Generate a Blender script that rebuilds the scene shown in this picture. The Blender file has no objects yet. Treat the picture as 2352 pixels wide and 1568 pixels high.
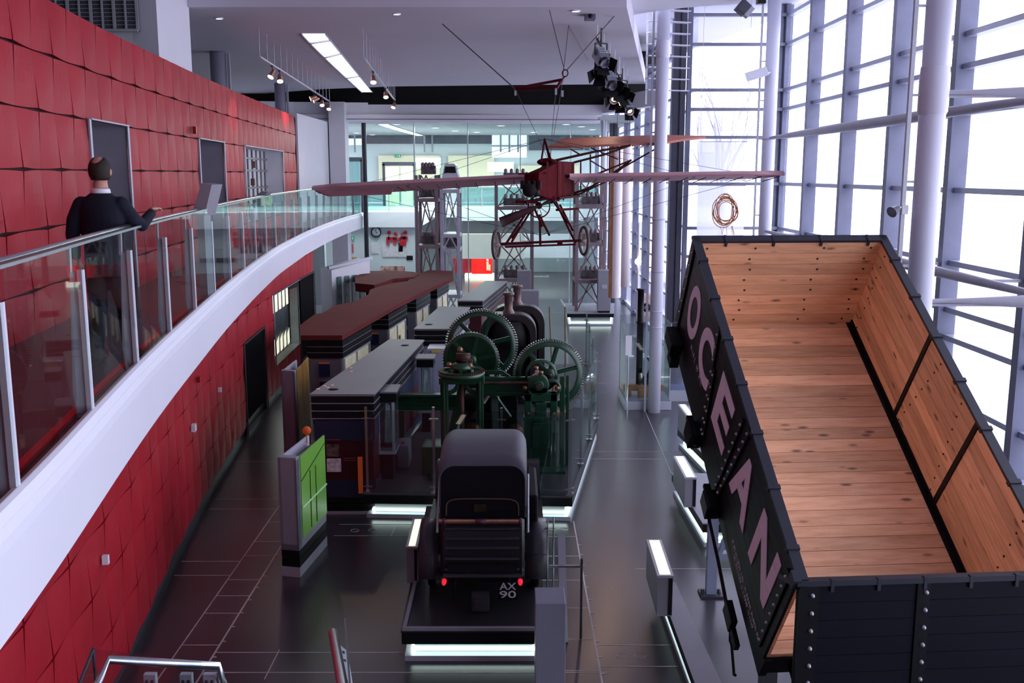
import bpy, math, random
from mathutils import Vector, Matrix, Euler
random.seed(7)
SC = bpy.context.scene
COL = SC.collection
R = math.radians
# ------------------------------------------------ camera, exposure
PIT = R(9.7); F = 2250.0; CH = 6.0
cam_d = bpy.data.cameras.new('camera'); cam = bpy.data.objects.new('camera', cam_d); COL.objects.link(cam)
cam_d.sensor_width = 36; cam_d.lens = F/2352*36; cam_d.clip_end = 300; cam_d.clip_start = .05
cam.location = (0, 0, CH); cam.rotation_euler = (R(90)-PIT, 0, 0)
SC.camera = cam
SC.view_settings.view_transform = 'Standard'
SC.view_settings.look = 'None'
SC.view_settings.exposure = 0.0
SC.view_settings.gamma = 1.0
SC.view_settings.use_curve_mapping = False
# ------------------------------------------------ overcast daylight
W = bpy.data.worlds.new('world'); SC.world = W; W.use_nodes = True
wn = W.node_tree; bgn = wn.nodes['Background']
tc = wn.nodes.new('ShaderNodeTexCoord'); sx = wn.nodes.new('ShaderNodeSeparateXYZ'); rp = wn.nodes.new('ShaderNodeValToRGB')
wn.links.new(tc.outputs['Generated'], sx.inputs[0]); wn.links.new(sx.outputs['Z'], rp.inputs[0])
rp.color_ramp.elements[0].position = 0.0; rp.color_ramp.elements[0].color = (.62, .62, .74, 1)
rp.color_ramp.elements[1].position = .5; rp.color_ramp.elements[1].color = (.80, .82, 1.0, 1)
wn.links.new(rp.outputs[0], bgn.inputs[0]); bgn.inputs[1].default_value = 6.3

def portal(loc, rot, sx_, sy_):
    l = bpy.data.lights.new('daylight_portal', 'AREA'); l.shape = 'RECTANGLE'; l.size = sx_; l.size_y = sy_
    l.cycles.is_portal = True
    o = bpy.data.objects.new('daylight_portal', l); o.location = loc; o.rotation_euler = rot; COL.objects.link(o)
portal((8.62, 14, 6), (0, R(90), 0), 12.5, 34)
portal((6.7, 30.62, 6), (R(-90), 0, 0), 3.6, 12.5)
def lamp(kind, name, loc, energy, color=(1, 1, 1), size=.3, size_y=None, rot=(0, 0, 0), spot=60, parent=None, blend=.4):
    l = bpy.data.lights.new(name, kind); l.energy = energy; l.color = color
    if kind == 'AREA':
        l.size = size
        if size_y: l.shape = 'RECTANGLE'; l.size_y = size_y
    elif kind == 'SPOT': l.spot_size = R(spot); l.spot_blend = blend; l.shadow_soft_size = size
    else: l.shadow_soft_size = size
    o = bpy.data.objects.new(name, l); o.location = loc; o.rotation_euler = rot; COL.objects.link(o)
    if parent: o.parent = parent
    return o

# ------------------------------------------------ measuring helpers: a ray of the survey photograph met with a real plane
def ray(px, py):
    X = (px-1176)/F; Z = (784-py)/F
    return X, math.cos(PIT)+Z*math.sin(PIT), -math.sin(PIT)+Z*math.cos(PIT)
def GZ(px, py, z=0.0):
    a, b, c = ray(px, py); t = (z-CH)/c; return (a*t, b*t, z)
def GY(px, py, y):
    a, b, c = ray(px, py); t = y/b; return (a*t, y, CH+c*t)
def interp(tab, y):
    for i in range(len(tab)-1):
        a, b = tab[i], tab[i+1]
        if y <= b[0] or i == len(tab)-2:
            t = (y-a[0])/(b[0]-a[0]); return a[1]+(b[1]-a[1])*t
# ------------------------------------------------ mesh builder
class M:
    def __init__(s): s.v = []; s.f = []; s.sm = []
    def add(s, vs, fs, smooth=False, mx=None):
        n = len(s.v)
        for p in vs:
            p = Vector(p)
            s.v.append(mx @ p if mx else p)
        for q in fs: s.f.append([i+n for i in q]); s.sm.append(smooth)
        return s
    def box(s, a, b, mx=None):
        x0, y0, z0 = a; x1, y1, z1 = b
        if x0 > x1: x0, x1 = x1, x0
        if y0 > y1: y0, y1 = y1, y0
        if z0 > z1: z0, z1 = z1, z0
        return s.add([(x0, y0, z0), (x1, y0, z0), (x1, y1, z0), (x0, y1, z0), (x0, y0, z1), (x1, y0, z1), (x1, y1, z1), (x0, y1, z1)],
                     [(0, 3, 2, 1), (4, 5, 6, 7), (0, 1, 5, 4), (1, 2, 6, 5), (2, 3, 7, 6), (3, 0, 4, 7)], False, mx)
    def cbox(s, c, d, mx=None):
        return s.box([c[i]-d[i]/2 for i in range(3)], [c[i]+d[i]/2 for i in range(3)], mx)
    def prism(s, poly, z0, z1, mx=None):
        n = len(poly); vs = [(p[0], p[1], z0) for p in poly]+[(p[0], p[1], z1) for p in poly]
        fs = [tuple(reversed(range(n))), tuple(range(n, 2*n))]+[(i, (i+1) % n, n+(i+1) % n, n+i) for i in range(n)]
        return s.add(vs, fs, False, mx)
    def quad(s, a, b, c, d, mx=None): return s.add([a, b, c, d], [(0, 1, 2, 3)], False, mx)
    def tube(s, pts, r, n=10, caps=True, closed=False, mx=None):
        pts = [Vector(p) for p in pts]; rs = r if isinstance(r, (list, tuple)) else [r]*len(pts)
        vs = []; fs = []; k = len(pts); prev = None
        for i, p in enumerate(pts):
            if closed: d = pts[(i+1) % k]-pts[i-1]
            else: d = pts[min(i+1, k-1)]-pts[max(i-1, 0)]
            if d.length < 1e-9: d = Vector((0, 0, 1))
            d.normalize()
            if prev is None:
                up = Vector((0, 0, 1)) if abs(d.z) < .9 else Vector((1, 0, 0))
                u = d.cross(up).normalized()
            else: u = (prev-d*prev.dot(d)).normalized()
            prev = u; w = d.cross(u)
            for j in range(n):
                a = 2*math.pi*j/n; vs.append(p+(u*math.cos(a)+w*math.sin(a))*rs[i])
        for i in range(k if closed else k-1):
            b = (i+1) % k
            for j in range(n): fs.append((i*n+j, b*n+j, b*n+(j+1) % n, i*n+(j+1) % n))
        s.add(vs, fs, n > 5, mx)
        if caps and not closed:
            s.add(vs[:n], [tuple(range(n))], False, mx); s.add(vs[-n:], [tuple(reversed(range(n)))], False, mx)
        return s
    def bar(s, p0, p1, w, h=None, mx=None, up=(0, 0, 1)):
        h = h or w; p0 = Vector(p0); p1 = Vector(p1); d = (p1-p0); L = d.length; d.normalize(); up = Vector(up)
        if abs(d.dot(up)) > .99: up = Vector((0, 1, 0))
        u = d.cross(up).normalized(); v = u.cross(d)
        vs = []
        for p in (p0, p1):
            for a, b in ((-1, -1), (1, -1), (1, 1), (-1, 1)): vs.append(p+u*a*w/2+v*b*h/2)
        return s.add(vs, [(0, 1, 2, 3), (7, 6, 5, 4), (0, 4, 5, 1), (1, 5, 6, 2), (2, 6, 7, 3), (3, 7, 4, 0)], False, mx)
    def lathe(s, prof, c=(0, 0, 0), n=24, axis='z', mx=None, a0=0, a1=360):
        vs = []; fs = []; full = abs(a1-a0) >= 360; m = n if full else n+1; k = len(prof)
        for i in range(m):
            a = R(a0+(a1-a0)*i/n); ca, sa = math.cos(a), math.sin(a)
            for r, z in prof:
                p = (r*ca, r*sa, z)
                if axis == 'y': p = (r*ca, z, r*sa)
                elif axis == 'x': p = (z, r*ca, r*sa)
                vs.append((p[0]+c[0], p[1]+c[1], p[2]+c[2]))
        for i in range(n):
            b = (i+1) % m
            for j in range(k-1): fs.append((i*k+j, b*k+j, b*k+j+1, i*k+j+1))
        return s.add(vs, fs, True, mx)
    def sphere(s, c, r, n=12, sc=(1, 1, 1), mx=None):
        prof = [(math.sin(math.pi*i/n)*r, -math.cos(math.pi*i/n)*r) for i in range(n+1)]
        vs = []; fs = []; k = n+1; m = n*2
        for i in range(m):
            a = 2*math.pi*i/m
            for rr, z in prof: vs.append((rr*math.cos(a)*sc[0]+c[0], rr*math.sin(a)*sc[1]+c[1], z*sc[2]+c[2]))
        for i in range(m):
            for j in range(n): fs.append((i*k+j, ((i+1) % m)*k+j, ((i+1) % m)*k+j+1, i*k+j+1))
        return s.add(vs, fs, True, mx)
    def build(s, name, mat, parent=None, bevel=0, smooth=None, loc=None):
        me = bpy.data.meshes.new(name); me.from_pydata([tuple(v) for v in s.v], [], s.f)
        me.polygons.foreach_set('use_smooth', s.sm if smooth is None else [smooth]*len(s.f))
        me.materials.append(mat); me.update()
        o = bpy.data.objects.new(name, me); COL.objects.link(o)
        if parent: o.parent = parent
        if loc: o.location = loc
        if bevel:
            b = o.modifiers.new('bevel', 'BEVEL'); b.width = bevel; b.segments = 2; b.limit_method = 'ANGLE'; b.angle_limit = R(50)
        return o
def tag(o, label=None, cat=None, group=None, kind=None):
    if label: o['label'] = label
    if cat: o['category'] = cat
    if group: o['group'] = group
    if kind: o['kind'] = kind
    return o
def thing(name, label, cat, loc=(0, 0, 0), rz=0, group=None, mx=None):
    o = bpy.data.objects.new(name, None); COL.objects.link(o); o.empty_display_size = .2
    if mx is not None: o.matrix_world = mx
    else: o.location = loc; o.rotation_euler = (0, 0, rz)
    return tag(o, label, cat, group)
def struct(name, mb, mat, **k): return tag(mb.build(name, mat, **k), kind='structure')
def copy_tree(o, parent=None):
    c = o.copy(); COL.objects.link(c)
    if parent: c.parent = parent
    for ch in list(o.children): copy_tree(ch, c)
    return c
def mesh_text(name, body, mt_, parent, mx, fit=None, extr=.003, bold=0, size=1):
    cu = bpy.data.curves.new(name, 'FONT'); cu.body = body; cu.size = size; cu.extrude = extr; cu.offset = bold; cu.resolution_u = 6
    tmp = bpy.data.objects.new('tmp', cu); COL.objects.link(tmp); dg = bpy.context.evaluated_depsgraph_get(); me = bpy.data.meshes.new_from_object(tmp.evaluated_get(dg)); bpy.data.objects.remove(tmp)
    me.materials.clear(); me.materials.append(mt_); xs = [v.co.x for v in me.vertices]; ys = [v.co.y for v in me.vertices]; ax, ay = min(xs), min(ys); sx_ = sy_ = 1
    if fit: sx_ = fit[0]/(max(xs)-ax); sy_ = fit[1]/(max(ys)-ay)
    for v in me.vertices: v.co.x = (v.co.x-ax)*sx_; v.co.y = (v.co.y-ay)*sy_
    o = bpy.data.objects.new(name, me); COL.objects.link(o); o.parent = parent; o.matrix_local = mx; return o
def skin(name, pts, edges, mat, parent=None, sub=2, root=0):
    me = bpy.data.meshes.new(name); me.from_pydata([p[:3] for p in pts], edges, []); me.materials.append(mat)
    o = bpy.data.objects.new(name, me); COL.objects.link(o)
    if parent: o.parent = parent
    o.modifiers.new('skin', 'SKIN').use_smooth_shade = True
    if not me.skin_vertices: me.attributes
    lay = me.skin_vertices[0] if len(me.skin_vertices) else None
    if lay is None: return o
    for i, p in enumerate(pts):
        r = p[3]; lay.data[i].radius = (r, r) if not isinstance(r, tuple) else r
        lay.data[i].use_root = (i == root)
    m = o.modifiers.new('sub', 'SUBSURF'); m.levels = sub; m.render_levels = sub
    return o
# ------------------------------------------------ materials
MATS = {}
def mat(name, col, rough=.5, metal=0, var=0, scale=3.0, bump=0, emit=0, ecol=None, stretch=(1, 1, 1), coat=0, island=0, spec=.3):
    if name in MATS: return MATS[name]
    m = bpy.data.materials.new(name); m.use_nodes = True; nt = m.node_tree; b = nt.nodes['Principled BSDF']
    b.inputs['Base Color'].default_value = (*col, 1); b.inputs['Roughness'].default_value = rough; b.inputs['Metallic'].default_value = metal
    b.inputs['Specular IOR Level'].default_value = spec
    if coat: b.inputs['Coat Weight'].default_value = coat; b.inputs['Coat Roughness'].default_value = .1
    if emit:
        b.inputs['Emission Color'].default_value = (*(ecol or col), 1); b.inputs['Emission Strength'].default_value = emit
    if var or bump or island:
        t = nt.nodes.new('ShaderNodeTexCoord'); mp = nt.nodes.new('ShaderNodeMapping'); mp.inputs['Scale'].default_value = stretch
        nz = nt.nodes.new('ShaderNodeTexNoise'); nz.inputs['Scale'].default_value = scale; nz.inputs['Detail'].default_value = 6
        nt.links.new(t.outputs['Object'], mp.inputs[0]); nt.links.new(mp.outputs[0], nz.inputs['Vector'])
        rm = nt.nodes.new('ShaderNodeMapRange'); rm.inputs[1].default_value = .3; rm.inputs[2].default_value = .7
        rm.inputs[3].default_value = 1-var; rm.inputs[4].default_value = 1+var
        nt.links.new(nz.outputs['Fac'], rm.inputs[0])
        mx = nt.nodes.new('ShaderNodeVectorMath'); mx.operation = 'SCALE'; mx.inputs[0].default_value = col
        last = rm.outputs[0]
        if island:
            g = nt.nodes.new('ShaderNodeNewGeometry'); r2 = nt.nodes.new('ShaderNodeMapRange'); r2.inputs[3].default_value = 1-island; r2.inputs[4].default_value = 1+island
            nt.links.new(g.outputs['Random Per Island'], r2.inputs[0])
            mm = nt.nodes.new('ShaderNodeMath'); mm.operation = 'MULTIPLY'; nt.links.new(last, mm.inputs[0]); nt.links.new(r2.outputs[0], mm.inputs[1]); last = mm.outputs[0]
        nt.links.new(last, mx.inputs['Scale']); nt.links.new(mx.outputs[0], b.inputs['Base Color'])
        if bump:
            bp = nt.nodes.new('ShaderNodeBump'); bp.inputs['Strength'].default_value = bump; bp.inputs['Distance'].default_value = .02
            nt.links.new(nz.outputs['Fac'], bp.inputs['Height']); nt.links.new(bp.outputs[0], b.inputs['Normal'])
    MATS[name] = m; return m
def translucent(name, col, fac=.5):
    m = bpy.data.materials.new(name); m.use_nodes = True; nt = m.node_tree; nt.nodes.clear(); o = nt.nodes.new('ShaderNodeOutputMaterial'); mx = nt.nodes.new('ShaderNodeMixShader'); mx.inputs[0].default_value = fac
    a = nt.nodes.new('ShaderNodeBsdfTranslucent'); a.inputs[0].default_value = (*col, 1); b = nt.nodes.new('ShaderNodeBsdfTransparent'); b.inputs[0].default_value = (*col, 1); nz = nt.nodes.new('ShaderNodeTexNoise'); nz.inputs['Scale'].default_value = 4
    rm = nt.nodes.new('ShaderNodeMapRange'); rm.inputs[3].default_value = fac-.05; rm.inputs[4].default_value = fac+.05; nt.links.new(nz.outputs['Fac'], rm.inputs[0]); nt.links.new(rm.outputs[0], mx.inputs[0])
    nt.links.new(b.outputs[0], mx.inputs[1]); nt.links.new(a.outputs[0], mx.inputs[2]); nt.links.new(mx.outputs[0], o.inputs[0]); return m
def glass(name, tint=(.9, .97, .95), lo=.04, hi=.5, rough=.02, gcol=(1, 1, 1)):
    if name in MATS: return MATS[name]
    m = bpy.data.materials.new(name); m.use_nodes = True; nt = m.node_tree; nt.nodes.clear()
    o = nt.nodes.new('ShaderNodeOutputMaterial'); mx = nt.nodes.new('ShaderNodeMixShader'); tr = nt.nodes.new('ShaderNodeBsdfTransparent'); gl = nt.nodes.new('ShaderNodeBsdfGlossy')
    lw = nt.nodes.new('ShaderNodeLayerWeight'); lw.inputs['Blend'].default_value = .35; rm = nt.nodes.new('ShaderNodeMapRange'); rm.inputs[3].default_value = lo; rm.inputs[4].default_value = hi
    tr.inputs[0].default_value = (*tint, 1); gl.inputs['Color'].default_value = (*gcol, 1); gl.inputs['Roughness'].default_value = rough
    nt.links.new(lw.outputs['Fresnel'], rm.inputs[0]); nt.links.new(rm.outputs[0], mx.inputs[0]); nt.links.new(tr.outputs[0], mx.inputs[1]); nt.links.new(gl.outputs[0], mx.inputs[2]); nt.links.new(mx.outputs[0], o.inputs[0])
    MATS[name] = m; return m
def wood(name, stretch, base=(.95, .57, .35)):
    m = bpy.data.materials.new(name); m.use_nodes = True; nt = m.node_tree; b = nt.nodes['Principled BSDF']; N = nt.nodes.new; Lk = nt.links.new
    b.inputs['Roughness'].default_value = .45
    t = N('ShaderNodeTexCoord'); g = N('ShaderNodeNewGeometry')
    off = N('ShaderNodeVectorMath'); off.operation = 'SCALE'; off.inputs[0].default_value = (7.3, 5.1, 3.7); Lk(g.outputs['Random Per Island'], off.inputs['Scale'])
    ad = N('ShaderNodeVectorMath'); ad.operation = 'ADD'; Lk(t.outputs['Object'], ad.inputs[0]); Lk(off.outputs[0], ad.inputs[1])
    mp = N('ShaderNodeMapping'); mp.inputs['Scale'].default_value = stretch; Lk(ad.outputs[0], mp.inputs[0])
    nz = N('ShaderNodeTexNoise'); nz.inputs['Scale'].default_value = 5; nz.inputs['Detail'].default_value = 8; nz.inputs['Roughness'].default_value = .65; Lk(mp.outputs[0], nz.inputs['Vector'])
    rp = N('ShaderNodeValToRGB'); e = rp.color_ramp.elements; e[0].position = .3; e[0].color = (base[0]*.72, base[1]*.62, base[2]*.55, 1); e[1].position = .62; e[1].color = (*base, 1); Lk(nz.outputs['Fac'], rp.inputs[0])
    vo = N('ShaderNodeTexVoronoi'); vo.inputs['Scale'].default_value = 1.0
    mk = N('ShaderNodeMapping'); mk.inputs['Scale'].default_value = [2.2+4.3*(1 if q > 1.5 else 0) for q in stretch]; Lk(ad.outputs[0], mk.inputs[0]); Lk(mk.outputs[0], vo.inputs['Vector'])
    kr = N('ShaderNodeMapRange'); kr.inputs[1].default_value = .07; kr.inputs[2].default_value = .19; kr.inputs[3].default_value = .28; kr.inputs[4].default_value = 1; Lk(vo.outputs['Distance'], kr.inputs[0])
    iv = N('ShaderNodeMapRange'); iv.inputs[3].default_value = .70; iv.inputs[4].default_value = 1.15; Lk(g.outputs['Random Per Island'], iv.inputs[0])
    mu = N('ShaderNodeMath'); mu.operation = 'MULTIPLY'; Lk(kr.outputs[0], mu.inputs[0]); Lk(iv.outputs[0], mu.inputs[1])
    vs = N('ShaderNodeVectorMath'); vs.operation = 'SCALE'; Lk(rp.outputs[0], vs.inputs[0]); Lk(mu.outputs[0], vs.inputs['Scale'])
    Lk(vs.outputs[0], b.inputs['Base Color'])
    return m
white = mat('white_paint', (.72, .72, .78), .45, var=.02)
wallw = mat('wall_paint', (.60, .60, .66), .8, var=.02)
ceilm = mat('ceiling_paint', (.56, .54, .62), .9, var=.02, scale=.6)
ceil2 = mat('ceiling_paint_pale', (.70, .70, .78), .9, var=.02, scale=.6)
red = mat('red_panel', (.36, .009, .022), .45, var=.12, scale=.8, spec=.2)
redback = mat('red_panel_joint', (.03, .004, .006), .8, var=.1)
floorm = mat('floor_dark', (.034, .031, .041), .29, var=.25, scale=.7, bump=.015, spec=.85)
seam = mat('floor_seam_metal', (.50, .44, .48), .5, metal=.2, var=.2)
steelb = mat('blue_grey_steel', (.16, .17, .25), .4, var=.08)
trans = mat('transom_metal', (.40, .42, .52), .35, metal=.4, var=.05)
darkst = mat('dark_steel', (.035, .035, .05), .4, var=.1)
black = mat('black_paint', (.006, .006, .008), .45, var=.2, spec=.2)
blackm = mat('black_matt', (.005, .005, .006), .7, var=.2, spec=.2)
grey = mat('grey_laminate', (.22, .22, .26), .45, var=.05)
lgrey = mat('light_grey_metal', (.42, .43, .50), .38, metal=.3, var=.04)
chrome = mat('brushed_steel', (.62, .63, .68), .22, metal=1, var=.05)
glow = mat('cool_light_strip', (.9, 1, .96), .5, emit=6, ecol=(.78, 1, .92), var=.01)
wglow = mat('warm_light_panel', (1, .9, .7), .5, emit=1.35, ecol=(1, .86, .60), var=.01)
dglow = mat('ceiling_light_panel', (1, 1, 1), .5, emit=4, ecol=(.95, .95, 1), var=.01)
bulbm = mat('halogen_bulb', (1, .8, .6), .5, emit=10, ecol=(1, .62, .42), var=.01)
gl_rail = glass('balustrade_glass', (.84, .93, .90), .05, .38)
gl_case = glass('case_glass', (.80, .86, .86), .05, .45)
gl_win = glass('window_glass', (.97, .98, 1), .02, .3)
# ================================================= THE SETTING
# floor
m = M(); m.box((-16, -4, -.2), (8.6, 75, 0)); struct('floor', m, floorm)
# floor channels
m = M()
def fl(a, b, w=.014):
    m.bar((a[0], a[1], .001), (b[0], b[1], .001), w, .004)
XA, XB = -3.78, -4.27
fl((XA, 5, 0), (XA, 15.6, 0), .022); fl((XB, 5, 0), (XB, 30, 0), .016)
for y in (1481, 1408, 1368, 1331, 1276, 1244, 1199):
    Y = GZ(600, y)[1]; fl((XB, Y), (XA, Y))
for y in (1321, 1289, 1169, 1146, 1060):
    Y = GZ(400, y)[1]; fl((interp([(10, -4.6), (24, -6.4)], Y), Y), (XB, Y))
for y, x0, x1 in ((1498, XA, -1.3), (1544, XA, 1.2), (1204, -3, -1.1), (1230, -3, -1.3)):
    Y = GZ(900, y)[1]; fl((x0, Y), (x1, Y))
fl((GZ(640, 1495)[0], 11.7), (GZ(615, 1544)[0], 10.95)); fl((-2.0, GZ(900, 1204)[1]), (-2.04, GZ(900, 1230)[1]))
fl((1.08, 5), (1.08, 16.4), .022)
for y in (1232, 1277, 1332, 1396, 1468, 1540):
    Y = GZ(1300, y)[1]; fl((.35, Y), (1.08, Y))
for y in (1481, 1530):
    Y = GZ(1450, y)[1]; fl((1.08, Y), (2.06, Y))
for y in (1306, 1037, 1054, 900, 880):
    Y = GZ(1450, y)[1]; fl((1.9 if y > 1200 else 1.5, Y), (6, Y))
fl((3.42, 24.5), (3.22, 18.5)); fl((4.2, 24), (3.9, 19)); fl((2.2, 39), (1.3, 21))
# small studs along the channels
for X in (XA, 1.08):
    y = 5.2
    while y < 15.4: m.cbox((X+.03, y, .003), (.05, .02, .006)); y += .42
for (px, py) in ((815, 1218), (855, 1218), (1428, 1505), (1470, 1505), (1268, 1215), (1295, 1215)):
    c = GZ(px, py); m.tube([(c[0]+.07*math.cos(t*.3927), c[1]+.07*math.sin(t*.3927), .002) for t in range(16)], .004, 5, closed=True)
struct('trim_1', m, seam)

# walkway and red walls ---------------------------------------------------
EDGE = [(-3, -1.70), (3, -2.32), (4.74, -2.59), (5.66, -2.76), (6.83, -3.0), (8.58, -3.34), (10.29, -3.64), (11.71, -3.87), (13.61, -4.19), (15.37, -4.46), (18.6, -4.93), (22.8, -5.48), (28.5, -6.02), (33.9, -6.36), (39, -6.52), (43, -6.5)]
UPW = [(-3, -3.40), (9.9, -5.10), (14.3, -5.72), (20.2, -6.36), (24.8, -6.78), (30, -7.2), (35.2, -7.62)]
LOW = [(-3, -2.75), (7.99, -4.25), (11.64, -4.76), (14.03, -5.17), (17.84, -5.72), (22.9, -6.25), (28, -6.5), (33, -6.62)]
class Curve:
    def __init__(s, tab, y0, y1):
        raw = [(interp(tab, y0+(y1-y0)*i/160), y0+(y1-y0)*i/160) for i in range(161)]
        for _ in range(12): raw = [raw[0]]+[((raw[i-1][0]+2*raw[i][0]+raw[i+1][0])/4, raw[i][1]) for i in range(1, 160)]+[raw[-1]]
        s.p = raw; s.L = [0]
        for i in range(160): s.L.append(s.L[-1]+math.dist(raw[i], raw[i+1]))
        s.len = s.L[-1]
    def at(s, d, o=0):
        d = max(0, min(s.len-1e-6, d)); i = 0
        lo, hi = 0, 160
        while hi-lo > 1:
            mid = (lo+hi)//2
            if s.L[mid] <= d: lo = mid
            else: hi = mid
        i = lo; t = (d-s.L[i])/(s.L[i+1]-s.L[i]); a, b = s.p[i], s.p[i+1]
        x = a[0]+(b[0]-a[0])*t; y = a[1]+(b[1]-a[1])*t; dx, dy = b[0]-a[0], b[1]-a[1]; l = math.hypot(dx, dy)
        return (x+o*dy/l, y-o*dx/l)      # o > 0: towards +X
    def s_at_y(s, y):
        for i in range(160):
            if s.p[i+1][1] >= y: return s.L[i]+(y-s.p[i][1])/(s.p[i+1][1]-s.p[i][1])*(s.L[i+1]-s.L[i])
        return s.len
    def s_px(s, px, z=6.0):   # where the sight line of that photograph column meets the curve
        lo = (1e9, 0)
        for k in range(1600):
            d = s.len*k/1600; x, y = s.at(d)
            if y < 1: continue
            dep = y*math.cos(PIT)-(z-CH)*math.sin(PIT); e = abs(1176+F*x/dep-px)
            if e < lo[0]: lo = (e, d)
        return lo[1]
cE = Curve(EDGE, -3, 43); cU = Curve(UPW, -3, 35.2); cL = Curve(LOW, -3, 33)
ZR = [.2+.65*k for k in range(14)]
def panel_wall(name, cv, k0, k1, openings, hconst, amp=.03, sink=.0):
    """red sheet panels, edges drawn back so the joints open at every second corner"""
    mb = M(); bk = M(); n = int(cv.len/.65); G = 5
    for j in range(n):
        s0, s1 = j*.65, (j+1)*.65
        for k in range(k0, k1):
            z0, z1 = ZR[k], ZR[k]+.65
            sm_ = (s0+s1)/2; zm = (z0+z1)/2
            if any(a < sm_ < b and c < zm < d for a, b, c, d in openings): continue
            a0, a1 = cv.at(s0, -.05), cv.at(s1, -.05)
            bk.quad((a0[0], a0[1], z0), (a1[0], a1[1], z0), (a1[0], a1[1], z1), (a0[0], a0[1], z1))
            op = [[(j+k) % 2 == 0, (j+1+k) % 2 == 0], [(j+k+1) % 2 == 0, (j+k+2) % 2 == 0]]  # [row][side] corner open
            vs = []; fs = []
            for a in range(G+1):
                u = a/G
                for b in range(G+1):
                    v = b/G
                    def q(d): return max(0, 1-d/.75)**1.4
                    gl = .017*max(q(v) if op[0][0] else 0, q(1-v) if op[1][0] else 0)+.0015
                    gr = .017*max(q(v) if op[0][1] else 0, q(1-v) if op[1][1] else 0)+.0015
                    gb = .014*max(q(u) if op[0][0] else 0, q(1-u) if op[0][1] else 0)+hconst
                    gt = .014*max(q(u) if op[1][0] else 0, q(1-u) if op[1][1] else 0)+hconst
                    s = s0+gl+(s1-s0-gl-gr)*u; z = z0+gb+(z1-z0-gb-gt)*v
                    o = amp*(u-.5)*(1 if (op[0][0]) else -1)*(2*v-1)+.018*math.sin(math.pi*u)*math.sin(math.pi*v)
                    x, y = cv.at(s, o+sink); vs.append((x, y, z))
            for a in range(G):
                for b in range(G):
                    i = a*(G+1)+b; fs.append((i, i+G+1, i+G+2, i+1))
            # returned edges
            rim = [a*(G+1) for a in range(G+1)]+[G*(G+1)+b for b in range(1, G+1)]+[a*(G+1)+G for a in range(G-1, -1, -1)]+[b for b in range(G-1, 0, -1)]
            base = len(vs)
            for i in rim:
                p = vs[i]; vs.append((p[0]-.035, p[1], p[2]))
            for i in range(len(rim)):
                i2 = (i+1) % len(rim); fs.append((rim[i], base+i, base+i2, rim[i2]))
            mb.add(vs, fs, False)
    o = struct(name, mb, red); b = bk.build('panel_backing', redback, o); return o
def opening(cv, pa, pb, z0, z1, zz):
    a, b = cv.s_px(pa, zz), cv.s_px(pb, zz); a = round(a/.65)*.65; b = max(a+.65, round(b/.65)*.65); return (a, b, z0, z1)
opU = [opening(cU, 226, 314, 4, 6.71, 5.5), opening(cU, 463, 512, 4, 6.71, 5.5), opening(cU, 567, 648, 4.6, 6.71, 5.7)]
opL = [opening(cL, 566, 608, 0, 2.16, 1), opening(cL, 627, 684, .84, 2.81, 1.8), opening(cL, 693, 719, 0, 2.81, 1.5)]
panel_wall('wall_left_upper', cU, 6, 12, opU, .008)
panel_wall('wall_left_lower', cL, 0, 6, opL, .0015)
# dark plinth below the lower red wall
m = M(); n = 80
for i in range(n):
    a, b = cL.at(cL.len*i/n, -.06), cL.at(cL.len*(i+1)/n, -.06)
    m.quad((a[0], a[1], 0), (b[0], b[1], 0), (b[0], b[1], .22), (a[0], a[1], .22))
struct('baseboard_left', m, darkst)
# the solid walls behind the panels
m = M(); n = 60
def backwall(cv, z0, z1, ops, off):
    n = int(cv.len/.65)
    for j in range(n):
        s0, s1 = j*.65, (j+1)*.65
        cuts = sorted((c, d) for a, b, c, d in ops if a < (s0+s1)/2 < b); z = z0
        a0, a1 = cv.at(s0, -off), cv.at(s1, -off)
        segs = []
        for c, d in cuts:
            if c > z: segs.append((z, c))
            z = d
        if z < z1: segs.append((z, z1))
        for c, d in segs: m.quad((a0[0], a0[1], c), (a1[0], a1[1], c), (a1[0], a1[1], d), (a0[0], a0[1], d))
backwall(cU, 4.1, 7.98, opU, .12); backwall(cL, 0, 3.9, opL, .12)
struct('wall_left', m, redback)
def recess(name, cv, op, depth, mt, frame, leaf=None):
    a, b, z0, z1 = op; z0 = max(z0, 4.22 if z1 > 4 and z0 > 3 else 0); mb = M(); fr = M()
    A, B = cv.at(a, 0), cv.at(b, 0); C, D = cv.at(a, -depth), cv.at(b, -depth)
    mb.quad((C[0], C[1], z0), (D[0], D[1], z0), (D[0], D[1], z1), (C[0], C[1], z1))
    for P, Q in ((A, C), (B, D)): mb.quad((P[0], P[1], z0), (Q[0], Q[1], z0), (Q[0], Q[1], z1), (P[0], P[1], z1))
    mb.quad((A[0], A[1], z1), (B[0], B[1], z1), (D[0], D[1], z1), (C[0], C[1], z1))
    mb.quad((A[0], A[1], z0+.01), (B[0], B[1], z0+.01), (D[0], D[1], z0+.01), (C[0], C[1], z0+.01))
    o = struct(name, mb, mt)
    A, B = cv.at(a, .03), cv.at(b, .03)
    fr.bar((A[0], A[1], z0), (A[0], A[1], z1), .02, .06); fr.bar((B[0], B[1], z0), (B[0], B[1], z1), .02, .06); fr.bar((A[0], A[1], z1), (B[0], B[1], z1), .06, .02)
    fr.build('frame', frame, o)
    return o, (C, D)
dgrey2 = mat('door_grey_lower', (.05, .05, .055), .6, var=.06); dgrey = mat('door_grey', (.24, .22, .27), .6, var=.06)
recess('door_1', cU, opU[0], .9, dgrey, lgrey); recess('door_2', cU, opU[1], .9, dgrey, lgrey)
recess('door_3', cL, opL[0], .5, dgrey2, dgrey2); recess('door_4', cL, opL[2], .5, dgrey2, dgrey2)
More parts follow.
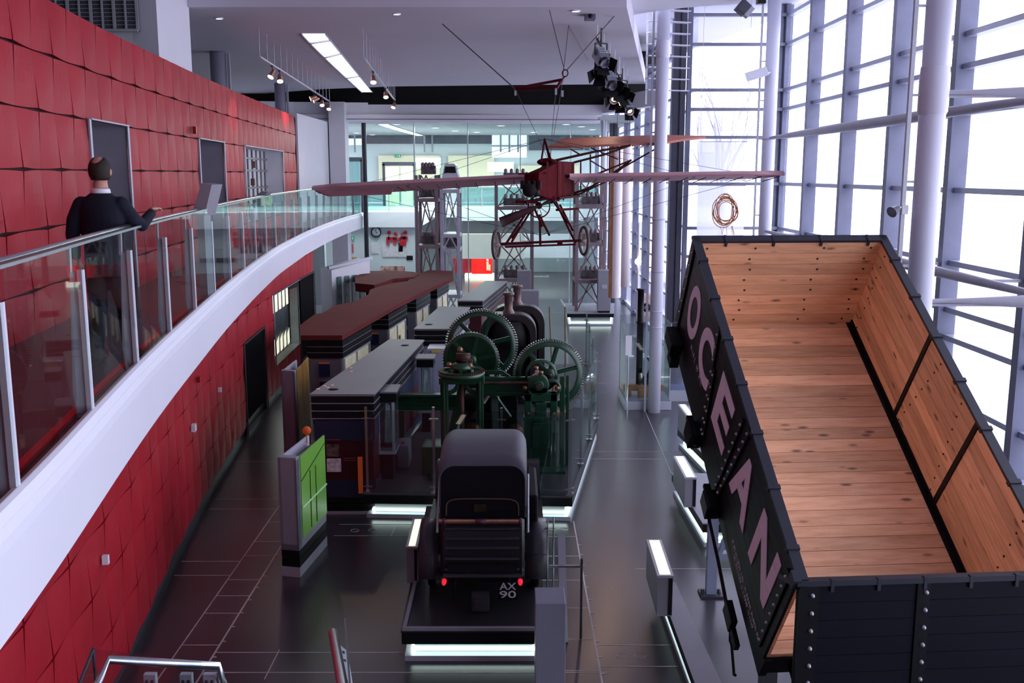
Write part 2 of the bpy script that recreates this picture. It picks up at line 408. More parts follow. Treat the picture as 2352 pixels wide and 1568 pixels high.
o, (C, D) = recess('window_1', cU, opU[2], .6, wallw, lgrey)
m = M()
for i in range(9):
    t = .06+.11*i; p = (C[0]+(D[0]-C[0])*t+.1, C[1]+(D[1]-C[1])*t)
    m.bar((p[0], p[1], 4.7), (p[0], p[1], 6.7), .05, .05)
for z in (5.1, 5.6, 6.1, 6.45): m.bar((C[0]+.1, C[1], z), (D[0]+.1, D[1], z), .04, .05)
m.build('rack', mat('rack_metal', (.22, .20, .20), .4, metal=.5, var=.3), o)
m = M()
for i in range(16):
    t = random.random(); p = (C[0]+(D[0]-C[0])*t+.18, C[1]+(D[1]-C[1])*t); z = random.choice((4.8, 5.15, 5.65, 6.15)); m.cbox((p[0], p[1], z+.12), (.1, .12, .2))
m.build('shelf_objects', mat('rust_brown', (.16, .08, .06), .6, var=.4), o)
o, (C, D) = recess('window_2', cL, opL[1], .35, mat('lightbox_grey', (.14, .15, .17), .5, var=.2), dgrey)
m = M(); z0, z1 = opL[1][2], opL[1][3]; lit = M()
for i in range(7):
    t = .03+.14*i; t2 = t+.085; P = lambda t, o=.05: (C[0]+(D[0]-C[0])*t+o, C[1]+(D[1]-C[1])*t)
    a, b = P(t), P(t2); h = z1-z0
    lit.quad((a[0], a[1], z1-.36*h), (b[0], b[1], z1-.36*h), (b[0], b[1], z1-.03), (a[0], a[1], z1-.03))
    lit.quad((a[0], a[1], z0+.03), (b[0], b[1], z0+.05), (b[0], b[1], z0+.27*h), (a[0], a[1], z0+.2*h))
lit.build('backlit_strips', mat('backlit_cream', (1, .95, .8), .5, emit=1.3, ecol=(1, .93, .72), var=.02), o)
m = M(); A, B = cL.at(opL[1][0], .0), cL.at(opL[1][1], .0); m.quad((A[0], A[1], z0), (B[0], B[1], z0), (B[0], B[1], z1), (A[0], A[1], z1)); m.build('pane', gl_case, o)

# walkway slab with its white fascia
prof = [(-.25, 3.72), (-.02, 3.70), (.045, 3.70), (.075, 4.16), (.072, 4.22), (.05, 4.26), (.05, 4.275), (.03, 4.33), (.0, 4.345), (-.03, 4.34), (-.03, 4.22)]
m = M(); n = 150; vs = []; fs = []; k = len(prof)
for i in range(n+1):
    for o_, z in prof:
        x, y = cE.at(cE.len*i/n, o_); vs.append((x, y, z))
for i in range(n):
    for j in range(k-1): fs.append((i*k+j, (i+1)*k+j, (i+1)*k+j+1, i*k+j+1))
m.add(vs, fs, False); struct('trim_2', m, mat('fascia_white', (.74, .74, .84), .4, var=.015, scale=.8))
m = M(); vs = []; fs = []
WY = [-3+i*.95 for i in range(49)]
for y in WY:
    xe = interp([(q[1], q[0]) for q in cE.p], y); xw = interp([(q[1], q[0]) for q in cU.p], min(y, 35.2))-.95 if y < 35.3 else -9.5
    xl = xw
    vs += [(xe-.03, y, 4.28), (xl, y, 4.28), (xe-.03, y, 3.74), (xl, y, 3.74)]
for i in range(len(WY)-1):
    a, b = i*4, i*4+4
    fs += [(a, b, b+1, a+1), (a+2, a+3, b+3, b+2), (a, a+2, b+2, b)]
m.add(vs, fs); struct('floor_walkway', m, mat('walkway_floor', (.05, .038, .05), .25, var=.15, scale=1.5))
# red line on the walkway edge
m = M(); n = 120
for i in range(n):
    a, b = cE.at(cE.len*i/n, -.13), cE.at(cE.len*(i+1)/n, -.13); c, d = cE.at(cE.len*i/n, -.185), cE.at(cE.len*(i+1)/n, -.185)
    m.quad((a[0], a[1], 4.31), (b[0], b[1], 4.31), (d[0], d[1], 4.31), (c[0], c[1], 4.31)); m.quad((a[0], a[1], 4.27), (b[0], b[1], 4.27), (b[0], b[1], 4.31), (a[0], a[1], 4.31))
struct('trim_3', m, mat('red_edge_line', (.62, .012, .02), .45, var=.03))

# ceilings -------------------------------------------------------------
def slab(name, poly, z, mt, th=.2):
    mb = M(); mb.prism(poly, z, z+th); return struct(name, mb, mt)
edgeC = [(4.95, 37.5), (3.4, 37.7), (0, 38), (-4.6, 38.6), (-7.5, 39.8), (-10.4, 42), (-14, 43.5)]
m = M(); m.prism([(-14, 20.5), (2.3, 20.5), (4.95, 37.5)]+edgeC[1:], 9.3, 9.8); struct('ceiling', m, ceilm)
slab('ceiling_near', [(-14, -4), (8.7, -4), (8.7, 12), (6.2, 20.5), (5.1, 23.2), (4.0, 23.7), (3.2, 24.4), (2.7, 25.2), (2.7, 24), (2.2, 20.6), (-14, 20.6)], 9.8, ceil2)
slab('ceiling_window', [(2.2, 10), (9, 10), (9, 31), (6, 50), (2, 50)], 11.0, ceil2)
m = M(); m.box((-16, 41.9, 8.85), (6, 42.2, 11.4)); m.box((-16, 37, 10.2), (6, 43, 10.3)); struct('wall_slot', m, blackm)
# bulkhead over the glazed gallery
m = M(); m.prism([(-10.5, 41.0), (-9, 41.5), (-6, 41.9), (3.8, 42.0), (3.8, 43), (-10.5, 43)], 8.42, 8.93)
m.prism([(-10.5, 41.2), (3.6, 42.15), (3.6, 43), (-10.5, 43)], 8.25, 8.42)
m.prism([(-10.5, 41.1), (3.7, 42.05), (3.7, 43), (-10.5, 43)], 8.12, 8.22)
m.prism([(3.8, 42.0), (5.5, 36.5), (5.6, 37.0), (4.0, 43)], 8.5, 9.1)
struct('wall_bulkhead', m, ceil2)
m = M(); m.box((-10.5, 42.2, 8.2), (3.7, 42.3, 8.3)); struct('trim_4', m, mat('pink_line', (.30, .16, .2), .5, var=.1))
# white walls beyond the red wall, pier and grille above
m = M()
m.box((-10.2, 35.25, 0), (-7.62, 35.55, 7.95)); m.box((-7.85, 35.25, 4.2), (-7.55, 42, 8.1))
m.box((-7.5, 41.0, 0), (-6.85, 41.9, 8.9))
struct('wall_left_far', m, wallw)
m = M(); m.box((-16, -4, -.1), (-14, 45, 12)); struct('wall_left_outer', m, wallw)
m = M(); x0 = -14; m.box((-14, 18.5, 7.4), (-6.55, 19.0, 9.9))
struct('wall_grille', m, wallw)
a, b = GY(360, 0, 19.0), GY(436, 0, 19.0)
m = M(); m.prism([(GY(358, 0, 18.4)[0], 18.4), (GY(436, 60, 20.6)[0], 20.6), (GY(436, 60, 20.6)[0]-1.0, 20.6), (GY(358, 0, 18.4)[0]-1, 18.6)], 7.2, 10.2)
struct('trim_5', m, ceil2)
m = M()
g0, g1 = GY(112, 70, 18.45), GY(322, 72, 18.45)
zt = 9.9
m.box((g0[0], 18.40, g1[2]), (g1[0], 18.46, zt)); og = tag(m.build('ventilation_grille', mat('grille_dark', (.10, .10, .12), .6, var=.1)), 'large grey louvred ventilation grille in the white wall above the red panels', 'grille')
m = M(); z = g1[2]+.03
while z < zt: m.bar((g0[0], 18.37, z), (g1[0], 18.37, z), .05, .012); z += .07
m.build('louvre', mat('grille_slat', (.28, .28, .32), .5, var=.05), og)
m = M()
for i in range(9):
    x = g0[0]+(g1[0]-g0[0])*i/8; m.bar((x, 18.34, g1[2]), (x, 18.34, zt), .03 if i % 2 else .05, .03)
m.bar((g0[0], 18.34, g1[2]), (g1[0], 18.34, g1[2]), .06, .04); m.build('frame', mat('grille_frame', (.36, .36, .40), .5, var=.05), og)
# wall behind the camera and the right-hand solid ends
m = M(); m.box((-16, -4.3, -.1), (8.8, -4, 12)); struct('wall_near', m, mat('near_wall_dark', (.10, .10, .12), .8, var=.05))
m = M(); m.box((-16, 75, -.1), (6, 75.3, 12)); struct('wall_far_end', m, wallw)

# curtain walls ---------------------------------------------------------
ZT = [.12, 1.02, 1.83, 2.94, 3.47, 4.35, 5.70, 7.10, 7.93, 8.50, 9.83, 10.68]
m = M(); m2 = M()
for i in range(-4, 8):
    Y = 18.5+3.03*i
    if Y > 30.9: continue
    m.box((8.12, Y-.05, 0), (8.44, Y+.05, 11.2))
    m.box((8.08, Y-.10, 0), (8.13, Y+.10, 11.2))
for z in ZT: m2.box((8.22, -4, z-.05), (8.44, 30.5, z+.05))
wf = struct('window_3', m, steelb); m2.build('transom', trans, wf)
m = M(); m.quad((8.42, -4, 0), (8.42, 30.5, 0), (8.42, 30.5, 11), (8.42, -4, 11)); m.build('pane', gl_win, wf)
# wind beams spanning from column to column, thickest at mid span
def windbeam(a, b, z, rm):
    m = M(); N = 24; pts = [(a[0]+(b[0]-a[0])*i/N, a[1]+(b[1]-a[1])*i/N, z) for i in range(N+1)]; rs = [.035+rm*math.sin(math.pi*i/N)**.8 for i in range(N+1)]
    m.tube(pts, rs, 12); d = Vector((b[0]-a[0], b[1]-a[1], 0)).normalized(); n = Vector((-d.y, d.x, 0))
    for Y in (15.47, 18.5, 21.53, 24.56, 27.59): m.bar((a[0]+(b[0]-a[0])*(Y-a[1])/(b[1]-a[1]), Y, z), (8.15, Y, z), .04, .05)
    m.build('wind_beam', mat('beam_grey', (.34, .33, .40), .4, var=.05), wf)
for z in (7.03, 4.33):
    windbeam((7.5, 29.2), (7.35, 12.9), z, .075)
    m = M(); m.tube([(5.42, 12.95, z), (6.0, 12.95, z), (6.8, 12.92, z), (7.35, 12.9, z), (8.15, 12.85, z)], [.03, .04, .085, .09, .04], 12); m.bar((5.5, 12.95, z-.05), (7.4, 12.9, z-.05), .03); m.build('column_bracket', MATS['beam_grey'], wf)
m = M(); m2 = M()
for X in (5.35, 8.25): m.box((X-.06, 30.4, 0), (X+.06, 30.62, 11.2))
for z in ZT: m2.box((5.3, 30.42, z-.045), (8.4, 30.6, z+.045))
we = struct('window_4', m, steelb); m2.build('transom', mat('transom_far', (.20, .21, .28), .4, var=.05), we)
m = M(); m.quad((5.3, 30.55, 0), (8.4, 30.55, 0), (8.4, 30.55, 11), (5.3, 30.55, 11)); m.build('pane', gl_win, we)
# side glazing running on past the corner
m = M(); m2 = M()
for Y in (33.4, 36.4, 39.4, 42.4, 46, 50, 55, 60): 
    X = interp([(30, 5.3), (46, 5.15), (60, 5.0)], Y); m.box((X, Y-.05, 0), (X+.25, Y+.05, 11))
for z in ZT:
    m2.bar((5.5, 30.6, z), (5.2, 60, z), .12, .07)
ws = struct('window_5', m, steelb); m2.build('transom', trans, ws)
m = M(); m.quad((5.6, 30.6, 0), (5.3, 60, 0), (5.3, 60, 11), (5.6, 30.6, 11)); m.build('pane', gl_win, ws)
# dark steel stanchions
for x0, x1, Y, zt in ((1546, 1575, 30.25, 10.9), (1402, 1421, 46, 8.28)):
    a, b = GY(x0, 200, Y)[0], GY(x1, 200, Y)[0]; m = M(); w = b-a
    m.box((a, Y, 0), (a+w*.42, Y+.12, zt)); m.box((a+w*.58, Y, 0), (b, Y+.12, zt)); m.box((a+.03, Y+.12, 0), (b-.03, Y+.35, zt)); m.box((a+w*.42, Y+.05, 0), (a+w*.58, Y+.15, zt))
    tag(m.build('steel_stanchion', mat('stanchion_dark', (.05, .05, .075), .5, var=.1)), 'dark grey steel stanchion beside the white banners' if Y < 40 else 'far dark steel stanchion at the back of the glazed gallery', 'stanchion')
# white round columns
def column(x, y, r, zt, label, joints=(), cap=None, conduit=None):
    t = thing('column', label, 'column', (x, y, 0)); m = M()
    m.lathe([(0, 0), (r, 0), (r, zt), (0, zt)], n=32)
    m.build('shaft', mat('column_white', (.60, .60, .72), .35, var=.01), t)
    if joints:
        j = M()
        for z in joints: j.lathe([(r, z-.02), (r+.008, z-.02), (r+.008, z+.02), (r, z+.02)], n=32)
        j.build('joint_ring', mat('column_joint', (.48, .48, .6), .4, var=.01), t)
    if cap:
        j = M(); z0, z1, rr = cap; j.lathe([(r, z0), (rr, z0+.04), (rr, z1-.12), (r+.01, z1)], n=32); j.build('collar', MATS['column_white'], t)
    if conduit:
        j = M(); ox, oy = conduit; j.bar((ox, oy, 0), (ox, oy, zt), .05, .06)
        for z in [1.5+1.1*i for i in range(8)]: j.bar((ox, oy, z), (ox*.5, oy*.5, z), .03)
        j.build('conduit', lgrey, t)
    return t
column(5.42, 12.95, .165, 9.8, 'thick white round column nearest the camera, beside the timber wagon', (7.25, 6.9, 4.1), (6.75, 7.35, .185), (-.30, .0))
column(3.63, 24.4, .155, 9.85, 'white round column standing on open floor between the aeroplane and the wagon', (4.9, 3.6, 2.6, 2.2), (8.75, 9.15, .175), (-.23, .05))
column(7.5, 29.2, .19, 11, 'white round column in the glazed corner behind the wagon', (7.0,), None, (-.33, 0))
# louvred screens behind the middle column
m = M()
for i in range(9):
    z = 8.4+.32*i; m.bar((3.9, 29.2, z), (5.15, 29.6, z), .24, .02)
m.bar((3.9, 29.3, 8), (3.9, 29.3, 11), .05); struct('window_6', m, mat('louvre_white', (.62, .62, .70), .5, var=.03))
# ================================================= THE BACK OF THE HALL
teal = mat('far_glass_teal', (.20, .36, .36), .3, var=.1)
cream = mat('cream_wall', (.75, .70, .50), .8, var=.05, scale=.5)
palew = mat('pale_green_wall', (.55, .62, .62), .8, var=.05, scale=.4)
def wallpiece(mb, x0, y0, x1, y1, Y, th=.1):
    a = GY(x0, y1, Y); b = GY(x1, y0, Y); mb.box((a[0], Y, a[2]), (b[0], Y+th, b[2]))
slab('ceiling_back', [(-16, 43), (5.5, 43), (5.5, 61), (-16, 61)], 8.3, mat('ceiling_back_grey', (.30, .33, .34), .9, var=.03))
m = M(); m.box((-16, 60.5, 4.3), (5.2, 60.8, 12)); struct('wall_back', m, palew)
m = M(); wallpiece(m, 735, 312, 1140, 330, 60.3); wallpiece(m, 1215, 312, 1340, 345, 60.3)
for x in (1345, 1362, 1380): wallpiece(m, x, 312, x+9, 345, 60.3)
struct('wall_back_band', m, mat('band_dark', (.10, .11, .13), .7, var=.1))
m = M(); wallpiece(m, 870, 357, 1010, 415, 60.2); wallpiece(m, 1030, 357, 1135, 415, 60.2); wallpiece(m, 1190, 380, 1330, 415, 60.2); struct('wall_back_cream', m, cream)
m = M(); wallpiece(m, 735, 318, 832, 333, 60.2); wallpiece(m, 955, 362, 1012, 385, 60.1); wallpiece(m, 1130, 310, 1210, 362, 60.1); wallpiece(m, 1120, 372, 1180, 395, 60.1)
o = struct('window_6', m, mat('far_window_glow', (.9, .95, 1), .5, emit=.55, ecol=(.85, .95, 1), var=.01))
m = M()
for x in (748, 770, 795, 815, 975, 993, 1150, 1170, 1190): a = GY(x, 330, 60.05); b = GY(x, 316, 60.05); m.box((a[0]-.05, 60.0, a[2]-.5), (a[0]+.05, 60.05, b[2]+.3))
m.bar((GY(1130, 335, 60)[0], 60, GY(1130, 335, 60)[2]), (GY(1210, 335, 60)[0], 60, GY(1130, 335, 60)[2]), .08); m.build('mullion', mat('mullion_grey', (.25, .27, .3), .5, var=.05), o)
# gallery floor at the back
m = M(); zf = 4.22
m.box((-16, 46.8, 3.5), (-4.4, 61, zf)); struct('floor_gallery_left', m, white)
m = M(); m.box((-4.4, 53, 3.7), (5.2, 61, zf)); struct('floor_gallery_back', m, palew)
# doors
def doorframe(name, x0, y0, x1, y1, Y, mt, leafm, z0=4.22, bars=1):
    a = GY(x0, y0, Y); b = GY(x1, y1, Y); zt = a[2]; m = M()
    m.bar((a[0], Y, z0), (a[0], Y, zt), .14, .14); m.bar((b[0], Y, z0), (b[0], Y, zt), .14, .14); m.bar((a[0]-.07, Y, zt), (b[0]+.07, Y, zt), .14, .2)
    o = struct(name, m, mt); l = M(); w = (b[0]-a[0])
    for i in range(2):
        l.box((a[0]+.09+w/2*i, Y+.02, z0+.02), (a[0]+w/2*(i+1)-.03-.03*i, Y+.06, zt-.1))
    l.build('leaf', leafm, o)
    h = M()
    for s in (-1, 1): h.tube([(a[0]+w/2+s*.12, Y-.05, z0+.9), (a[0]+w/2+s*.12, Y-.05, z0+1.3)], .02, 6)
    h.build('door_handle', chrome, o); return o
doorframe('door_5', 746, 366, 833, 440, 46.5, darkst, glass('door_glass', (.7, .85, .85), .1, .4))
doorframe('door_6', 881, 376, 953, 440, 56, darkst, cream)
# frameless glass screen between hall and gallery
m = M()
zs = 8.24
xs = [GY(x, 400, 42.6)[0] for x in (740, 835, 953, 1075, 1195, 1310, 1385)]
for a, b in zip(xs, xs[1:]): m.box((a+.01, 42.6, 4.3 if a < -20 else .0), (b-.01, 42.62, zs))
o = struct('window_7', m, glass('screen_glass', (.92, .97, .97), .02, .15))
m = M()
for x in xs: m.box((x-.02, 42.4, 0), (x+.02, 42.6, zs))
m.build('glass_fin', mat('fin_edge', (.45, .52, .55), .3, var=.05), o)
m = M(); m.tube([(xs[1]+.1, 42.3, 0), (xs[1]+.1, 42.3, zs)], .1, 12); m.box((xs[0]-.1, 42.4, 4.2), (xs[0]+.03, 42.6, zs)); m.build('post', darkst, o)
# far gallery balustrades
def far_balus(x0, x1, Y, z0, label):
    t = thing('glass_balustrade', label, 'balustrade', ((x0+x1)/2, Y, z0)); w = x1-x0
    g = M(); g.box((-w/2, 0, .05), (w/2, .02, 1.05)); g.build('glass_panel', teal if 0 else glass('far_rail_glass', (.65, .84, .82), .1, .35), t)
    h = M(); h.tube([(-w/2, 0, 1.1), (w/2, 0, 1.1)], .03, 8); h.build('handrail', chrome, t)
    n = max(2, int(w/1.2))
    for i in range(n+1):
        p = M(); x = -w/2+w*i/n; p.box((x-.02, -.03, 0), (x+.02, .03, 1.0)); p.build('post', lgrey, t)
far_balus(-10, -4.5, 47.2, zf, 'glass balustrade on the white far gallery, in front of the cream doors')
far_balus(-2.9, 4.8, 53.1, zf, 'teal-tinted glass balustrade across the far gallery behind the aeroplane')
# mezzanine band, screens and reception below
m = M(); wallpiece(m, 1135, 537, 1340, 592, 52); wallpiece(m, 1060, 500, 1340, 507, 53); struct('wall_mezzanine', m, palew)
m = M(); wallpiece(m, 1062, 537, 1205, 594, 50.5, .2); tag(m.build('partition_screen', mat('screen_cream', (.62, .62, .55), .8, var=.03)), 'plain cream partition screen above the red reception desk', 'screen')
m = M(); m.box((-16, 60.9, 0), (5.2, 61.1, 3.6)); struct('wall_lower_back', m, mat('lower_back', (.16, .2, .21), .8, var=.2, scale=.4))
t = thing('reception_desk', 'bright red reception desk with pale figures far behind the dark machines', 'desk', GZ(1107, 640))
s = t.location; a = GZ(1085, 640); b = GZ(1132, 640); w = (b[0]-a[0])/2
m = M(); m.box((-w, 0, .28), (w, .9, 1.35)); m.build('counter', mat('desk_red_glow', (.8, .012, .01), .4, emit=.55, ecol=(1, .02, .01), var=.05), t)  # red counter given its own glow by emission
m = M(); m.box((-w-.4, .02, .0), (w+.1, .85, .26)); m.build('glowing_plinth', mat('soft_strip', (1, 1, .85), .5, emit=2.2, ecol=(.95, 1, .80), var=.02), t)
m = M(); m.cbox((w*.55, -.02, .75), (.12, .02, .5)); m.sphere((w*.55, -.02, 1.08), .07, 6, (1, .3, 1)); m.cbox((w*.75, -.02, .65), (.1, .02, .35)); m.build('figure_motif', cream, t)
m = M(); m.box((-w-1.1, .3, .3), (-w-.05, .9, 1.15)); m.build('side_counter', mat('desk_dark_red', (.25, .01, .02), .5, var=.1), t)
# lower white wall with clock, figures, notices
YW = 47.0
m = M(); wallpiece(m, 735, 522, 957, 690, YW, .2); wallpiece(m, 700, 520, 745, 700, 43.2, .2); struct('wall_lower_white', m, mat('lower_white', (.58, .62, .64), .8, var=.02))
def onwall(x, y, off=0): p = GY(x, y, YW); return (p[0], YW-.02-off, p[2])
c = onwall(864, 533); t = thing('wall_clock', 'round white wall clock with black rim left of the red figures', 'clock', c)
m = M(); m.lathe([(.0, -.05), (.22, -.05), (.22, 0)], axis='y', n=28); m.build('dial', white, t)
m = M(); m.lathe([(.21, -.07), (.25, -.07), (.25, 0), (.21, 0)], axis='y', n=28); m.build('rim', black, t)
m = M(); m.bar((0, -.07, 0), (0, -.07, .15), .02); m.bar((0, -.07, 0), (.09, -.07, -.04), .025); m.build('hands', black, t)
c = onwall(909, 545); t = thing('wall_emblem', 'red wall emblem of three joined figures on the far white wall', 'emblem', c); m = M(); k = .62/36*1.25
for i, (x, h, dy) in enumerate(((-17, 18, 0), (-2, 16, 0), (13, 20, 0))):
    m.cbox(((x)*k, -.03, -8*k), (7*k, .05, h*k)); m.cbox(((x+7)*k, -.03, (-8+h/2-3)*k), (14*k, .05, 6*k))
    m.lathe([(0, -.05), (4.2*k, -.05), (4.2*k, 0), (0, 0)], c=((x+3+(6 if i == 2 else 0))*k, 0, (8+3*(i != 1))*k), axis='y', n=14)
m.cbox((20*k, -.03, -8*k), (6*k, .05, 20*k)); m.bar((12*k, -.03, 5*k), (20*k, -.03, 13*k), 4*k, .05); m.build('figures', mat('emblem_red', (.5, .01, .03), .5, var=.03), t)
notice = mat('notice_pale', (.62, .56, .60), .7, var=.15, scale=8)
for x0, y0, x1, y1, mt_, lb in ((853, 560, 870, 582, notice, 'small pale notice pinned under the wall clock'), (878, 565, 935, 590, notice, 'wide pale printed notice below the red figures'), (915, 557, 925, 578, black, 'small black sign just below the red figures'),
                                (934, 587, 948, 597, black, 'black little sign beside the lattice tower foot'), (800, 560, 812, 580, mat('fire_notice', (.5, .08, .1), .6, var=.4, scale=20), 'white and red safety notice under the green exit sign'),
                                (876, 611, 930, 627, mat('mixed_posters', (.45, .22, .2), .6, var=.9, scale=6), 'row of coloured posters on the low far display rail')):
    m = M(); a = onwall(x0, y1, .01); b = onwall(x1, y0, .01); m.box((a[0], a[1], a[2]), (b[0], a[1]+.03, b[2])); tag(m.build('notice', mt_), lb, 'notice')
m = M(); a = onwall(806, 630); b = onwall(820, 590); m.box((a[0], a[1]-.05, 0.02), (b[0], a[1], b[2])); tag(m.build('door_panel', mat('tan_wood', (.42, .25, .12), .5, var=.1)), 'tan wooden door panel at the far left below the exit sign', 'door')
t = thing('display_rail', 'dark low display rail in front of the far white wall', 'rail', (onwall(905, 605)[0], 46.2, 0)); m = M(); m.cbox((0, 0, 1.35), (2.4, .1, .14)); m.build('rail', darkst, t)
for s in (-1, 0, 1): m = M(); m.cbox((s*1.1, 0, .65), (.07, .07, 1.3)); m.build('leg', darkst, t)
def exit_sign(x, y, Y, w, label):
    p = GY(x, y, Y); t = thing('exit_sign', label, 'sign', p); m = M(); m.cbox((0, 0, 0), (w, .06, w*.5)); m.build('box', mat('exit_green', (.01, .22, .09), .5, emit=.25, ecol=(.02, .5, .2), var=.03), t)
    m = M(); m.cbox((-w*.1, -.035, 0), (w*.25, .01, w*.12)); m.bar((-w*.3, -.035, -w*.12), (-w*.2, -.035, w*.14), w*.08, .01); m.cbox((w*.25, -.035, 0), (w*.16, .01, w*.32)); m.build('running_figure', white, t)
    return t
t = exit_sign(787, 315, 46, .42, 'green exit sign hanging in the upper gallery at the left')
for s in (-1, 1): m = M(); m.tube([(s*.15, 0, .1), (s*.15, 0, 8.3-t.location.z)], .008, 5); m.build('suspension_wire', darkst, t)
exit_sign(806, 547, YW-.07, .34, 'green exit sign on the far white wall at ground level')
exit_sign(914, 358, 60.1, .35, 'tiny green exit sign over the cream double doors')
# white display cabinet left of the roofs
t = thing('display_cabinet', 'tall white display cabinet with glazed slots against the left wall', 'cabinet', (GY(800, 650, 36)[0], 36, 0)); m = M()
pa, pb = GY(762, 640, 36)[0]-t.location.x, GY(845, 612, 37)[0]-t.location.x
m.add([(pa, 0, 0), (pb, 1.5, 0), (pb-.6, 2.5, 0), (pa-.6, 1, 0), (pa, 0, 2.5), (pb, 1.5, 2.75), (pb-.6, 2.5, 2.75), (pa-.6, 1, 2.5)], [(0, 1, 5, 4), (1, 2, 6, 5), (2, 3, 7, 6), (3, 0, 4, 7), (4, 5, 6, 7)]); m.build('body', white, t)
for i in range(4):
    u0, u1 = .12+.2*i, .24+.2*i; m = M(); L = lambda u, z: (pa+(pb-pa)*u+.02, 1.5*u-.03, z)
    m.quad(L(u0, .35), L(u1, .35), L(u1, 2.25), L(u0, 2.25)); m.build('glazed_slot', mat('slot_teal', (.12, .2, .2), .2, var=.3, scale=5), t)
m = M(); m.bar((pa-.1, -.1, 2.6), (pb+.1, 1.4, 2.85), .1, .1); m.build('top_rail', lgrey, t)
# lamps set in ceilings
def downlight(x, y, z, r, label, mt_=None):
    p = GZ(x, y, z); t = thing('downlight', label, 'downlight', (p[0], p[1], z-.01)); m = M(); m.lathe([(0, -.01), (r*.75, -.01)], n=16); m.build('lens', mt_ or dglow, t)
    m = M(); m.lathe([(r*.75, -.015), (r, -.015), (r, .01)], n=16); m.build('ring', white, t); t['group'] = 'downlights in the '+('far gallery ceiling' if z < 9 else 'hall ceiling')
for x, y, lb in ((775, 299, 'leftmost of the far gallery ceiling, left of the exit sign'), (820, 305, 'upper one of a close pair above the dark framed door'), (818, 311, 'lower one of a close pair above the dark framed door'), (856, 309, 'just left of the far light slot'), (911, 285, 'touching the near end of the far light slot'), (1000, 293, 'first to the right of the far light slot'), (1095, 281, 'near one of the pair midway along the gallery ceiling'), (1095, 303, 'far one of the pair midway along the gallery ceiling'), (1150, 288, 'above the wide lattice tower'), (1263, 278, 'above the aeroplane fuselage'), (1300, 285, 'just right of the one above the aeroplane fuselage'), (1045, 300, 'above the gap between the left and wide towers'), (1225, 303, 'small, behind the aeroplane king post'), (1335, 290, 'above the tower on the lit platform'), (1360, 297, 'rightmost of the far gallery ceiling')):
    downlight(x, y, 8.3, .22, 'round downlight '+lb)
downlight(503, 41, 9.3, .09, 'lone round downlight in the hall ceiling above the white pier'); downlight(911, 31, 9.3, .09, 'round downlight in the hall ceiling right of the curved light slot'); downlight(1322, 24, 9.3, .1, 'round downlight in the hall ceiling beside the hanging camera')
# curved light slots
def slot(name, L_, R_, z, label, bars):
    t = thing(name, label, 'ceiling light', GZ(*L_[0], z)); o = Vector(t.location); m = M(); n = 14
    def cur(P, u):
        a, b, c = [Vector(GZ(*q, z)) for q in P]; return a*(1-u)**2+(2*b-(a+c)/2)*2*u*(1-u)+c*u*u
    lo = [cur(L_, i/n)-o for i in range(n+1)]; hi = [cur(R_, i/n)-o for i in range(n+1)]
    for i in range(n): m.quad(lo[i]-Vector((0, 0, .01)), lo[i+1]-Vector((0, 0, .01)), hi[i+1]-Vector((0, 0, .01)), hi[i]-Vector((0, 0, .01)))
    m.build('diffuser', mat('slot_glow', (1, 1, 1), .5, emit=2.2, ecol=(.95, .93, 1), var=.01), t); m = M()
    for u in bars: m.bar(cur(L_, u)-o-Vector((0, 0, .03)), cur(R_, u)-o-Vector((0, 0, .03)), .03, .05)
    m.build('crossbar', lgrey, t); m = M()
    m.tube([p-Vector((0, 0, .02)) for p in lo], .02, 5); m.tube([p-Vector((0, 0, .02)) for p in hi], .02, 5); m.build('rim', lgrey, t)
slot('light_slot', ((693, 77), (757, 142), (831, 211)), ((748, 77), (793, 133), (856, 211)), 9.3, 'long curved glowing light slot in the hall ceiling', (.18, .42, .75))
slot('light_slot', ((868, 285), (910, 298), (957, 311)), ((893, 285), (930, 297), (976, 311)), 8.3, 'straight glowing light slot in the far gallery ceiling', ())
lamp('AREA', 'gallery_fill', (-3, 52, 8.1), 1500, (.9, 1, .95), 7, 5)  # one added area light standing in for the gallery downlights
lamp('AREA', 'gallery_under_fill', (-1, 56, 3.3), 500, (.9, 1, .9), 8, 3)  # fill light added to brighten the space below the gallery
lamp('AREA', 'foyer_fill', (-5, 45, 8.0), 450, (.95, 1, 1), 3, 2)  # added fill, brightens the left part of the back room
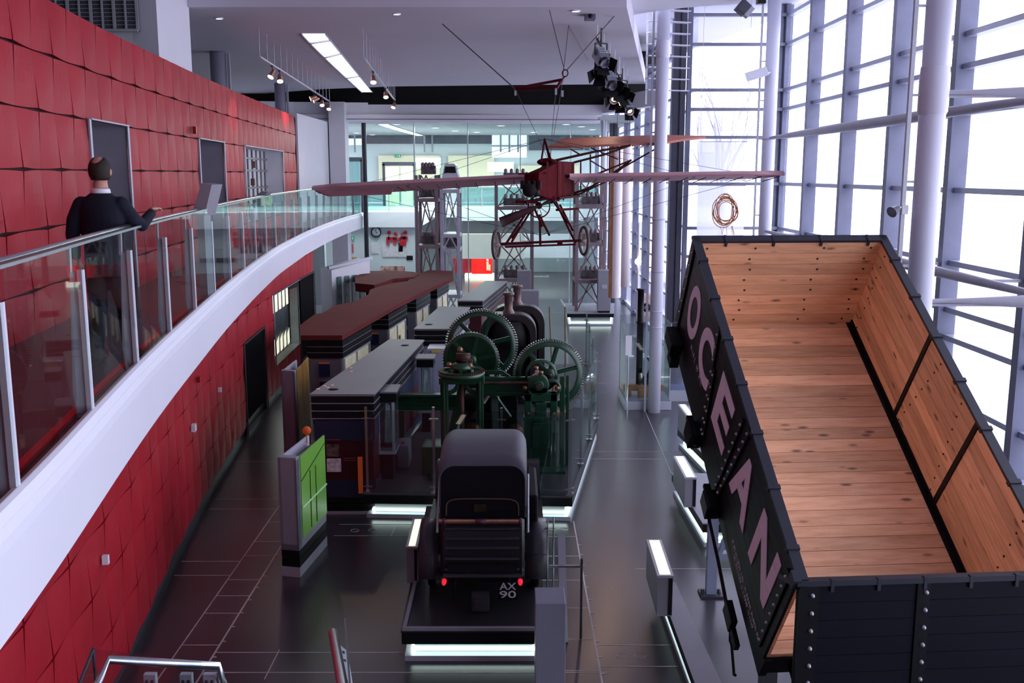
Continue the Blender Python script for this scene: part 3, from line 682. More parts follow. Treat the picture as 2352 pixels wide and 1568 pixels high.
# lattice display towers --------------------------------------------------
lat = mat('lattice_mauve', (.20, .15, .17), .45, metal=.3, var=.15); lat2 = mat('lattice_pale', (.42, .42, .5), .4, metal=.3, var=.1)
eng = mat('engine_metal', (.10, .09, .10), .4, metal=.5, var=.5, scale=6)
def tower(x0, x1, Y, depth, z0, zt, label, mt_, shelves, exhibits, yref=500):
    a, b = GY(x0, yref, Y)[0], GY(x1, yref, Y)[0]; w = b-a
    t = thing('lattice_tower', label, 'display tower', ((a+b)/2, Y, z0)); h = zt-z0
    for sx_ in (-1, 1):
        for sy in (0, depth):
            m = M(); m.cbox((sx_*(w/2-.06), sy, h/2), (.12, .12, h)); m.build('post', mt_, t)
    for z in shelves:
        m = M(); zz = z-z0; m.box((-w/2, -.05, zz-.07), (w/2, depth+.05, zz+.07)); m.build('shelf', mt_, t)
    m = M(); lv = [0]+[z-z0 for z in shelves]+[h]
    for p, q in zip(lv, lv[1:]):
        if q-p < .4: continue
        m.bar((-w/2+.1, 0, p), (0, 0, q), .05); m.bar((w/2-.1, 0, p), (0, 0, q), .05); m.bar((-w/2+.1, depth, p), (w/2-.1, depth, q), .05); m.bar((w/2-.1, depth, p), (-w/2+.1, depth, q), .05)
        for s in (-1, 1): m.bar((s*(w/2-.05), 0, p), (s*(w/2-.05), depth, q), .05)
    m.build('brace', mt_, t)
    for k, (z, kind, lb) in enumerate(exhibits):
        if kind == 'engine':
            e = thing('engine_exhibit', lb, 'engine', ((a+b)/2, Y+depth/2, z)); m = M(); m.cbox((0, 0, .18), (w*.55, .5, .3)); m.build('block', eng, e)
            m = M()
            for i in range(4): m.lathe([(.07, .3), (.08, .45), (.05, .5), (0, .52)], c=(-w*.22+w*.15*i, 0, 0), n=10)
            m.build('cylinder', lat, e); m = M(); m.lathe([(.0, -.05), (.17, -.05), (.17, .05), (0, .05)], c=(w*.32, -.1, .2), axis='x', n=16); m.build('flywheel', eng, e)
        elif kind == 'car':
            e = thing('small_car', lb, 'car', ((a+b)/2, Y+depth/2, z)); m = M(); cw = w*.42
            pr = [(-cw, .12), (-cw, .5), (-cw*.88, .62), (-cw*.7, .95), (-cw*.5, 1.02), (cw*.5, 1.02), (cw*.7, .95), (cw*.88, .62), (cw, .5), (cw, .12)]
            n = len(pr); m.add([(x, -.35, z_) for x, z_ in pr]+[(x, .9, z_) for x, z_ in pr], [tuple(range(n)), tuple(range(2*n-1, n-1, -1))]+[(i, n+i, n+(i+1) % n, (i+1) % n) for i in range(n)]); m.build('body', mat('car_silver', (.5, .5, .55), .3, var=.05), e)
            m = M(); m.add([(-cw*.72, -.37, .64), (cw*.72, -.37, .64), (cw*.58, -.37, .9), (-cw*.58, -.37, .9)], [(0, 1, 2, 3)]); m.build('windscreen', black, e)
            for s in (-1, 1): m = M(); m.lathe([(0, -.08), (.17, -.08), (.17, .08), (0, .08)], c=(s*cw*.85, 0, .17), axis='x', n=14); m.build('wheel', black, e)
tower(954, 1006, 40.2, 1.6, 0, 5.95, 'mauve lattice display tower, leftmost, below the aeroplane wing', lat, (1.0, 3.05, 4.95), ((3.12, 'engine', 'dark engine on the middle shelf of the leftmost lattice tower'), (5.02, 'engine', 'dark engine on the upper shelf of the leftmost lattice tower'), (5.96, 'engine', 'dark red engine on top of the leftmost lattice tower')))
tower(1011, 1056, 40.4, 1.6, 0, 5.4, 'pale lattice display tower with a small car on top, second from left', lat2, (1.0, 2.9, 3.5, 5.3), ((5.4, 'car', 'small silver-grey car standing on top of the pale lattice tower'), (2.97, 'engine', 'machine part on the low shelf of the pale lattice tower')))
tower(1136, 1226, 41.0, 1.5, 0, 5.7, 'wide mauve lattice tower directly behind the aeroplane', lat, (1.6, 3.1, 4.6), ((4.67, 'engine', 'small engine on the upper shelf of the wide lattice tower'), (5.71, 'engine', 'black engine standing on top of the wide lattice tower'), (1.67, 'engine', 'pump on the low shelf of the wide lattice tower')))
tower(1322, 1392, 39.6, 1.6, .5, 5.9, 'mauve lattice tower standing on the black lit platform', lat, (1.7, 3.2, 4.7), ((4.77, 'engine', 'engine on the top shelf of the lattice tower on the black platform'), (3.27, 'engine', 'engine on the middle shelf of the lattice tower on the black platform'), (1.77, 'engine', 'engine on the lowest shelf of the lattice tower on the black platform')))
def lit_plinth(name, poly, z, label, cat, top=grey, band=.14, gl=(0, 1), loc=None, inset=.1, glowz=(.13, .17)):
    """display platform: grey top, black edge, light strip in the shadow gap, grey foot"""
    c = loc or (sum(p[0] for p in poly)/len(poly), sum(p[1] for p in poly)/len(poly), 0)
    t = thing(name, label, cat, c); P = [(p[0]-c[0], p[1]-c[1]) for p in poly]
    def ins(d):
        n = len(P); out = []
        for i in range(n):
            a, b, q = Vector(P[i-1]), Vector(P[i]), Vector(P[(i+1) % n]); e1 = (b-a).normalized(); e2 = (q-b).normalized()
            n1 = Vector((-e1.y, e1.x)); n2 = Vector((-e2.y, e2.x)); bs = (n1+n2); bs = bs/max(.3, bs.dot(n1)); out.append(tuple(b+bs*d))
        return out
    m = M(); m.prism(P, z-.02, z); m.build('top_plate', top, t)
    m = M(); m.prism(ins(.01), z-band-.02, z-.02); m.build('black_edge', black, t)
    m = M(); m.prism(ins(inset+.06), 0.05, z-band-.02); m.build('core', mat('plinth_core', (.30, .32, .34), .5, var=.03), t)
    m = M(); m.prism(ins(inset-.06), 0, .07); m.build('foot', lgrey, t)
    m = M(); Q = ins(inset+.03); n = len(P)
    for i in range(n): 
        a, b = Q[i], Q[(i+1) % n]; m.bar((a[0], a[1], .12), (b[0], b[1], .12), .03, .03)
    m.build('light_strip', glow, t); return t
a, b = GZ(1302, 748), GZ(1410, 748)
lit_plinth('lit_platform', [(a[0], a[1]), (b[0], b[1]), (b[0]+.35, b[1]+3.2), (a[0]+.1, a[1]+3.2)], .5, 'black-edged platform with white underlighting under the far lattice tower', 'platform')
def kiosk_box(x0, x1, ytop, Y, z0, label, mt_=grey, dp=.5, parts=True):
    a, b = GY(x0, ytop, Y), GY(x1, ytop, Y); t = thing('information_kiosk', label, 'kiosk', ((a[0]+b[0])/2, Y, z0)); w = b[0]-a[0]; h = a[2]-z0
    m = M(); m.cbox((0, dp/2, h/2+.04), (w, dp, h-.08)); m.build('body', mt_, t, bevel=.01); m = M(); m.cbox((0, dp/2, .04), (w*.9, dp*.9, .08)); m.build('base', black, t)
    m = M(); m.cbox((0, -.005, h*.62), (w*.4, .01, w*.3)); m.build('label_plate', lgrey, t); return t
kiosk_box(1374, 1404, 621, 39.0, .5, 'grey kiosk cabinet on the black platform beside the far tower')
kiosk_box(1188, 1220, 622, 36, 0, 'grey kiosk cabinet behind the black cast frames, left of the walkway gap')
kiosk_box(1192, 1238, 668, 33, 0, 'low grey cabinet directly behind the black cast frames')
# hanging drums
woodp = mat('drum_orange', (.62, .30, .13), .6, var=.2, scale=3); drumw = mat('drum_white', (.86, .78, .80), .6, var=.05, scale=2, stretch=(6, 6, .4))
t = thing('hanging_banner', 'long hanging banner roll, white with an orange-brown left side', 'banner', GY(1411, 683, 33.5)); z1 = GY(1411, 337, 33.5)[2]-t.location.z; r = .21
m = M(); m.lathe([(r, 0), (r, z1)], n=16, a0=-120, a1=95); m.lathe([(0, 0), (r, 0)], n=24); m.build('white_cloth', drumw, t)
m = M(); m.lathe([(r, 0), (r, z1)], n=12, a0=95, a1=240); m.build('orange_cloth', woodp, t)
m = M(); m.tube([(0, 0, z1), (0, 0, 9.3-t.location.z)], .008, 5); m.build('hanging_wire', darkst, t)
t = thing('hanging_banner', 'shorter hanging banner roll in plain white beside the orange-edged one', 'banner', GY(1433, 658, 34.6)); z1 = GY(1433, 337, 34.6)[2]-t.location.z
m = M(); m.lathe([(0, 0), (.2, 0), (.2, z1)], n=24); m.build('white_cloth', drumw, t); m = M(); m.tube([(0, 0, z1), (0, 0, 9.3-t.location.z)], .008, 5); m.build('hanging_wire', darkst, t)
# banner with ring print in the window corner
p0, p1 = GY(1600, 545, 29.6), GY(1716, 325, 29.6); t = thing('window_banner', 'pale translucent banner with an orange ring print hanging in front of the end window', 'banner', (p0[0], 29.6, p0[2])); w = p1[0]-p0[0]; h = p1[2]-p0[2]
zb = translucent('banner_translucent', (.86, .86, .93), .6)
m = M(); m.box((0, 0, 0), (w, .006, h*.545)); m.build('lower_sheet', zb, t); m = M(); m.box((0, 0, h*.6), (w, .006, h)); m.build('upper_sheet', zb, t)
m = M()
for z in (0, h*.545, h*.6, h): m.tube([(-.02, 0, z), (w+.02, 0, z)], .012, 6)
for s in (.02, w-.02): m.tube([(s, 0, h*.545), (s, 0, h*.6)], .006, 5); m.tube([(s, 0, h), (s, 0, 11-p0[2])], .006, 5)
m.build('rod', lgrey, t); m = M(); c = GY(1666, 484, 29.55); cx, cz = c[0]-p0[0], c[2]-p0[2]; random.seed(3)
for k in range(9):
    rx, rz = .27+random.uniform(-.05, .1), .36+random.uniform(-.07, .13); ox, oz = random.uniform(-.05, .05), random.uniform(-.05, .05); ph = random.random()*6
    m.tube([(cx+ox+rx*math.cos(q*.2618)*(1+.06*math.sin(3*q*.26+ph)), -.006, cz+oz+rz*math.sin(q*.2618)) for q in range(24)], .012, 4, closed=True)
m.build('ring_print', mat('print_orange', (.42, .15, .035), .7, var=.3, scale=9), t); m = M()
for k in range(7):
    x = cx-.2+random.random()*.45; m.tube([(x, -.006, cz-.45), (x+random.uniform(-.1, .1), -.006, cz-.72)], .008, 4)
m.build('faint_strokes', mat('print_pale_orange', (.72, .50, .36), .7, var=.2), t)
# street lamp glow and pole outside the side window
t = thing('pole_lamp', 'slim white pole lamp with a glowing orange globe behind the middle column', 'lamp', (GY(1466, 600, 36)[0], 36, 0)); zz = GY(1466, 600, 36)[2]
m = M(); m.tube([(0, 0, 0), (0, 0, zz+1.4)], .05, 10); m.build('pole', white, t); m = M(); m.sphere((-.02, -.1, zz), .12, 8); m.build('globe', bulbm, t); m = M(); m.cbox((0, 0, .03), (.3, .3, .06)); m.build('base', lgrey, t)
# far thin column
column(GY(1386, 400, 44)[0], 44, .14, 8.6, 'slim white column far back beside the dark stanchion')
# trees and pale block outside the end window
bark = mat('bare_bark', (.42, .40, .44), .9, var=.1)
def tree(x, y, h, label, seed):
    random.seed(seed); t = thing('bare_tree', label, 'tree', (x, y, 0)); tr = M(); br = M(); tr.tube([(0, 0, 0), (.05, 0, h*.45), (0, 0, h*.7)], [.14, .1, .05], 8)
    def rec(p, d, L, r, k):
        q = p+d*L; br.tube([p, (p+q)/2+Vector((random.uniform(-.05, .05), 0, 0)), q], [r, r*.8, r*.5], 5, caps=False)
        if k: 
            for _ in range(3): rec(p+d*L*random.uniform(.4, 1), (d+Vector((random.uniform(-.5, .5), random.uniform(-.5, .5), random.uniform(0, .35)))).normalized(), L*.62, r*.5, k-1)
    for i in range(9): rec(Vector((0, 0, h*(.35+.04*i))), Vector((random.uniform(-.6, .6), random.uniform(-.6, .6), 1)).normalized(), h*.28, .045, 3)
    tr.build('trunk', bark, t); br.build('branches', bark, t)
tree(GY(1662, 300, 44)[0], 44, 10.5, 'bare winter tree outside the end window above the banner', 5)
m = M(); m.box((0, 0, 0), (6, 60, .02)); t = tag(m.build('pavement', mat('paving_pale', (.55, .55, .6), .8, var=.05), loc=(8.7, -4, -.02)), kind='structure')
m = M(); m.box((5.7, 31, -.03), (40, 90, -.01)); struct('ground', m, MATS['paving_pale'])
m = M(); m.box((0, 0, 0), (9, 6, 11)); b = tag(m.build('building', mat('building_pale', (.62, .62, .72), .9, var=.05), loc=(7.5, 75, 0)), 'pale blocky building seen faintly through the end window', 'building'); m = M()
for i in range(3):
    for k in range(4): m.box((.8+2.8*i, -.05, 1+2.6*k), (2.6+2.8*i, .05, 2.4+2.6*k))
m.build('windows', mat('building_windows', (.35, .38, .5), .4, var=.1), b)
# ================================================= EXHIBITS ON THE FLOOR
maroon = mat('maroon_panel', (.045, .006, .010), .4, var=.1); navy = mat('navy_panel', (.02, .022, .05), .35, var=.1)
greytop = mat('showcase_top', (.17, .165, .19), .5, var=.06, scale=2); lilac = mat('lilac_panel', (.30, .30, .42), .5, var=.05)
creamlit = mat('case_cream_lit', (.55, .52, .36), .5, emit=.12, ecol=(1, .95, .7), var=.2, scale=4)
linem = mat('fascia_line_grey', (.22, .20, .22), .5, var=.05); orange = mat('orange_stripe', (.75, .13, .03), .5, emit=.05, ecol=(.8, .15, .03), var=.03)  # grey of the thin pale lines between black fascia bands
def inset_poly(P, d):
    n = len(P); out = []
    for i in range(n):
        a, b, q = Vector(P[i-1]), Vector(P[i]), Vector(P[(i+1) % n]); e1 = (b-a).normalized(); e2 = (q-b).normalized()
        n1 = Vector((-e1.y, e1.x)); n2 = Vector((-e2.y, e2.x)); bs = (n1+n2); bs = bs/max(.3, bs.dot(n1)); out.append(tuple(b+bs*d))
    return out
def showcase(name, poly, zt, label, body=maroon, side=navy, z0=0, cap=.03, cat='showcase', bands=3):
    c = (sum(p[0] for p in poly)/len(poly), sum(p[1] for p in poly)/len(poly)); P = [(p[0]-c[0], p[1]-c[1]) for p in poly]
    t = thing(name, label, cat, (c[0], c[1], z0)); h = zt-z0
    m = M(); m.prism(P, h-cap, h); m.build('top', greytop, t)
    m = M(); z = h-cap
    for i in range(bands): m.prism(inset_poly(P, .02+.0*i), z-.125, z-.012); z -= .137
    m.build('black_fascia', black, t)
    m = M(); z = h-cap
    for i in range(bands+1): m.prism(inset_poly(P, .012), z-.012, z); z -= .137
    m.build('fascia_line', linem, t)
    m = M(); m.prism(inset_poly(P, .06), .28, z+.13); m.build('body', body, t)
    m = M(); Q = inset_poly(P, .03)
    m.prism(Q, .20, .28); m.prism(Q, .11, .185); m.prism(Q, .05, .10); m.build('black_base', black, t)
    m = M(); m.prism(inset_poly(P, .0), 0, .05); m.build('foot', lgrey, t)
    t['h'] = h; del t['h']
    return t, P, h
# A: the long low showcase in front
PA = [(-3.55, 16.76), (-2.41, 16.76), (-2.04, 22.47), (-2.86, 22.59)]
t, P, h = showcase('long_showcase', PA, 2.2, 'long dark showcase with a grey top nearest the green kiosk')
x0, y0 = P[0][0]+.06, P[0][1]+.05
m = M(); m.box((x0, y0-.01, 1.35), (P[1][0]-.07, y0+.01, 1.72)); m.build('navy_header', navy, t)
m = M(); m.box((x0, y0-.01, .3), (P[1][0]-.07, y0+.01, .62)); m.build('navy_footer', navy, t)
m = M(); m.box((P[1][0]-.33, y0-.03, .38), (P[1][0]-.25, y0, 1.05)); m.build('orange_stripe', orange, t)
m = M(); m.box((x0+.20, y0-.03, .78), (x0+.45, y0, 1.02)); m.build('white_leaflet', mat('leaflet', (.62, .5, .55), .6, var=.35, scale=14), t)
m = M(); m.box((x0+.20, y0-.03, 1.06), (x0+.42, y0, 1.28)); m.build('photo_panel', mat('photo_panel', (.10, .06, .05), .6, var=.9, scale=12), t)
m = M(); m.box((x0+.5, y0-.02, .98), (x0+.72, y0-.01, .99)); m.box((x0+.5, y0-.02, 1.02), (x0+.72, y0-.01, 1.03)); m.box((x0+.2, y0-.02, 1.36), (x0+.45, y0-.01, 1.37)); m.build('caption_lines', mat('caption_red', (.3, .05, .06), .6, var=.1), t)
m = M(); d = Vector((P[2][0]-P[1][0], P[2][1]-P[1][1], 0)); o_ = Vector((P[1][0]-.04, P[1][1], 0))
for u0, u1, z0_, z1_ in ((.02, .98, 1.35, 1.74), (.02, .98, .3, .6)):
    a, b = o_+d*u0, o_+d*u1; m.quad((a.x, a.y, z0_), (b.x, b.y, z0_), (b.x, b.y, z1_), (a.x, a.y, z1_))
m.build('side_panels', navy, t)
m = M()
for (px, py) in ((730, 893), (752, 890), (762, 884), (805, 845), (806, 853), (745, 886)):
    p = GZ(px, py, 2.2); m.lathe([(0, .006), (.035, .006), (.035, 0)], c=(p[0]-t.location.x, p[1]-t.location.y, 2.2), n=10)
m.build('brass_stud', mat('brass_stud', (.8, .5, .35), .35, metal=.6, var=.2), t)
m = M(); p = GZ(766, 894, 2.2); m.lathe([(0, .008), (.09, .008), (.09, 0)], c=(p[0]-t.location.x, p[1]-t.location.y, 2.2), n=14); p = GZ(930, 793, 2.2); m.lathe([(0, .008), (.09, .008), (.09, 0)], c=(p[0]-t.location.x, p[1]-t.location.y, 2.2), n=14); m.build('cable_cover', blackm, t)
# C, D: further showcases
PC = [(-2.45, 24.1), (-1.58, 24.1), (-1.21, 28.15), (-2.11, 28.34)]
t, P, h = showcase('long_showcase', PC, 2.2, 'dark showcase with a grey top just left of the tall green gear', body=lilac)
m = M(); p = GZ(985, 745, 2.2); m.lathe([(0, .008), (.1, .008), (.1, 0)], c=(p[0]-t.location.x, p[1]-t.location.y, 2.2), n=14); m.build('cable_cover', blackm, t)
PD = [(-1.67, 29.63), (-.88, 29.63), (-.17, 35.18), (-.96, 35.18)]
showcase('long_showcase', PD, 2.2, 'furthest dark showcase with a shiny grey top below the red desk')
# small vitrines on the right of the long showcase
def vitrine(px0, px1, pyt, Y, zt, zb, label, objm, d=.55):
    a, b = GY(px0, pyt, Y), GY(px1, pyt, Y); w = b[0]-a[0]; t = thing('vitrine', label, 'display case', ((a[0]+b[0])/2, Y, .45 if Y < 27 and a[0] > -2.9 else 0)); z0 = t.location.z; h = zt-z0; hb = zb-z0
    m = M(); m.box((-w/2-.05, -.05, h-.03), (w/2+.05, d+.05, h)); m.build('top', greytop, t)
    m = M(); m.box((-w/2-.03, -.03, h-.2), (w/2+.03, d+.03, h-.035)); m.build('black_fascia', black, t)
    for sx_ in (-1, 1):
        for y in (0, d): m = M(); m.cbox((sx_*(w/2-.03), y, (h-.2+hb)/2), (.05, .05, h-.2-hb)); m.build('frame_post', lgrey, t)
    m = M(); m.box((-w/2, -.02, hb-.06), (w/2, d+.02, hb)); m.build('floor_tray', lgrey, t)
    m = M(); m.box((-w/2+.06, .06, 0), (w/2-.06, d-.06, hb-.06)); m.build('pedestal', blackm, t)
    m = M(); m.box((-w/2, -.012, hb), (w/2, -.004, h-.2)); m.box((w/2+.004, 0, hb), (w/2+.012, d, h-.2)); m.build('pane', gl_case, t)
    e = thing('exhibit_sheet', 'pale upright exhibit inside the '+label, 'exhibit', (t.location.x, Y+d*.5, zb)); m = M()
    m.add([(-w*.22, 0, 0), (w*.25, .05, 0), (w*.1, .05, h-hb-.35), (-w*.12, 0, h-hb-.3), (-w*.22, .04, 0), (w*.25, .09, 0), (w*.1, .09, h-hb-.35), (-w*.12, .04, h-hb-.3)], [(0, 1, 2, 3), (7, 6, 5, 4), (0, 3, 7, 4), (1, 5, 6, 2), (3, 2, 6, 7)]); m.build('plate', objm, e); m = M(); m.cbox((0, .05, .04), (w*.5, .2, .08)); m.build('stand', darkst, e)
    e['label'] = 'pale upright exhibit inside the '+label.split(' beside')[0][:60]
    return t
exm = mat('exhibit_pale', (.30, .34, .36), .5, var=.3, scale=5)
vitrine(864, 906, 905, 17.35, 2.12, 1.0, 'grey framed glass vitrine beside the near end of the long showcase', exm)
vitrine(960, 992, 832, 20.7, 2.1, .95, 'slim glass vitrine beside the middle of the long showcase', exm, .45)
t = thing('grey_pedestal', 'low light-grey pedestal with a red button inside the glass enclosure', 'pedestal', (*GZ(925, 1075, .45)[:2], .45)); m = M(); m.cbox((0, .3, .22), (.22, .6, .44)); m.build('body', grey, t, bevel=.01); m = M(); m.lathe([(0, .03), (.03, .03), (.03, 0)], c=(0, .2, .44), n=12); m.build('button', mat('button_red', (.5, .01, .02), .4, var=.02), t)
t = thing('lilac_cabinet', 'lilac cabinet with a yellow edge left of the green gears', 'cabinet', (GY(1014, 830, 22.75)[0], 22.75, .45)); m = M(); m.cbox((0, .3, .72), (.62, .6, 1.44)); m.build('body', lilac, t, bevel=.01); m = M(); m.cbox((-.12, -.01, 1.42), (.22, .03, .05)); m.build('yellow_edge', mat('edge_yellow', (.7, .4, .03), .5, var=.05), t); m = M(); m.cbox((0, .3, 1.47), (.66, .64, .05)); m.build('lid', lgrey, t)
# B: modules under the red roof
roofred = mat('red_felt_roof', (.105, .011, .011), .9, var=.12, scale=2, bump=.3)
RL = lambda Y: interp([(22.97, -4.08), (37.5, -2.30)], Y); 
def module(Y, w, dpt, label, scr, zt=2.06, yy=0):
    xr = RL(Y)-.02; sl = .122; P4 = [(xr-w, Y), (xr, Y), (xr+sl*dpt, Y+dpt), (xr+sl*dpt-w, Y+dpt)]
    c = (xr-w/2, Y); t = thing('display_module', label, 'display module', (c[0], c[1], 0)); P = [(p[0]-c[0], p[1]-c[1]) for p in P4]
    m = M(); m.prism(inset_poly(P, -.02), zt-.42, zt-.29); m.prism(inset_poly(P, -.02), zt-.28, zt-.15); m.prism(inset_poly(P, -.02), zt-.14, zt-.01); m.build('black_canopy', black, t)
    m = M(); m.prism(inset_poly(P, -.025), zt-.29, zt-.28); m.prism(inset_poly(P, -.025), zt-.15, zt-.14); m.build('canopy_line', linem, t)
    m = M(); m.prism(inset_poly(P, .03), .1, zt-.42); m.build('body', mat('module_grey', (.17, .165, .19), .5, var=.05), t); m = M(); m.prism(inset_poly(P, .05), 0, .1); m.build('base', black, t)
    xl = P[0][0]; fs = M(); fs.box((xl+w*.30, .0, 1.18), (xl+w*.62, .035, 1.48)); fs.box((xl+w*.32, 0, .72), (xl+w*.62, .035, 1.05)); fs.build('front_screen', mat('screen_navy', (.015, .025, .07), .2, var=.6, scale=4), t)
    o = M(); o.box((xl+w*.30, -.01, 1.50), (xl+w*.60, .03, 1.525)); o.build('orange_header', orange, t)
    a, b = Vector((P[1][0]-.02, P[1][1]+.1, 0)), Vector((P[2][0]-.03, P[2][1]-.15, 0)); d = b-a
    f_ = M(); 
    for u in (0, .5, 1): q = a+d*u; f_.cbox((q.x+.01, q.y, 1.08), (.05, .05, 1.1))
    f_.bar((a.x+.01, a.y, 1.61), (b.x+.01, b.y, 1.61), .05, .05); f_.bar((a.x+.01, a.y, .55), (b.x+.01, b.y, .55), .05, .05); f_.build('window_frame', lgrey, t)
    q0, q1 = a+d*.04, a+d*.97; g = M(); g.quad((q0.x, q0.y, .57), (q1.x, q1.y, .57), (q1.x, q1.y, 1.6), (q0.x, q0.y, 1.6)); g.build('lit_interior', creamlit, t)
    s = M(); random.seed(int(Y*7))
    for i in range(5):
        u = .12+.17*i; q = a+d*u; hh = random.uniform(.2, .65); s.cbox((q.x+.02, q.y, .6+hh/2), (.03, d.length*.09, hh))
    s.build('displayed_goods', mat('goods_brown', (.16, .11, .05), .5, var=.7, scale=8), t)
module(23.15, .82, 2.6, 'first display module under the near end of the red roof, with blue screens', 1)
module(27.6, .72, 2.3, 'second display module under the red roof with a cream-lit side', 1)
module(31.2, .72, 2.2, 'third display module under the red roof, behind the grey-topped showcase', 1)
module(34.6, .66, 2.2, 'last display module under the far end of the red roof', 1)
# red roof: jagged outline, real thickness and slight humps
def redroof(out, z, th, label, seed):
    random.seed(seed); pts = [GZ(px, py, z)[:2] for px, py in out]; c = (sum(p[0] for p in pts)/len(pts), sum(p[1] for p in pts)/len(pts))
    t = thing('red_roof', label, 'roof', (c[0], c[1], z-th)); P = [(p[0]-c[0], p[1]-c[1]) for p in pts]
    m = M(); m.prism(P, .02, th); m.build('deck', roofred, t); m = M(); m.prism(inset_poly(P, .05), -.0, .02); m.build('soffit', blackm, t)
redroof([(690, 770), (786, 770), (836, 742), (905, 703), (975, 668), (1041, 638), (1040, 622), (985, 620), (948, 633), (936, 645), (900, 650), (872, 657), (850, 665), (846, 676), (815, 692), (772, 700), (742, 718), (722, 722), (700, 738), (688, 748)], 2.2, .14, 'long rust-red roof with a ragged left edge over the display modules', 4)
redroof([(816, 650), (860, 654), (902, 640), (950, 636), (962, 628), (950, 624), (905, 621), (850, 622), (815, 634)][::1], 2.25, .3, 'short rust-red roof island behind the long ragged roof', 5)
t = thing('dark_plinth_block', 'dark green-black block carrying the short red roof island', 'block', (*GZ(870, 660, 2.0)[:2], 0)); m = M(); m.cbox((.3, .9, .95), (1.6, 1.3, 1.9)); m.build('block', mat('mossy_dark', (.02, .03, .025), .8, var=.3, scale=5), t)
# tapered information kiosks
def wedge_kiosk(A, B, C, zt, label, facem, rise=.25, face0=.12, extra=0):
    A, B, C = [Vector((p[0], p[1], 0)) for p in (A, B, C)]; D = A+(C-B); c = B.copy(); t = thing('information_kiosk', label, 'kiosk', c); A, B, C, D = A-c, B-c, C-c, D-c; e = (C-B)
    def lift(m, P, z0, z1): m.prism([(p.x, p.y) for p in P], z0, z1)
    m = M(); lift(m, (A, B, B+e*.10, A+e*.10), .42, zt); lift(m, (A, B, C, D), .42, .52); w = (A-B)
    lift(m, (B+w*.15, B+w*.0, C+w*.0, C+w*.15), .5, zt-.03); m.build('grey_body', grey, t, bevel=.006)
    m = M(); q = B+w*.85; lift(m, (q+w*.12, q, q+e, q+e+w*.12), .5, zt-.02); m.build('white_back_panel', mat('kiosk_white', (.45, .45, .55), .5, var=.03), t)
    m = M(); lift(m, (B+w*.2+e*.1, B+w*.6+e*.1, B+w*.6+e*.95, B+w*.2+e*.95), .5, zt-.12); m.build('inner_tray', black, t)
    m = M(); P4 = (A, B, C, D); lift(m, (A*.97, B, C*.98, D*.97), .30, .42); lift(m, (A*.97, B, C*.98, D*.97), .16, .285); m.build('black_base', black, t)
    m = M(); lift(m, P4, 0, .16); m.build('foot', lgrey, t)
    nrm = Vector((e.y, -e.x, 0)).normalized()*.012; f0 = B+e*face0+nrm; f1 = C+nrm; m = M()
    m.add([(f0.x, f0.y, .56), (f1.x, f1.y, .56), (f1.x, f1.y, zt+rise), (f0.x, f0.y, zt-.02), (f0.x-nrm.x*2, f0.y, .56), (f1.x-nrm.x*2, f1.y, .56), (f1.x-nrm.x*2, f1.y, zt+rise), (f0.x-nrm.x*2, f0.y, zt-.02)], [(0, 1, 2, 3), (7, 6, 5, 4), (3, 2, 6, 7), (1, 5, 6, 2), (0, 3, 7, 4)])
    m.build('colour_panel', facem, t)
    if extra:
        m = M()
        for u in (.42, .62): 
            q = B+e*u+nrm*1.3; m.bar((q.x, q.y, .6), (q.x, q.y, zt-.35), .012)
        q0, q1 = f0+nrm*.3, f1+nrm*.3; m.bar((q0.x, q0.y, zt-.4), (q1.x, q1.y, zt-.12), .012); m.build('panel_joint', mat('dark_green_line', (.03, .07, .01), .5, var=.05), t)
        m = M(); q0, q1 = f0+nrm*.4, f1+nrm*.4; m.bar((q0.x, q0.y, 1.05), (q1.x, q1.y, 1.05), .025); m.build('pale_band', mat('pale_green_line', (.5, .8, .4), .4, var=.03), t)
        m = M(); q = A+e*.1; m.lathe([(0, -.01), (.07, -.01), (.07, .01), (0, .01)], c=(C.x-.25, C.y-.1, zt+.1), axis='y', n=16); m.bar((C.x-.25, C.y-.1, zt-.1), (C.x-.25, C.y-.1, zt+.04), .015); m.build('orange_knob', orange, t)
    return t
A_, B_, C_ = GZ(648, 1322), GZ(690, 1326), GZ(752, 1252)
zk = GY(690, 1052, B_[1])[2]
wedge_kiosk(A_, B_, C_, zk, 'grey kiosk with a bright green side panel at the front left', mat('kiosk_green', (.15, .36, .05), .35, var=.06, emit=0), rise=.0, extra=1)
A_, B_, C_ = GZ(655, 1105), GZ(686, 1108), GZ(716, 1068)
zk = GY(672, 852, B_[1])[2]
wedge_kiosk(A_, B_, C_, zk, 'grey kiosk with a golden-brown side panel behind the green one', mat('kiosk_gold', (.22, .11, .012), .35, var=.6, scale=4, stretch=(1, 1, .5)), rise=.05)
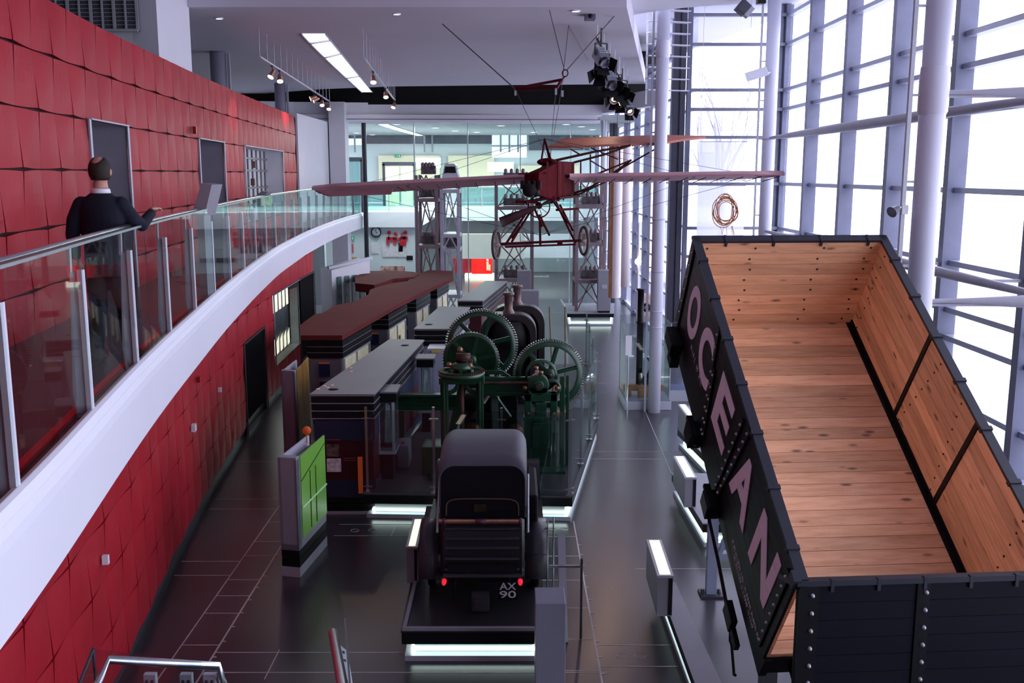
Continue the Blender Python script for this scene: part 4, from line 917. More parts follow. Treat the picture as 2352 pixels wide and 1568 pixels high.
# glazed platform with the green winding gear ---------------------------------
platm = mat('platform_grey', (.04, .04, .046), .4, var=.1)
PG = [(-2.62, 16.55), (1.06, 16.38), (1.98, 21.8), (2.25, 28.5), (-1.0, 28.5), (-1.35, 23.2), (-1.9, 22.6)]
lit_plinth('glazed_platform', PG, .45, 'large underlit platform carrying the green winding machine', 'platform', platm, band=.16)
t = thing('glass_enclosure', 'glass barrier with slim steel posts around the green machine platform', 'glass barrier', (0, 16.5, .45)); H_ = 1.5
def gseg(p, q, n, m, posts=True):
    p, q = Vector((p[0], p[1]-16.5, 0)), Vector((q[0], q[1]-16.5, 0))
    for i in range(n):
        a, b = p+(q-p)*(i+.02)/n, p+(q-p)*(i+.98)/n; g = M(); d = (b-a).normalized(); nn = Vector((-d.y, d.x, 0))*.006
        g.add([tuple(x) for x in (a-nn, b-nn, b-nn+Vector((0, 0, H_)), a-nn+Vector((0, 0, H_)), a+nn, b+nn, b+nn+Vector((0, 0, H_)), a+nn+Vector((0, 0, H_)))], [(0, 1, 2, 3), (7, 6, 5, 4), (3, 2, 6, 7), (0, 3, 7, 4), (1, 5, 6, 2), (0, 4, 5, 1)]); g.build('glass_panel', gl_case, t)
    for i in range(n+1):
        a = p+(q-p)*i/n; s = M(); s.cbox((a.x, a.y+.02, H_/2+.03), (.045, .03, H_+.06)); s.cbox((a.x, a.y, .02), (.12, .08, .04))
        s.bar((a.x-.08, a.y, .12), (a.x+.08, a.y, .12), .025); s.bar((a.x-.08, a.y, H_-.15), (a.x+.08, a.y, H_-.15), .025); s.build('post', chrome, t)
gseg((-2.55, 16.62), (1.0, 16.45), 3, m); gseg((1.02, 16.5), (1.93, 21.8), 3, m); gseg((1.93, 21.9), (2.18, 28.3), 3, m)
green = mat('machine_green', (.0035, .042, .017), .34, var=.25, scale=4, spec=.6); rust = mat('rusty_shaft', (.07, .035, .028), .45, metal=.4, var=.4, scale=8); brass = mat('worn_brass', (.28, .13, .08), .35, metal=.7, var=.3, scale=10)
teethm = mat('gear_teeth_worn', (.10, .12, .10), .3, metal=.5, var=.4, scale=9)
def gear(parent, name, c, r, teeth, w, spokes, rim=.09, yaw=0, hub=.12, toothh=.04):
    mx = Matrix.Translation(c) @ Matrix.Rotation(yaw, 4, 'Z'); m = M()
    m.lathe([(r-rim, -w/2), (r, -w/2), (r, w/2), (r-rim, w/2), (r-rim, -w/2)], axis='y', n=72, mx=mx)
    m.lathe([(.04, -w*.9), (hub, -w*.9), (hub, w*.9), (.04, w*.9)], axis='y', n=20, mx=mx)
    for i in range(spokes):
        a = math.pi*2*i/spokes+.25; p0, p1 = (hub*.8*math.cos(a), 0, hub*.8*math.sin(a)), ((r-rim*.5)*math.cos(a), 0, (r-rim*.5)*math.sin(a)); n_ = (0, 1, 0)
        m.bar(p0, p1, .04, .085, mx=mx, up=(0, 1, 0)); m.bar(p0, p1, .085, .035, mx=mx, up=(0, 1, 0))
    m2 = M()
    for i in range(teeth):
        a = 2*math.pi*i/teeth; m2.bar(((r-.005)*math.cos(a), 0, (r-.005)*math.sin(a)), ((r+toothh)*math.cos(a), 0, (r+toothh)*math.sin(a)), w*.95, r*3.0/teeth*.9, mx=mx, up=(0, 1, 0)) if 0 else m2.cbox((0, 0, 0), (toothh+.01, w*.95, 3.1*r/teeth), mx=mx @ Matrix.Rotation(-a, 4, 'Y') @ Matrix.Translation((r+toothh/2, 0, 0)))
    o = m.build(name, green, parent); m2.build('teeth', teethm, o)
    h = M(); h.lathe([(0, -w*1.3), (.05, -w*1.3), (.05, w*1.3), (0, w*1.3)], axis='y', n=14, mx=mx); h.build('axle_end', rust, o); return o
mc = thing('winding_machine', 'dark green cast-iron winding machine with large toothed gears on the glazed platform', 'machine', (0, 18.2, .45))
def W2(px, py, Y): p = GY(px, py, Y); return (p[0], p[1]-18.2, p[2]-.45)
gear(mc, 'spur_gear', W2(1106, 792, 19.7), .70, 84, .12, 6, rim=.095, yaw=R(-4))
gear(mc, 'small_gear', W2(1082, 827, 18.9), .545, 60, .12, 6, rim=.06, yaw=R(-4), toothh=.012)
gear(mc, 'spur_gear', W2(1261, 859, 18.7), .655, 84, .12, 6, rim=.105, yaw=R(3))
m = M(); c = W2(1082, 827, 19.02); m.lathe([(0, 0), (.52, 0)], c=c, axis='y', n=40); m.build('gear_web', green, mc)
# bevel gear table
c = W2(1060, 860, 17.7); r = .43; m = M(); m.lathe([(.0, -.03), (r-.02, -.03), (r, 0), (r, .05), (r-.05, .07), (.1, .04), (.1, .12), (0, .12)], c=c, n=48); o = m.build('bevel_gear', green, mc); m = M()
for i in range(64): a = 2*math.pi*i/64; m.cbox((0, 0, 0), (.09, .018, .025), mx=Matrix.Translation(c) @ Matrix.Rotation(a, 4, 'Z') @ Matrix.Translation((r-.045, 0, .075)))
m.build('teeth', rust, o)
m = M(); m.lathe([(.03, 0), (.22, .02), (.18, .12), (.10, .16)], c=(c[0], c[1], c[2]+.07), n=12)
for i in range(8): a = i*.785; m.bar((c[0], c[1], c[2]+.1), (c[0]+.3*math.cos(a), c[1]+.3*math.sin(a), c[2]+.1), .06)
m.build('bevel_hub', green, mc)
m = M(); m.sphere((c[0]+.03, c[1]+.1, c[2]+.27), .11, 10, (1, .8, 1)); m.lathe([(0, -.13), (.085, -.13), (.085, .13), (0, .13)], c=(c[0]+.03, c[1]+.1, c[2]+.3), axis='x', n=18); m.build('pinion', rust, mc)
for dx, dz in ((-.22, .16), (.16, .14), (-.02, .44)): m = M(); m.lathe([(0, 0), (.05, 0), (.05, .05), (.03, .08), (0, .09)], c=(c[0]+dx, c[1]-.05, c[2]+dz), n=12); m.build('oil_cup', brass, mc)
# left frame: arch on two posts
m = M(); pz = c[2]-.03; zb = 0.0
for s in (-1, 1):
    m.box((c[0]+s*.33-.07, c[1]+.05, zb), (c[0]+s*.33+.07, c[1]+.22, pz-.05)); m.box((c[0]+s*.33-.11, c[1]+.0, zb), (c[0]+s*.33+.11, c[1]+.28, zb+.12)); m.box((c[0]+s*.33-.02, c[1]-.03, zb), (c[0]+s*.33+.02, c[1]+.3, pz-.1))
m.box((c[0]-.42, c[1]+.0, pz-.16), (c[0]+.42, c[1]+.28, pz-.04))
for s in (-1, 1):
    for k in range(6): a = k*.26; m.cbox((c[0]+s*(.26-.18*math.sin(a)), c[1]+.13, pz-.16-.18*math.cos(a)), (.07, .12, .07))
m.box((c[0]+.22, c[1]+.2, .0), (c[0]+.5, c[1]+1.2, .3)); m.box((c[0]-.75, c[1]-.1, 0), (c[0]-.3, c[1]+.5, .55)); m.box((c[0]-.55, c[1]-.1, .0), (c[0]+.55, c[1]+.5, .14)); m.build('bevel_frame', green, mc, bevel=.012)
m = M(); m.lathe([(0, 0), (.045, 0), (.045, pz), (0, pz)], c=(c[0]+.0, c[1]+.1, 0), n=14); m.build('vertical_shaft', rust, mc)
# bearing stand behind the gear table up to the small gear
g = W2(1082, 827, 19.0); m = M(); m.bar((g[0]+.5, g[1]-.6, 0), (g[0]+.45, g[1]-.2, g[2]-.7), .14, .3); m.bar((g[0]+.45, g[1]-.2, g[2]-.7), (g[0]+.6, g[1]+.2, g[2]-.55), .16, .14); m.bar((g[0]+.75, g[1]-.3, g[2]-1.1), (g[0]+.05, g[1]-.2, g[2]-.1), .12, .12)
m.bar((g[0]-.5, g[1], 0), (g[0]-.05, g[1], g[2]), .12, .16); m.build('bearing_stand', green, mc, bevel=.01)
m = M(); m.tube([(g[0], g[1]-.9, g[2]), (g[0], g[1]+1.0, g[2])], .05, 12); m.build('gear_shaft', rust, mc)
m = M(); m.bar((g[0]+.4, g[1]-.3, g[2]-.18), (g[0]+.43, g[1]-.35, g[2]-.5), .09, .05); m.bar((g[0]+.43, g[1]-.35, g[2]-.5), (g[0]+.25, g[1]-.5, g[2]-.75), .06, .05); m.build('brake_lever', mat('worn_pink_metal', (.38, .26, .27), .4, metal=.4, var=.2), mc)
# long beams
m = M(); b0 = W2(912, 922, 19.0); b1 = W2(1030, 922, 19.0)
m.box((b0[0], .75, b0[2]-.17), (b1[0]+.2, .95, b0[2]-.10)); m.box((b0[0], .82, b0[2]-.1), (b1[0]+.2, .88, b0[2]+.1)); m.box((b0[0], .75, b0[2]+.1), (b1[0]+.2, .95, b0[2]+.15)); m.box((b0[0], .78, 0), (b0[0]+.14, .94, b0[2]-.17)); m.build('long_beam', green, mc, bevel=.006)
m = M(); a = W2(1112, 872, 18.5); b = W2(1212, 872, 18.5); m.box((a[0]-.1, .2, a[2]-.30), (b[0]+.1, .34, a[2]-.22)); m.box((a[0]-.1, .2, a[2]), (b[0]+.05, .3, a[2]+.07)); m.box((a[0]-.1, .23, a[2]-.25), (b[0]+.1, .28, a[2])); m.bar((a[0]-.05, .3, a[2]+.15), (a[0]+.35, .3, a[2]+.15), .06, .08); m.bar((a[0]+.35, .3, a[2]+.15), (a[0]+.5, .3, a[2]+.05), .06, .06); m.build('cross_beam', green, mc, bevel=.006)
m = M(); m.tube([(a[0]-.1, .1, a[2]-.02), (b[0]+.6, .1, a[2]-.02)], .035, 10); m.build('cross_shaft', rust, mc)
# right frame
a = W2(1205, 930, 18.0); b = W2(1280, 930, 18.0); w = b[0]-a[0]; m = M(); zt_ = a[2]+.22; y = -.2
m.box((a[0], y, 0), (a[0]+.13, y+.2, zt_)); m.box((b[0]-.13, y, 0), (b[0], y+.2, zt_)); m.box((a[0], y, zt_-.16), (b[0], y+.2, zt_)); m.box((a[0], y+.02, .35), (b[0], y+.18, 1.02)); m.box((a[0]-.02, y-.02, .95), (b[0]+.02, y+.22, 1.03)); m.box((a[0]+.14, y-.03, .42), (b[0]-.14, y, .92)); m.box((a[0]+.02, y+.05, .06), (b[0]-.02, y+.15, .4)); m.box((a[0]+.2, y+.04, 1.0), (b[0]-.2, y+.1, zt_-.2))
m.box((a[0]-.08, y-.05, 0), (b[0]+.08, y+.26, .06)); m.box((b[0]+.06, y+.15, 0), (b[0]+.15, y+.27, zt_+.3)); m.box((b[0]+.18, y+.25, 0), (b[0]+.24, y+.35, zt_+.3))
m.lathe([(0, -.1), (.2, -.1), (.2, .1), (0, .1)], c=(a[0]+w*.42, y+.1, zt_+.16), axis='y', n=24); m.lathe([(0, -.14), (.1, -.14), (.1, .14), (0, .14)], c=(a[0]+w*.42, y+.1, zt_+.16), axis='y', n=20)
m.box((a[0]+w*.12, y, zt_), (a[0]+w*.72, y+.2, zt_+.12)); m.build('gear_frame', green, mc, bevel=.012)
m = M(); m.lathe([(.26, -.06), (.31, -.06), (.31, .06), (.26, .06), (.26, -.06)], c=(a[0]+w*.52, y+.35, zt_+.28), axis='y', n=30); m.lathe([(.13, -.06), (.17, -.06), (.17, .06), (.13, .06), (.13, -.06)], c=(a[0]+w*.85, y+.15, zt_+.08), axis='y', n=24); m.build('bearing_ring', green, mc)
for dx, dz in ((.02, .07), (.35, .45), (.5, .36), (1.0, .06), (.35, .3)): m = M(); m.lathe([(0, 0), (.045, 0), (.045, .06), (0, .07)], c=(a[0]+w*dx, y+.05, zt_+dz), n=10); m.build('oil_cup', brass, mc)
for sx_ in (.1, .9):
    m = M(); m.lathe([(0, 0), (.03, 0), (.03, -.04), (0, -.04)], c=(a[0]+w*sx_, y, zt_-.38), axis='y', n=8); m.build('bolt_head', brass, mc)
m = M(); m.tube([(a[0]+w*.42, y-.1, zt_+.16), (a[0]+w*.42, 1.2, zt_+.16)], .045, 12); m.build('frame_shaft', rust, mc)
m = M(); a = W2(1160, 960, 19.2); m.box((a[0]-.2, .9, 0), (a[0]+.25, 1.4, 1.25)); m.box((a[0]-.9, 1.0, 0), (a[0]-.3, 1.5, .8)); m.lathe([(0, -.3), (.22, -.3), (.22, .3), (0, .3)], c=(a[0]-.6, 1.2, .95), axis='x', n=24); m.build('motor_block', blackm, mc, bevel=.02)
m = M(); m.box((-1.5, -.9, 0.0), (-.2, .1, .05)); m.box((.2, -.5, 0), (1.0, .4, .05)); m.build('bed_plate', green, mc)
# dark cast frames behind
cast = mat('cast_iron_brown', (.020, .015, .018), .35, var=.2, scale=5, spec=.45)
def castframe(px, py, Y, w, label, base):
    p = GY(px, py, Y); t = thing('cast_frame', label, 'machine', (p[0], Y, base)); h = p[2]-base; r = w*.32; out = [(-w/2, 0)]
    for k in range(9): a = math.pi-(math.pi/2)*k/8; out.append((-w/2+r+r*math.cos(a), h-r+r*math.sin(a)))
    for k in range(9): a = math.pi/2-(math.pi/2)*k/8; out.append((w/2-r+r*math.cos(a), h-r+r*math.sin(a)))
    out.append((w/2, 0)); q = w*.12; inn = [(x*(1-2*q/w), z if z == 0 else z-q) for x, z in out]; n = len(out); m = M(); dd = .55
    vs = [(x, 0, z) for x, z in out]+[(x, dd, z) for x, z in out]+[(x, 0, z) for x, z in inn]+[(x, dd, z) for x, z in inn]; fs = []
    for i in range(n-1): fs += [(i, n+i, n+i+1, i+1), (2*n+i, 2*n+i+1, 3*n+i+1, 3*n+i), (i, i+1, 2*n+i+1, 2*n+i), (n+i, 3*n+i, 3*n+i+1, n+i+1)]
    m.add(vs, fs, True); m.build('arch', cast, t, smooth=False, bevel=.02)
    m = M(); m.add([(x, dd*.5, z) for x, z in inn], [tuple(range(n))]); m.build('back_plate', blackm, t)
    m = M(); m.lathe([(.16, h-.03), (.13, h+.05), (.10, h+.1), (.10, h+.42), (.14, h+.44), (.14, h+.5), (0, h+.5)], c=(0, dd/2, 0), n=20); m.build('spout', mat('spout_brown', (.12, .075, .07), .35, metal=.3, var=.3, scale=6), t)
    m = M(); m.lathe([(0, 0), (w*.3, 0), (w*.34, -.3), (w*.34, -.6), (0, -.6)], c=(0, dd*.5, h-.18), n=28); m.build('drum', blackm, t)
    m = M(); m.box((-w/2-.05, -.05, 0), (w/2+.05, dd+.05, .1)); m.build('foot', blackm, t)
castframe(1168, 722, 23.4, 1.36, 'nearer dark cast-iron arched frame with a spout, behind the green gears', .45)
castframe(1188, 702, 24.8, 1.42, 'further dark cast-iron arched frame with a spout, behind the first', .45)
# slender poles and tan objects on the platform
t = thing('loom_poles', 'pair of thin leaning wooden poles at the far right of the platform', 'poles', (*GZ(1285, 930, .45)[:2], .45))
for k, (dx, lx) in enumerate(((-.15, -.35), (.15, -.1))): m = M(); m.tube([(dx, 0, 0), (dx+lx*.3, .1, 2.4)], .02, 6); m.build('pole', mat('pole_wood', (.2, .12, .08), .6, var=.2), t)
m = M(); m.cbox((0, 0, .5), (.5, .08, .08)); m.build('crosspiece', mat('tan_timber', (.45, .22, .1), .5, var=.2), t)
t = thing('timber_block', 'short tan timber block beside the lower right gear rim', 'block', (*GZ(1290, 958, .45)[:2], .45)); m = M(); m.cbox((0, .1, .06), (.5, .25, .12)); m.build('block', MATS['tan_timber'], t, bevel=.01)
# tall black cylinder exhibit beside the column -------------------------
t = thing('pit_model_plinth', 'grey low plinth next to the middle white column', 'plinth', (3.52, 24.9, 0)); m = M(); m.box((-.62, -.3, 0), (.58, 1.4, .22)); m.build('slab', lgrey, t, bevel=.01); m = M(); m.box((-.6, -.28, .22), (.56, 1.38, .25)); m.build('top', grey, t)
t = thing('glass_case', 'tall frameless glass case over the black cylinder exhibit', 'glass case', (3.52, 24.9, .25)); m = M()
for a_, b_ in (((-.58, -.26), (.54, -.26)), ((-.58, 1.36), (.54, 1.36)), ((-.58, -.26), (-.58, 1.36)), ((.54, -.26), (.54, 1.36))): m.quad((a_[0], a_[1], 0), (b_[0], b_[1], 0), (b_[0], b_[1], 2.0), (a_[0], a_[1], 2.0))
m.build('panes', gl_case, t); m = M()
for a_ in ((-.58, -.26), (.54, -.26), (-.58, 1.36), (.54, 1.36)): m.bar((a_[0], a_[1], 0), (a_[0], a_[1], 2.0), .02)
m.build('edge_strip', lgrey, t)
t = thing('cylinder_engine', 'tall thin black cylinder on crossed timber baulks left of the middle column', 'engine', (GY(1467, 900, 25.3)[0], 25.3, .25)); zt_ = GY(1467, 663, 25.3)[2]-.25
m = M(); m.lathe([(0, .3), (.085, .3), (.085, zt_-.9), (.11, zt_-.9), (.11, zt_-.86), (.085, zt_-.86), (.085, zt_-.03), (.12, zt_-.03), (.12, zt_), (0, zt_)], n=24); m.build('cylinder', black, t)
m = M(); m.cbox((.1, -.1, .22), (1.05, .16, .16)); m.cbox((.2, -.25, .1), (.5, .2, .2)); m.bar((-.3, -.2, .1), (-.3, .9, .1), .16, .16); m.build('timber_baulks', mat('baulk_wood', (.34, .17, .07), .5, var=.25, scale=4), t)
m = M(); m.cbox((.12, -.05, .38), (.3, .25, .2)); m.lathe([(0, -.1), (.12, -.1), (.12, .1), (0, .1)], c=(.3, 0, .45), axis='y', n=18); m.tube([(.2, 0, .5), (.34, 0, .8), (.2, 0, 1.0)], .025, 8); m.build('pump_gear', blackm, t)
t = thing('spoked_wheel_exhibit', 'pink and white round-ended model behind the column top of the black cylinder', 'exhibit', (GY(1484, 700, 26.5)[0]+.02, 26.5, 0)); zz = GY(1484, 740, 26.5)[2]; m = M(); m.box((-.16, 0, 0), (.16, .5, zz)); m.build('stand', glass('stand_glass', (.8, .88, .9), .08, .4), t); m = M(); m.box((-.12, .1, zz), (.12, .4, zz+.75)); m.build('model', mat('model_pale', (.6, .45, .45), .5, var=.4, scale=5), t); m = M(); m.lathe([(.06, 0), (.12, 0), (.12, .04), (.06, .04)], c=(.0, .04, zz+.4), axis='y', n=18); m.build('dark_ring', black, t)
t = thing('grey_glass_cabinet', 'blue-grey glazed cabinet just right of the middle white column', 'cabinet', (4.46, 25.6, 0)); m = M(); m.box((-.28, 0, 0), (.28, .8, .3)); m.build('base', lgrey, t); m = M(); m.box((-.28, 0, .3), (.28, .8, 2.0)); m.build('glazed_body', glass('blue_case', (.55, .6, .72), .1, .4), t); m = M()
for s in (-1, 1): m.bar((s*.28, 0, 0), (s*.28, 0, 2.1), .03)
m.bar((-.3, 0, 2.1), (.42, 0, 2.1), .06); m.build('frame', darkst, t)
t = thing('info_post', 'slim post with a small white leaning label left of the black cylinder', 'label stand', (GY(1442, 870, 24.3)[0], 24.3, 0)); m = M(); m.tube([(0, 0, 0), (0, 0, 1.9)], .018, 8); m.build('post', chrome, t); m = M(); m.cbox((.0, -.03, 1.75), (.16, .02, .5)); m.build('label_plate', white, t)
# ------------------------------------------------------------- the black motor car
PL = [(-1.38, 11.36), (.42, 11.36), (.42, 16.0), (-1.46, 16.0)]
lit_plinth('car_plinth', PL, .42, 'black-edged plinth with cool underlighting carrying the black motor car', 'platform', mat('plinth_top_black', (.02, .02, .024), .35, var=.1), band=.16)
t = thing('plinth_rim', 'grey raised rim along the front of the car plinth', 'rim', (-.48, 11.36, .42)); m = M(); m.box((-.88, .0, 0), (.88, .05, .04)); m.box((-.88, .05, 0), (-.84, 4.5, .04)); m.build('rim', grey, t); 
leath = mat('leathercloth', (.085, .08, .105), .55, var=.05, scale=3); carb = mat('car_black', (.010, .010, .013), .3, var=.15, scale=2, coat=.1, spec=.3); hoodb = mat('hood_back_black', (.005, .005, .009), .65, var=.1, spec=.2)
car = thing('vintage_car', 'black vintage motor car seen from behind with its leather hood up', 'car', (-.385, 11.95, .42)); car.scale = (1.12, 1.12, 1.12)
# wheels
def wheel(parent, c, r, w, spokes=12):
    m = M(); m.lathe([(r-.05, -w/2), (r-.01, -w/2), (r, -w/4), (r, w/4), (r-.01, w/2), (r-.05, w/2), (r-.05, -w/2)], c=c, axis='x', n=36); o = m.build('wheel', blackm, parent); m = M()
    m.lathe([(0, -w*.6), (.07, -w*.6), (.07, w*.6), (0, w*.6)], c=c, axis='x', n=16)
    for i in range(spokes): a = 2*math.pi*i/spokes; m.bar(c, (c[0], c[1]+(r-.04)*math.cos(a), c[2]+(r-.04)*math.sin(a)), .03)
    m.build('spokes', carb, o)
for x in (-.62, .62):
    for y in (.75, 3.1): wheel(car, (x, y, .36), .36, .10)
# rear fenders: broad curved strips
for s in (-1, 1):
    m = M(); xs_ = (s*.50, s*.76) if s > 0 else (s*.76, s*.50); k = 14; vs = []; fs = []
    for i in range(k+1):
        a = R(-12+172*i/k); cy, cz = .75-.50*math.cos(a), .36+.46*math.sin(a)
        for x in xs_: vs.append((x, cy, cz))
        for x in xs_: vs.append((x, .75-.505*math.cos(a), .36+.445*math.sin(a)))
    for i in range(k):
        a, b = i*4, i*4+4; fs += [(a, b, b+1, a+1), (a+2, a+3, b+3, b+2), (a, a+2, b+2, b), (a+1, b+1, b+3, a+3)]
    m.add(vs, fs, True); m.build('rear_fender', mat('fender_dark_grey', (.035, .035, .043), .35, var=.1), car)  # rear fenders in a dark grey, paler than the body
    m = M(); m.box((s*.5, 1.2, .42), (s*.76, 2.6, .46)); m.build('running_board', carb, car)
    m = M(); xs_ = sorted((s*.50, s*.74)); vs = []; fs = []
    for i in range(k+1):
        a = R(170*i/k); 
        for x in xs_: vs.append((x, 3.1-.5*math.cos(a), .42+.46*math.sin(a)))
    for i in range(k): fs.append((i*2, i*2+1, i*2+3, i*2+2))
    m.add(vs, fs, True); m.build('front_fender', carb, car)
# chassis and body tub
m = M(); m.box((-.42, .1, .30), (.42, 3.6, .40)); m.cbox((0, .75, .36), (1.2, .08, .08)); m.cbox((0, 3.1, .36), (1.2, .08, .08)); m.sphere((0, .75, .38), .14, 8); m.build('chassis', blackm, car)
m = M(); k = 10; vs = []; fs = []      # rounded boot back, louvred slats
for i in range(k+1):
    u = i/k; z = .38+.64*u; y = .05+.20*u*u+.02
    for x in (-.49, -.46, .46, .49): vs.append((x, y+(.05 if abs(x) > .47 else 0), z))
for i in range(k):
    for j in range(3): fs.append((i*4+j, i*4+j+1, i*4+5+j, i*4+4+j))
m.add(vs, fs, False); m.box((-.49, .12, .36), (.49, 2.1, .42)); m.box((-.49, .3, .4), (-.45, 2.1, 1.02)); m.box((.45, .3, .4), (.49, 2.1, 1.02)); m.box((-.42, 2.1, .55), (.42, 3.35, 1.05)); m.build('body', carb, car)
m = M()
for z in (.48, .60, .72, .82, .92): u = (z-.38)/.64; m.cbox((0, .045+.20*u*u, z), (.86, .03, .02))
m.box((-.45, .0, .40), (.45, .05, .43)); m.build('boot_slats', mat('slat_grey', (.05, .05, .065), .3, var=.1), car)  # slats in a grey paler than the boot
m = M(); m.box((-.40, .03, .44), (.40, .06, .54)); m.build('number_step', carb, car)
# hood: arched sections front to back
def hood_sec(y, zb, zt, w, r):
    pts = [(-w/2, y, zb)]
    for k in range(7): a = math.pi-(math.pi/2)*k/6; pts.append((-w/2+r+r*math.cos(a), y, zt-r+r*math.sin(a)*1))
    for k in range(7): a = math.pi/2-(math.pi/2)*k/6; pts.append((w/2-r+r*math.cos(a), y, zt-r+r*math.sin(a)*1))
    pts.append((w/2, y, zb)); return pts
secs = [hood_sec(.20, 1.18, 1.68, 1.0, .18), hood_sec(.42, 1.12, 1.76, 1.03, .18), hood_sec(.95, 1.12, 1.80, 1.05, .17), hood_sec(1.4, 1.14, 1.78, 1.05, .17), hood_sec(1.75, 1.2, 1.70, 1.04, .16)]
m = M(); n = len(secs[0]); vs = [p for s_ in secs for p in s_]; fs = [(i*n+j, i*n+j+1, i*n+n+j+1, i*n+n+j) for i in range(len(secs)-1) for j in range(n-1)]; m.add(vs, fs, True); o = m.build('hood_top', leath, car); sd = o.modifiers.new('thick', 'SOLIDIFY'); sd.thickness = .015
back = secs[0]; m = M(); low = [(-.49, .24, 1.02), (.49, .24, 1.02)]
m.add([(p[0]*.985, p[1]+.01, p[2]) for p in back]+[low[1], low[0]], [tuple(range(n))+(n, n+1)]); m.build('hood_back', hoodb, car)
m = M(); zf_ = []
for k in range(17): a = math.pi*k/16; zf_.append((.42*math.copysign(abs(math.cos(a))**.35, math.cos(a)), .195, 1.08+.20*math.sin(a)**.35))
m.tube(zf_, .008, 6); m.build('seam_piping', mat('piping_tan', (.12, .08, .05), .5, var=.1), car)
m = M(); m.cbox((-.03, .20, 1.17), (.14, .02, .09)); m.build('rear_window', mat('window_brown', (.03, .022, .016), .2, var=.4, scale=12), car)
m = M(); m.tube([(-.50, .12, 1.035), (.46, .12, 1.035)], .028, 14); m.build('copper_tube', mat('copper_tube', (.55, .27, .17), .3, metal=.8, var=.2, scale=6), car)
for x in (-.44, .44): m = M(); m.lathe([(.0, -.02), (.038, -.02), (.038, .02), (0, .02)], c=(x, .12, 1.035), axis='x', n=12); m.tube([(x, .12, 1.035), (x, .2, .95)], .014, 6); m.build('tube_bracket', mat('bracket_purple', (.12, .05, .08), .4, metal=.5, var=.2), car)
m = M(); m.lathe([(0, -.06), (.032, -.06), (.032, .06), (0, .06)], c=(-.02, .12, 1.035), axis='x', n=12); m.build('tube_bracket', mat('bracket_purple', (.12, .05, .08), .4, metal=.5, var=.2), car)
for s in (-1, 1):
    m = M(); m.tube([(s*.53, .25, .85), (s*.54, .9, 1.35), (s*.54, 1.5, 1.1)], .015, 6); m.build('hood_iron', lgrey, car)
for x in (-.44, .44):
    m = M(); m.lathe([(0, -.05), (.022, -.05), (.028, 0), (.028, .04), (0, .05)], c=(x, -.0, .345), axis='y', n=14); m.build('tail_lamp', mat('tail_red', (.7, .01, .02), .3, emit=.8, ecol=(1, .02, .05), var=.02), car)
m = M(); m.cbox((.295, -.02, .245), (.22, .015, .22)); pl_ = m.build('number_plate', black, car)
pm = mat('plate_letters', (.55, .55, .58), .5, var=.02)
for i, s_ in enumerate(('AX', '90')): mesh_text('plate_text', s_, pm, pl_, Matrix.Translation((.20, -.032, .265-.10*i)) @ Matrix.Rotation(R(90), 4, 'X'), (.19, .085), .002, .01)
m = M(); m.cbox((-.02, -.02, .12), (.2, .16, .18)); m.cbox((-.02, -.11, .12), (.13, .02, .11)); m.build('tool_box', mat('tool_box', (.04, .042, .05), .5, var=.15), car)
m = M(); m.tube([(-.3, .1, .45), (-.35, .1, .1)], .02, 6); m.tube([(.3, .1, .45), (.32, .1, .1)], .02, 6); m.bar((-.4, .2, .5), (.4, .2, .5), .05); m.build('spring_hanger', blackm, car)
m = M(); m.box((.54, .7, .45), (.66, 1.9, 1.15)); m.build('side_trunk', hoodb, car, bevel=.03)
m = M(); m.lathe([(0, -.05), (.12, -.05), (.13, .05), (0, .06)], c=(-.35, 3.5, .9), axis='y', n=20); m.lathe([(0, -.05), (.12, -.05), (.13, .05), (0, .06)], c=(.35, 3.5, .9), axis='y', n=20); m.build('headlamps', brass, car)
# label light boxes
def lightbox(A, B, C, zt, label, base, lit=wglow):
    """A, B near edge (left, right), C far right corner"""
    A, B, C = [Vector((p[0], p[1], 0)) for p in (A, B, C)]; c = (A+B)/2; t = thing('label_lightbox', label, 'label stand', (c.x, c.y, base)); A, B, C = A-c, B-c, C-c; D = A+C-B; h = zt-base
    m = M(); m.prism([(p.x, p.y) for p in (A, B, C, D)], 0, h-.02); m.build('body', grey, t)
    m = M(); P = [(p.x, p.y) for p in (A, B, C, D)]; m.prism(inset_poly(P, -.008), h-.03, h); m.build('rim', lgrey, t)
    m = M(); m.prism(inset_poly(P, .028), h, h+.004); m.build('lit_label', lit, t)
    m = M(); e = (B-A); m.add([tuple(A+e*.72+Vector((0, -.008, .02))), tuple(B+Vector((-.005, -.008, .02))), tuple(B+Vector((-.005, -.008, h-.04))), tuple(A+e*.72+Vector((0, -.008, h-.04)))], [(0, 1, 2, 3)]); m.build('black_end', black, t); return t
A_, B_, C_ = GZ(945, 1255, .95), GZ(973, 1255, .95), GZ(986, 1191, .95)
lightbox((A_[0]-.07, A_[1]), (B_[0]-.09, B_[1]), (C_[0]-.09, C_[1]), .95, 'warm-lit slanting label box standing left of the black car', .42)
# P1: long kerb platform right of the aisle
t = lit_plinth('wagon_plinth', [(2.08, 6.5), (5.2, 6.5), (5.2, 8.0), (2.42, 8.0), (2.30, 13.0), (2.05, 13.35)], .34, 'low underlit kerb plinth along the near left side of the timber wagon', 'platform', grey, band=.12)
A_, B_, C_ = GZ(1511, 1321, .9), GZ(1546, 1321, .9), GZ(1518, 1239, .9)
lightbox(A_, B_, C_, .9, 'warm-lit label box on the kerb near the bottom of the timber wagon', .34)
a, b, c_, d_ = GZ(1612, 1258), GZ(1668, 1262), GZ(1545, 1143), GZ(1590, 1120)
lit_plinth('wagon_plinth', [(a[0], a[1]), (4.4, a[1]), (4.4, 17.8), (c_[0], 17.9)], .42, 'square underlit plinth below the letters on the wagon side', 'platform', grey)
A_, B_, C_ = GZ(1574, 1096, .95), GZ(1600, 1096, .95), GZ(1572, 1047, .95)
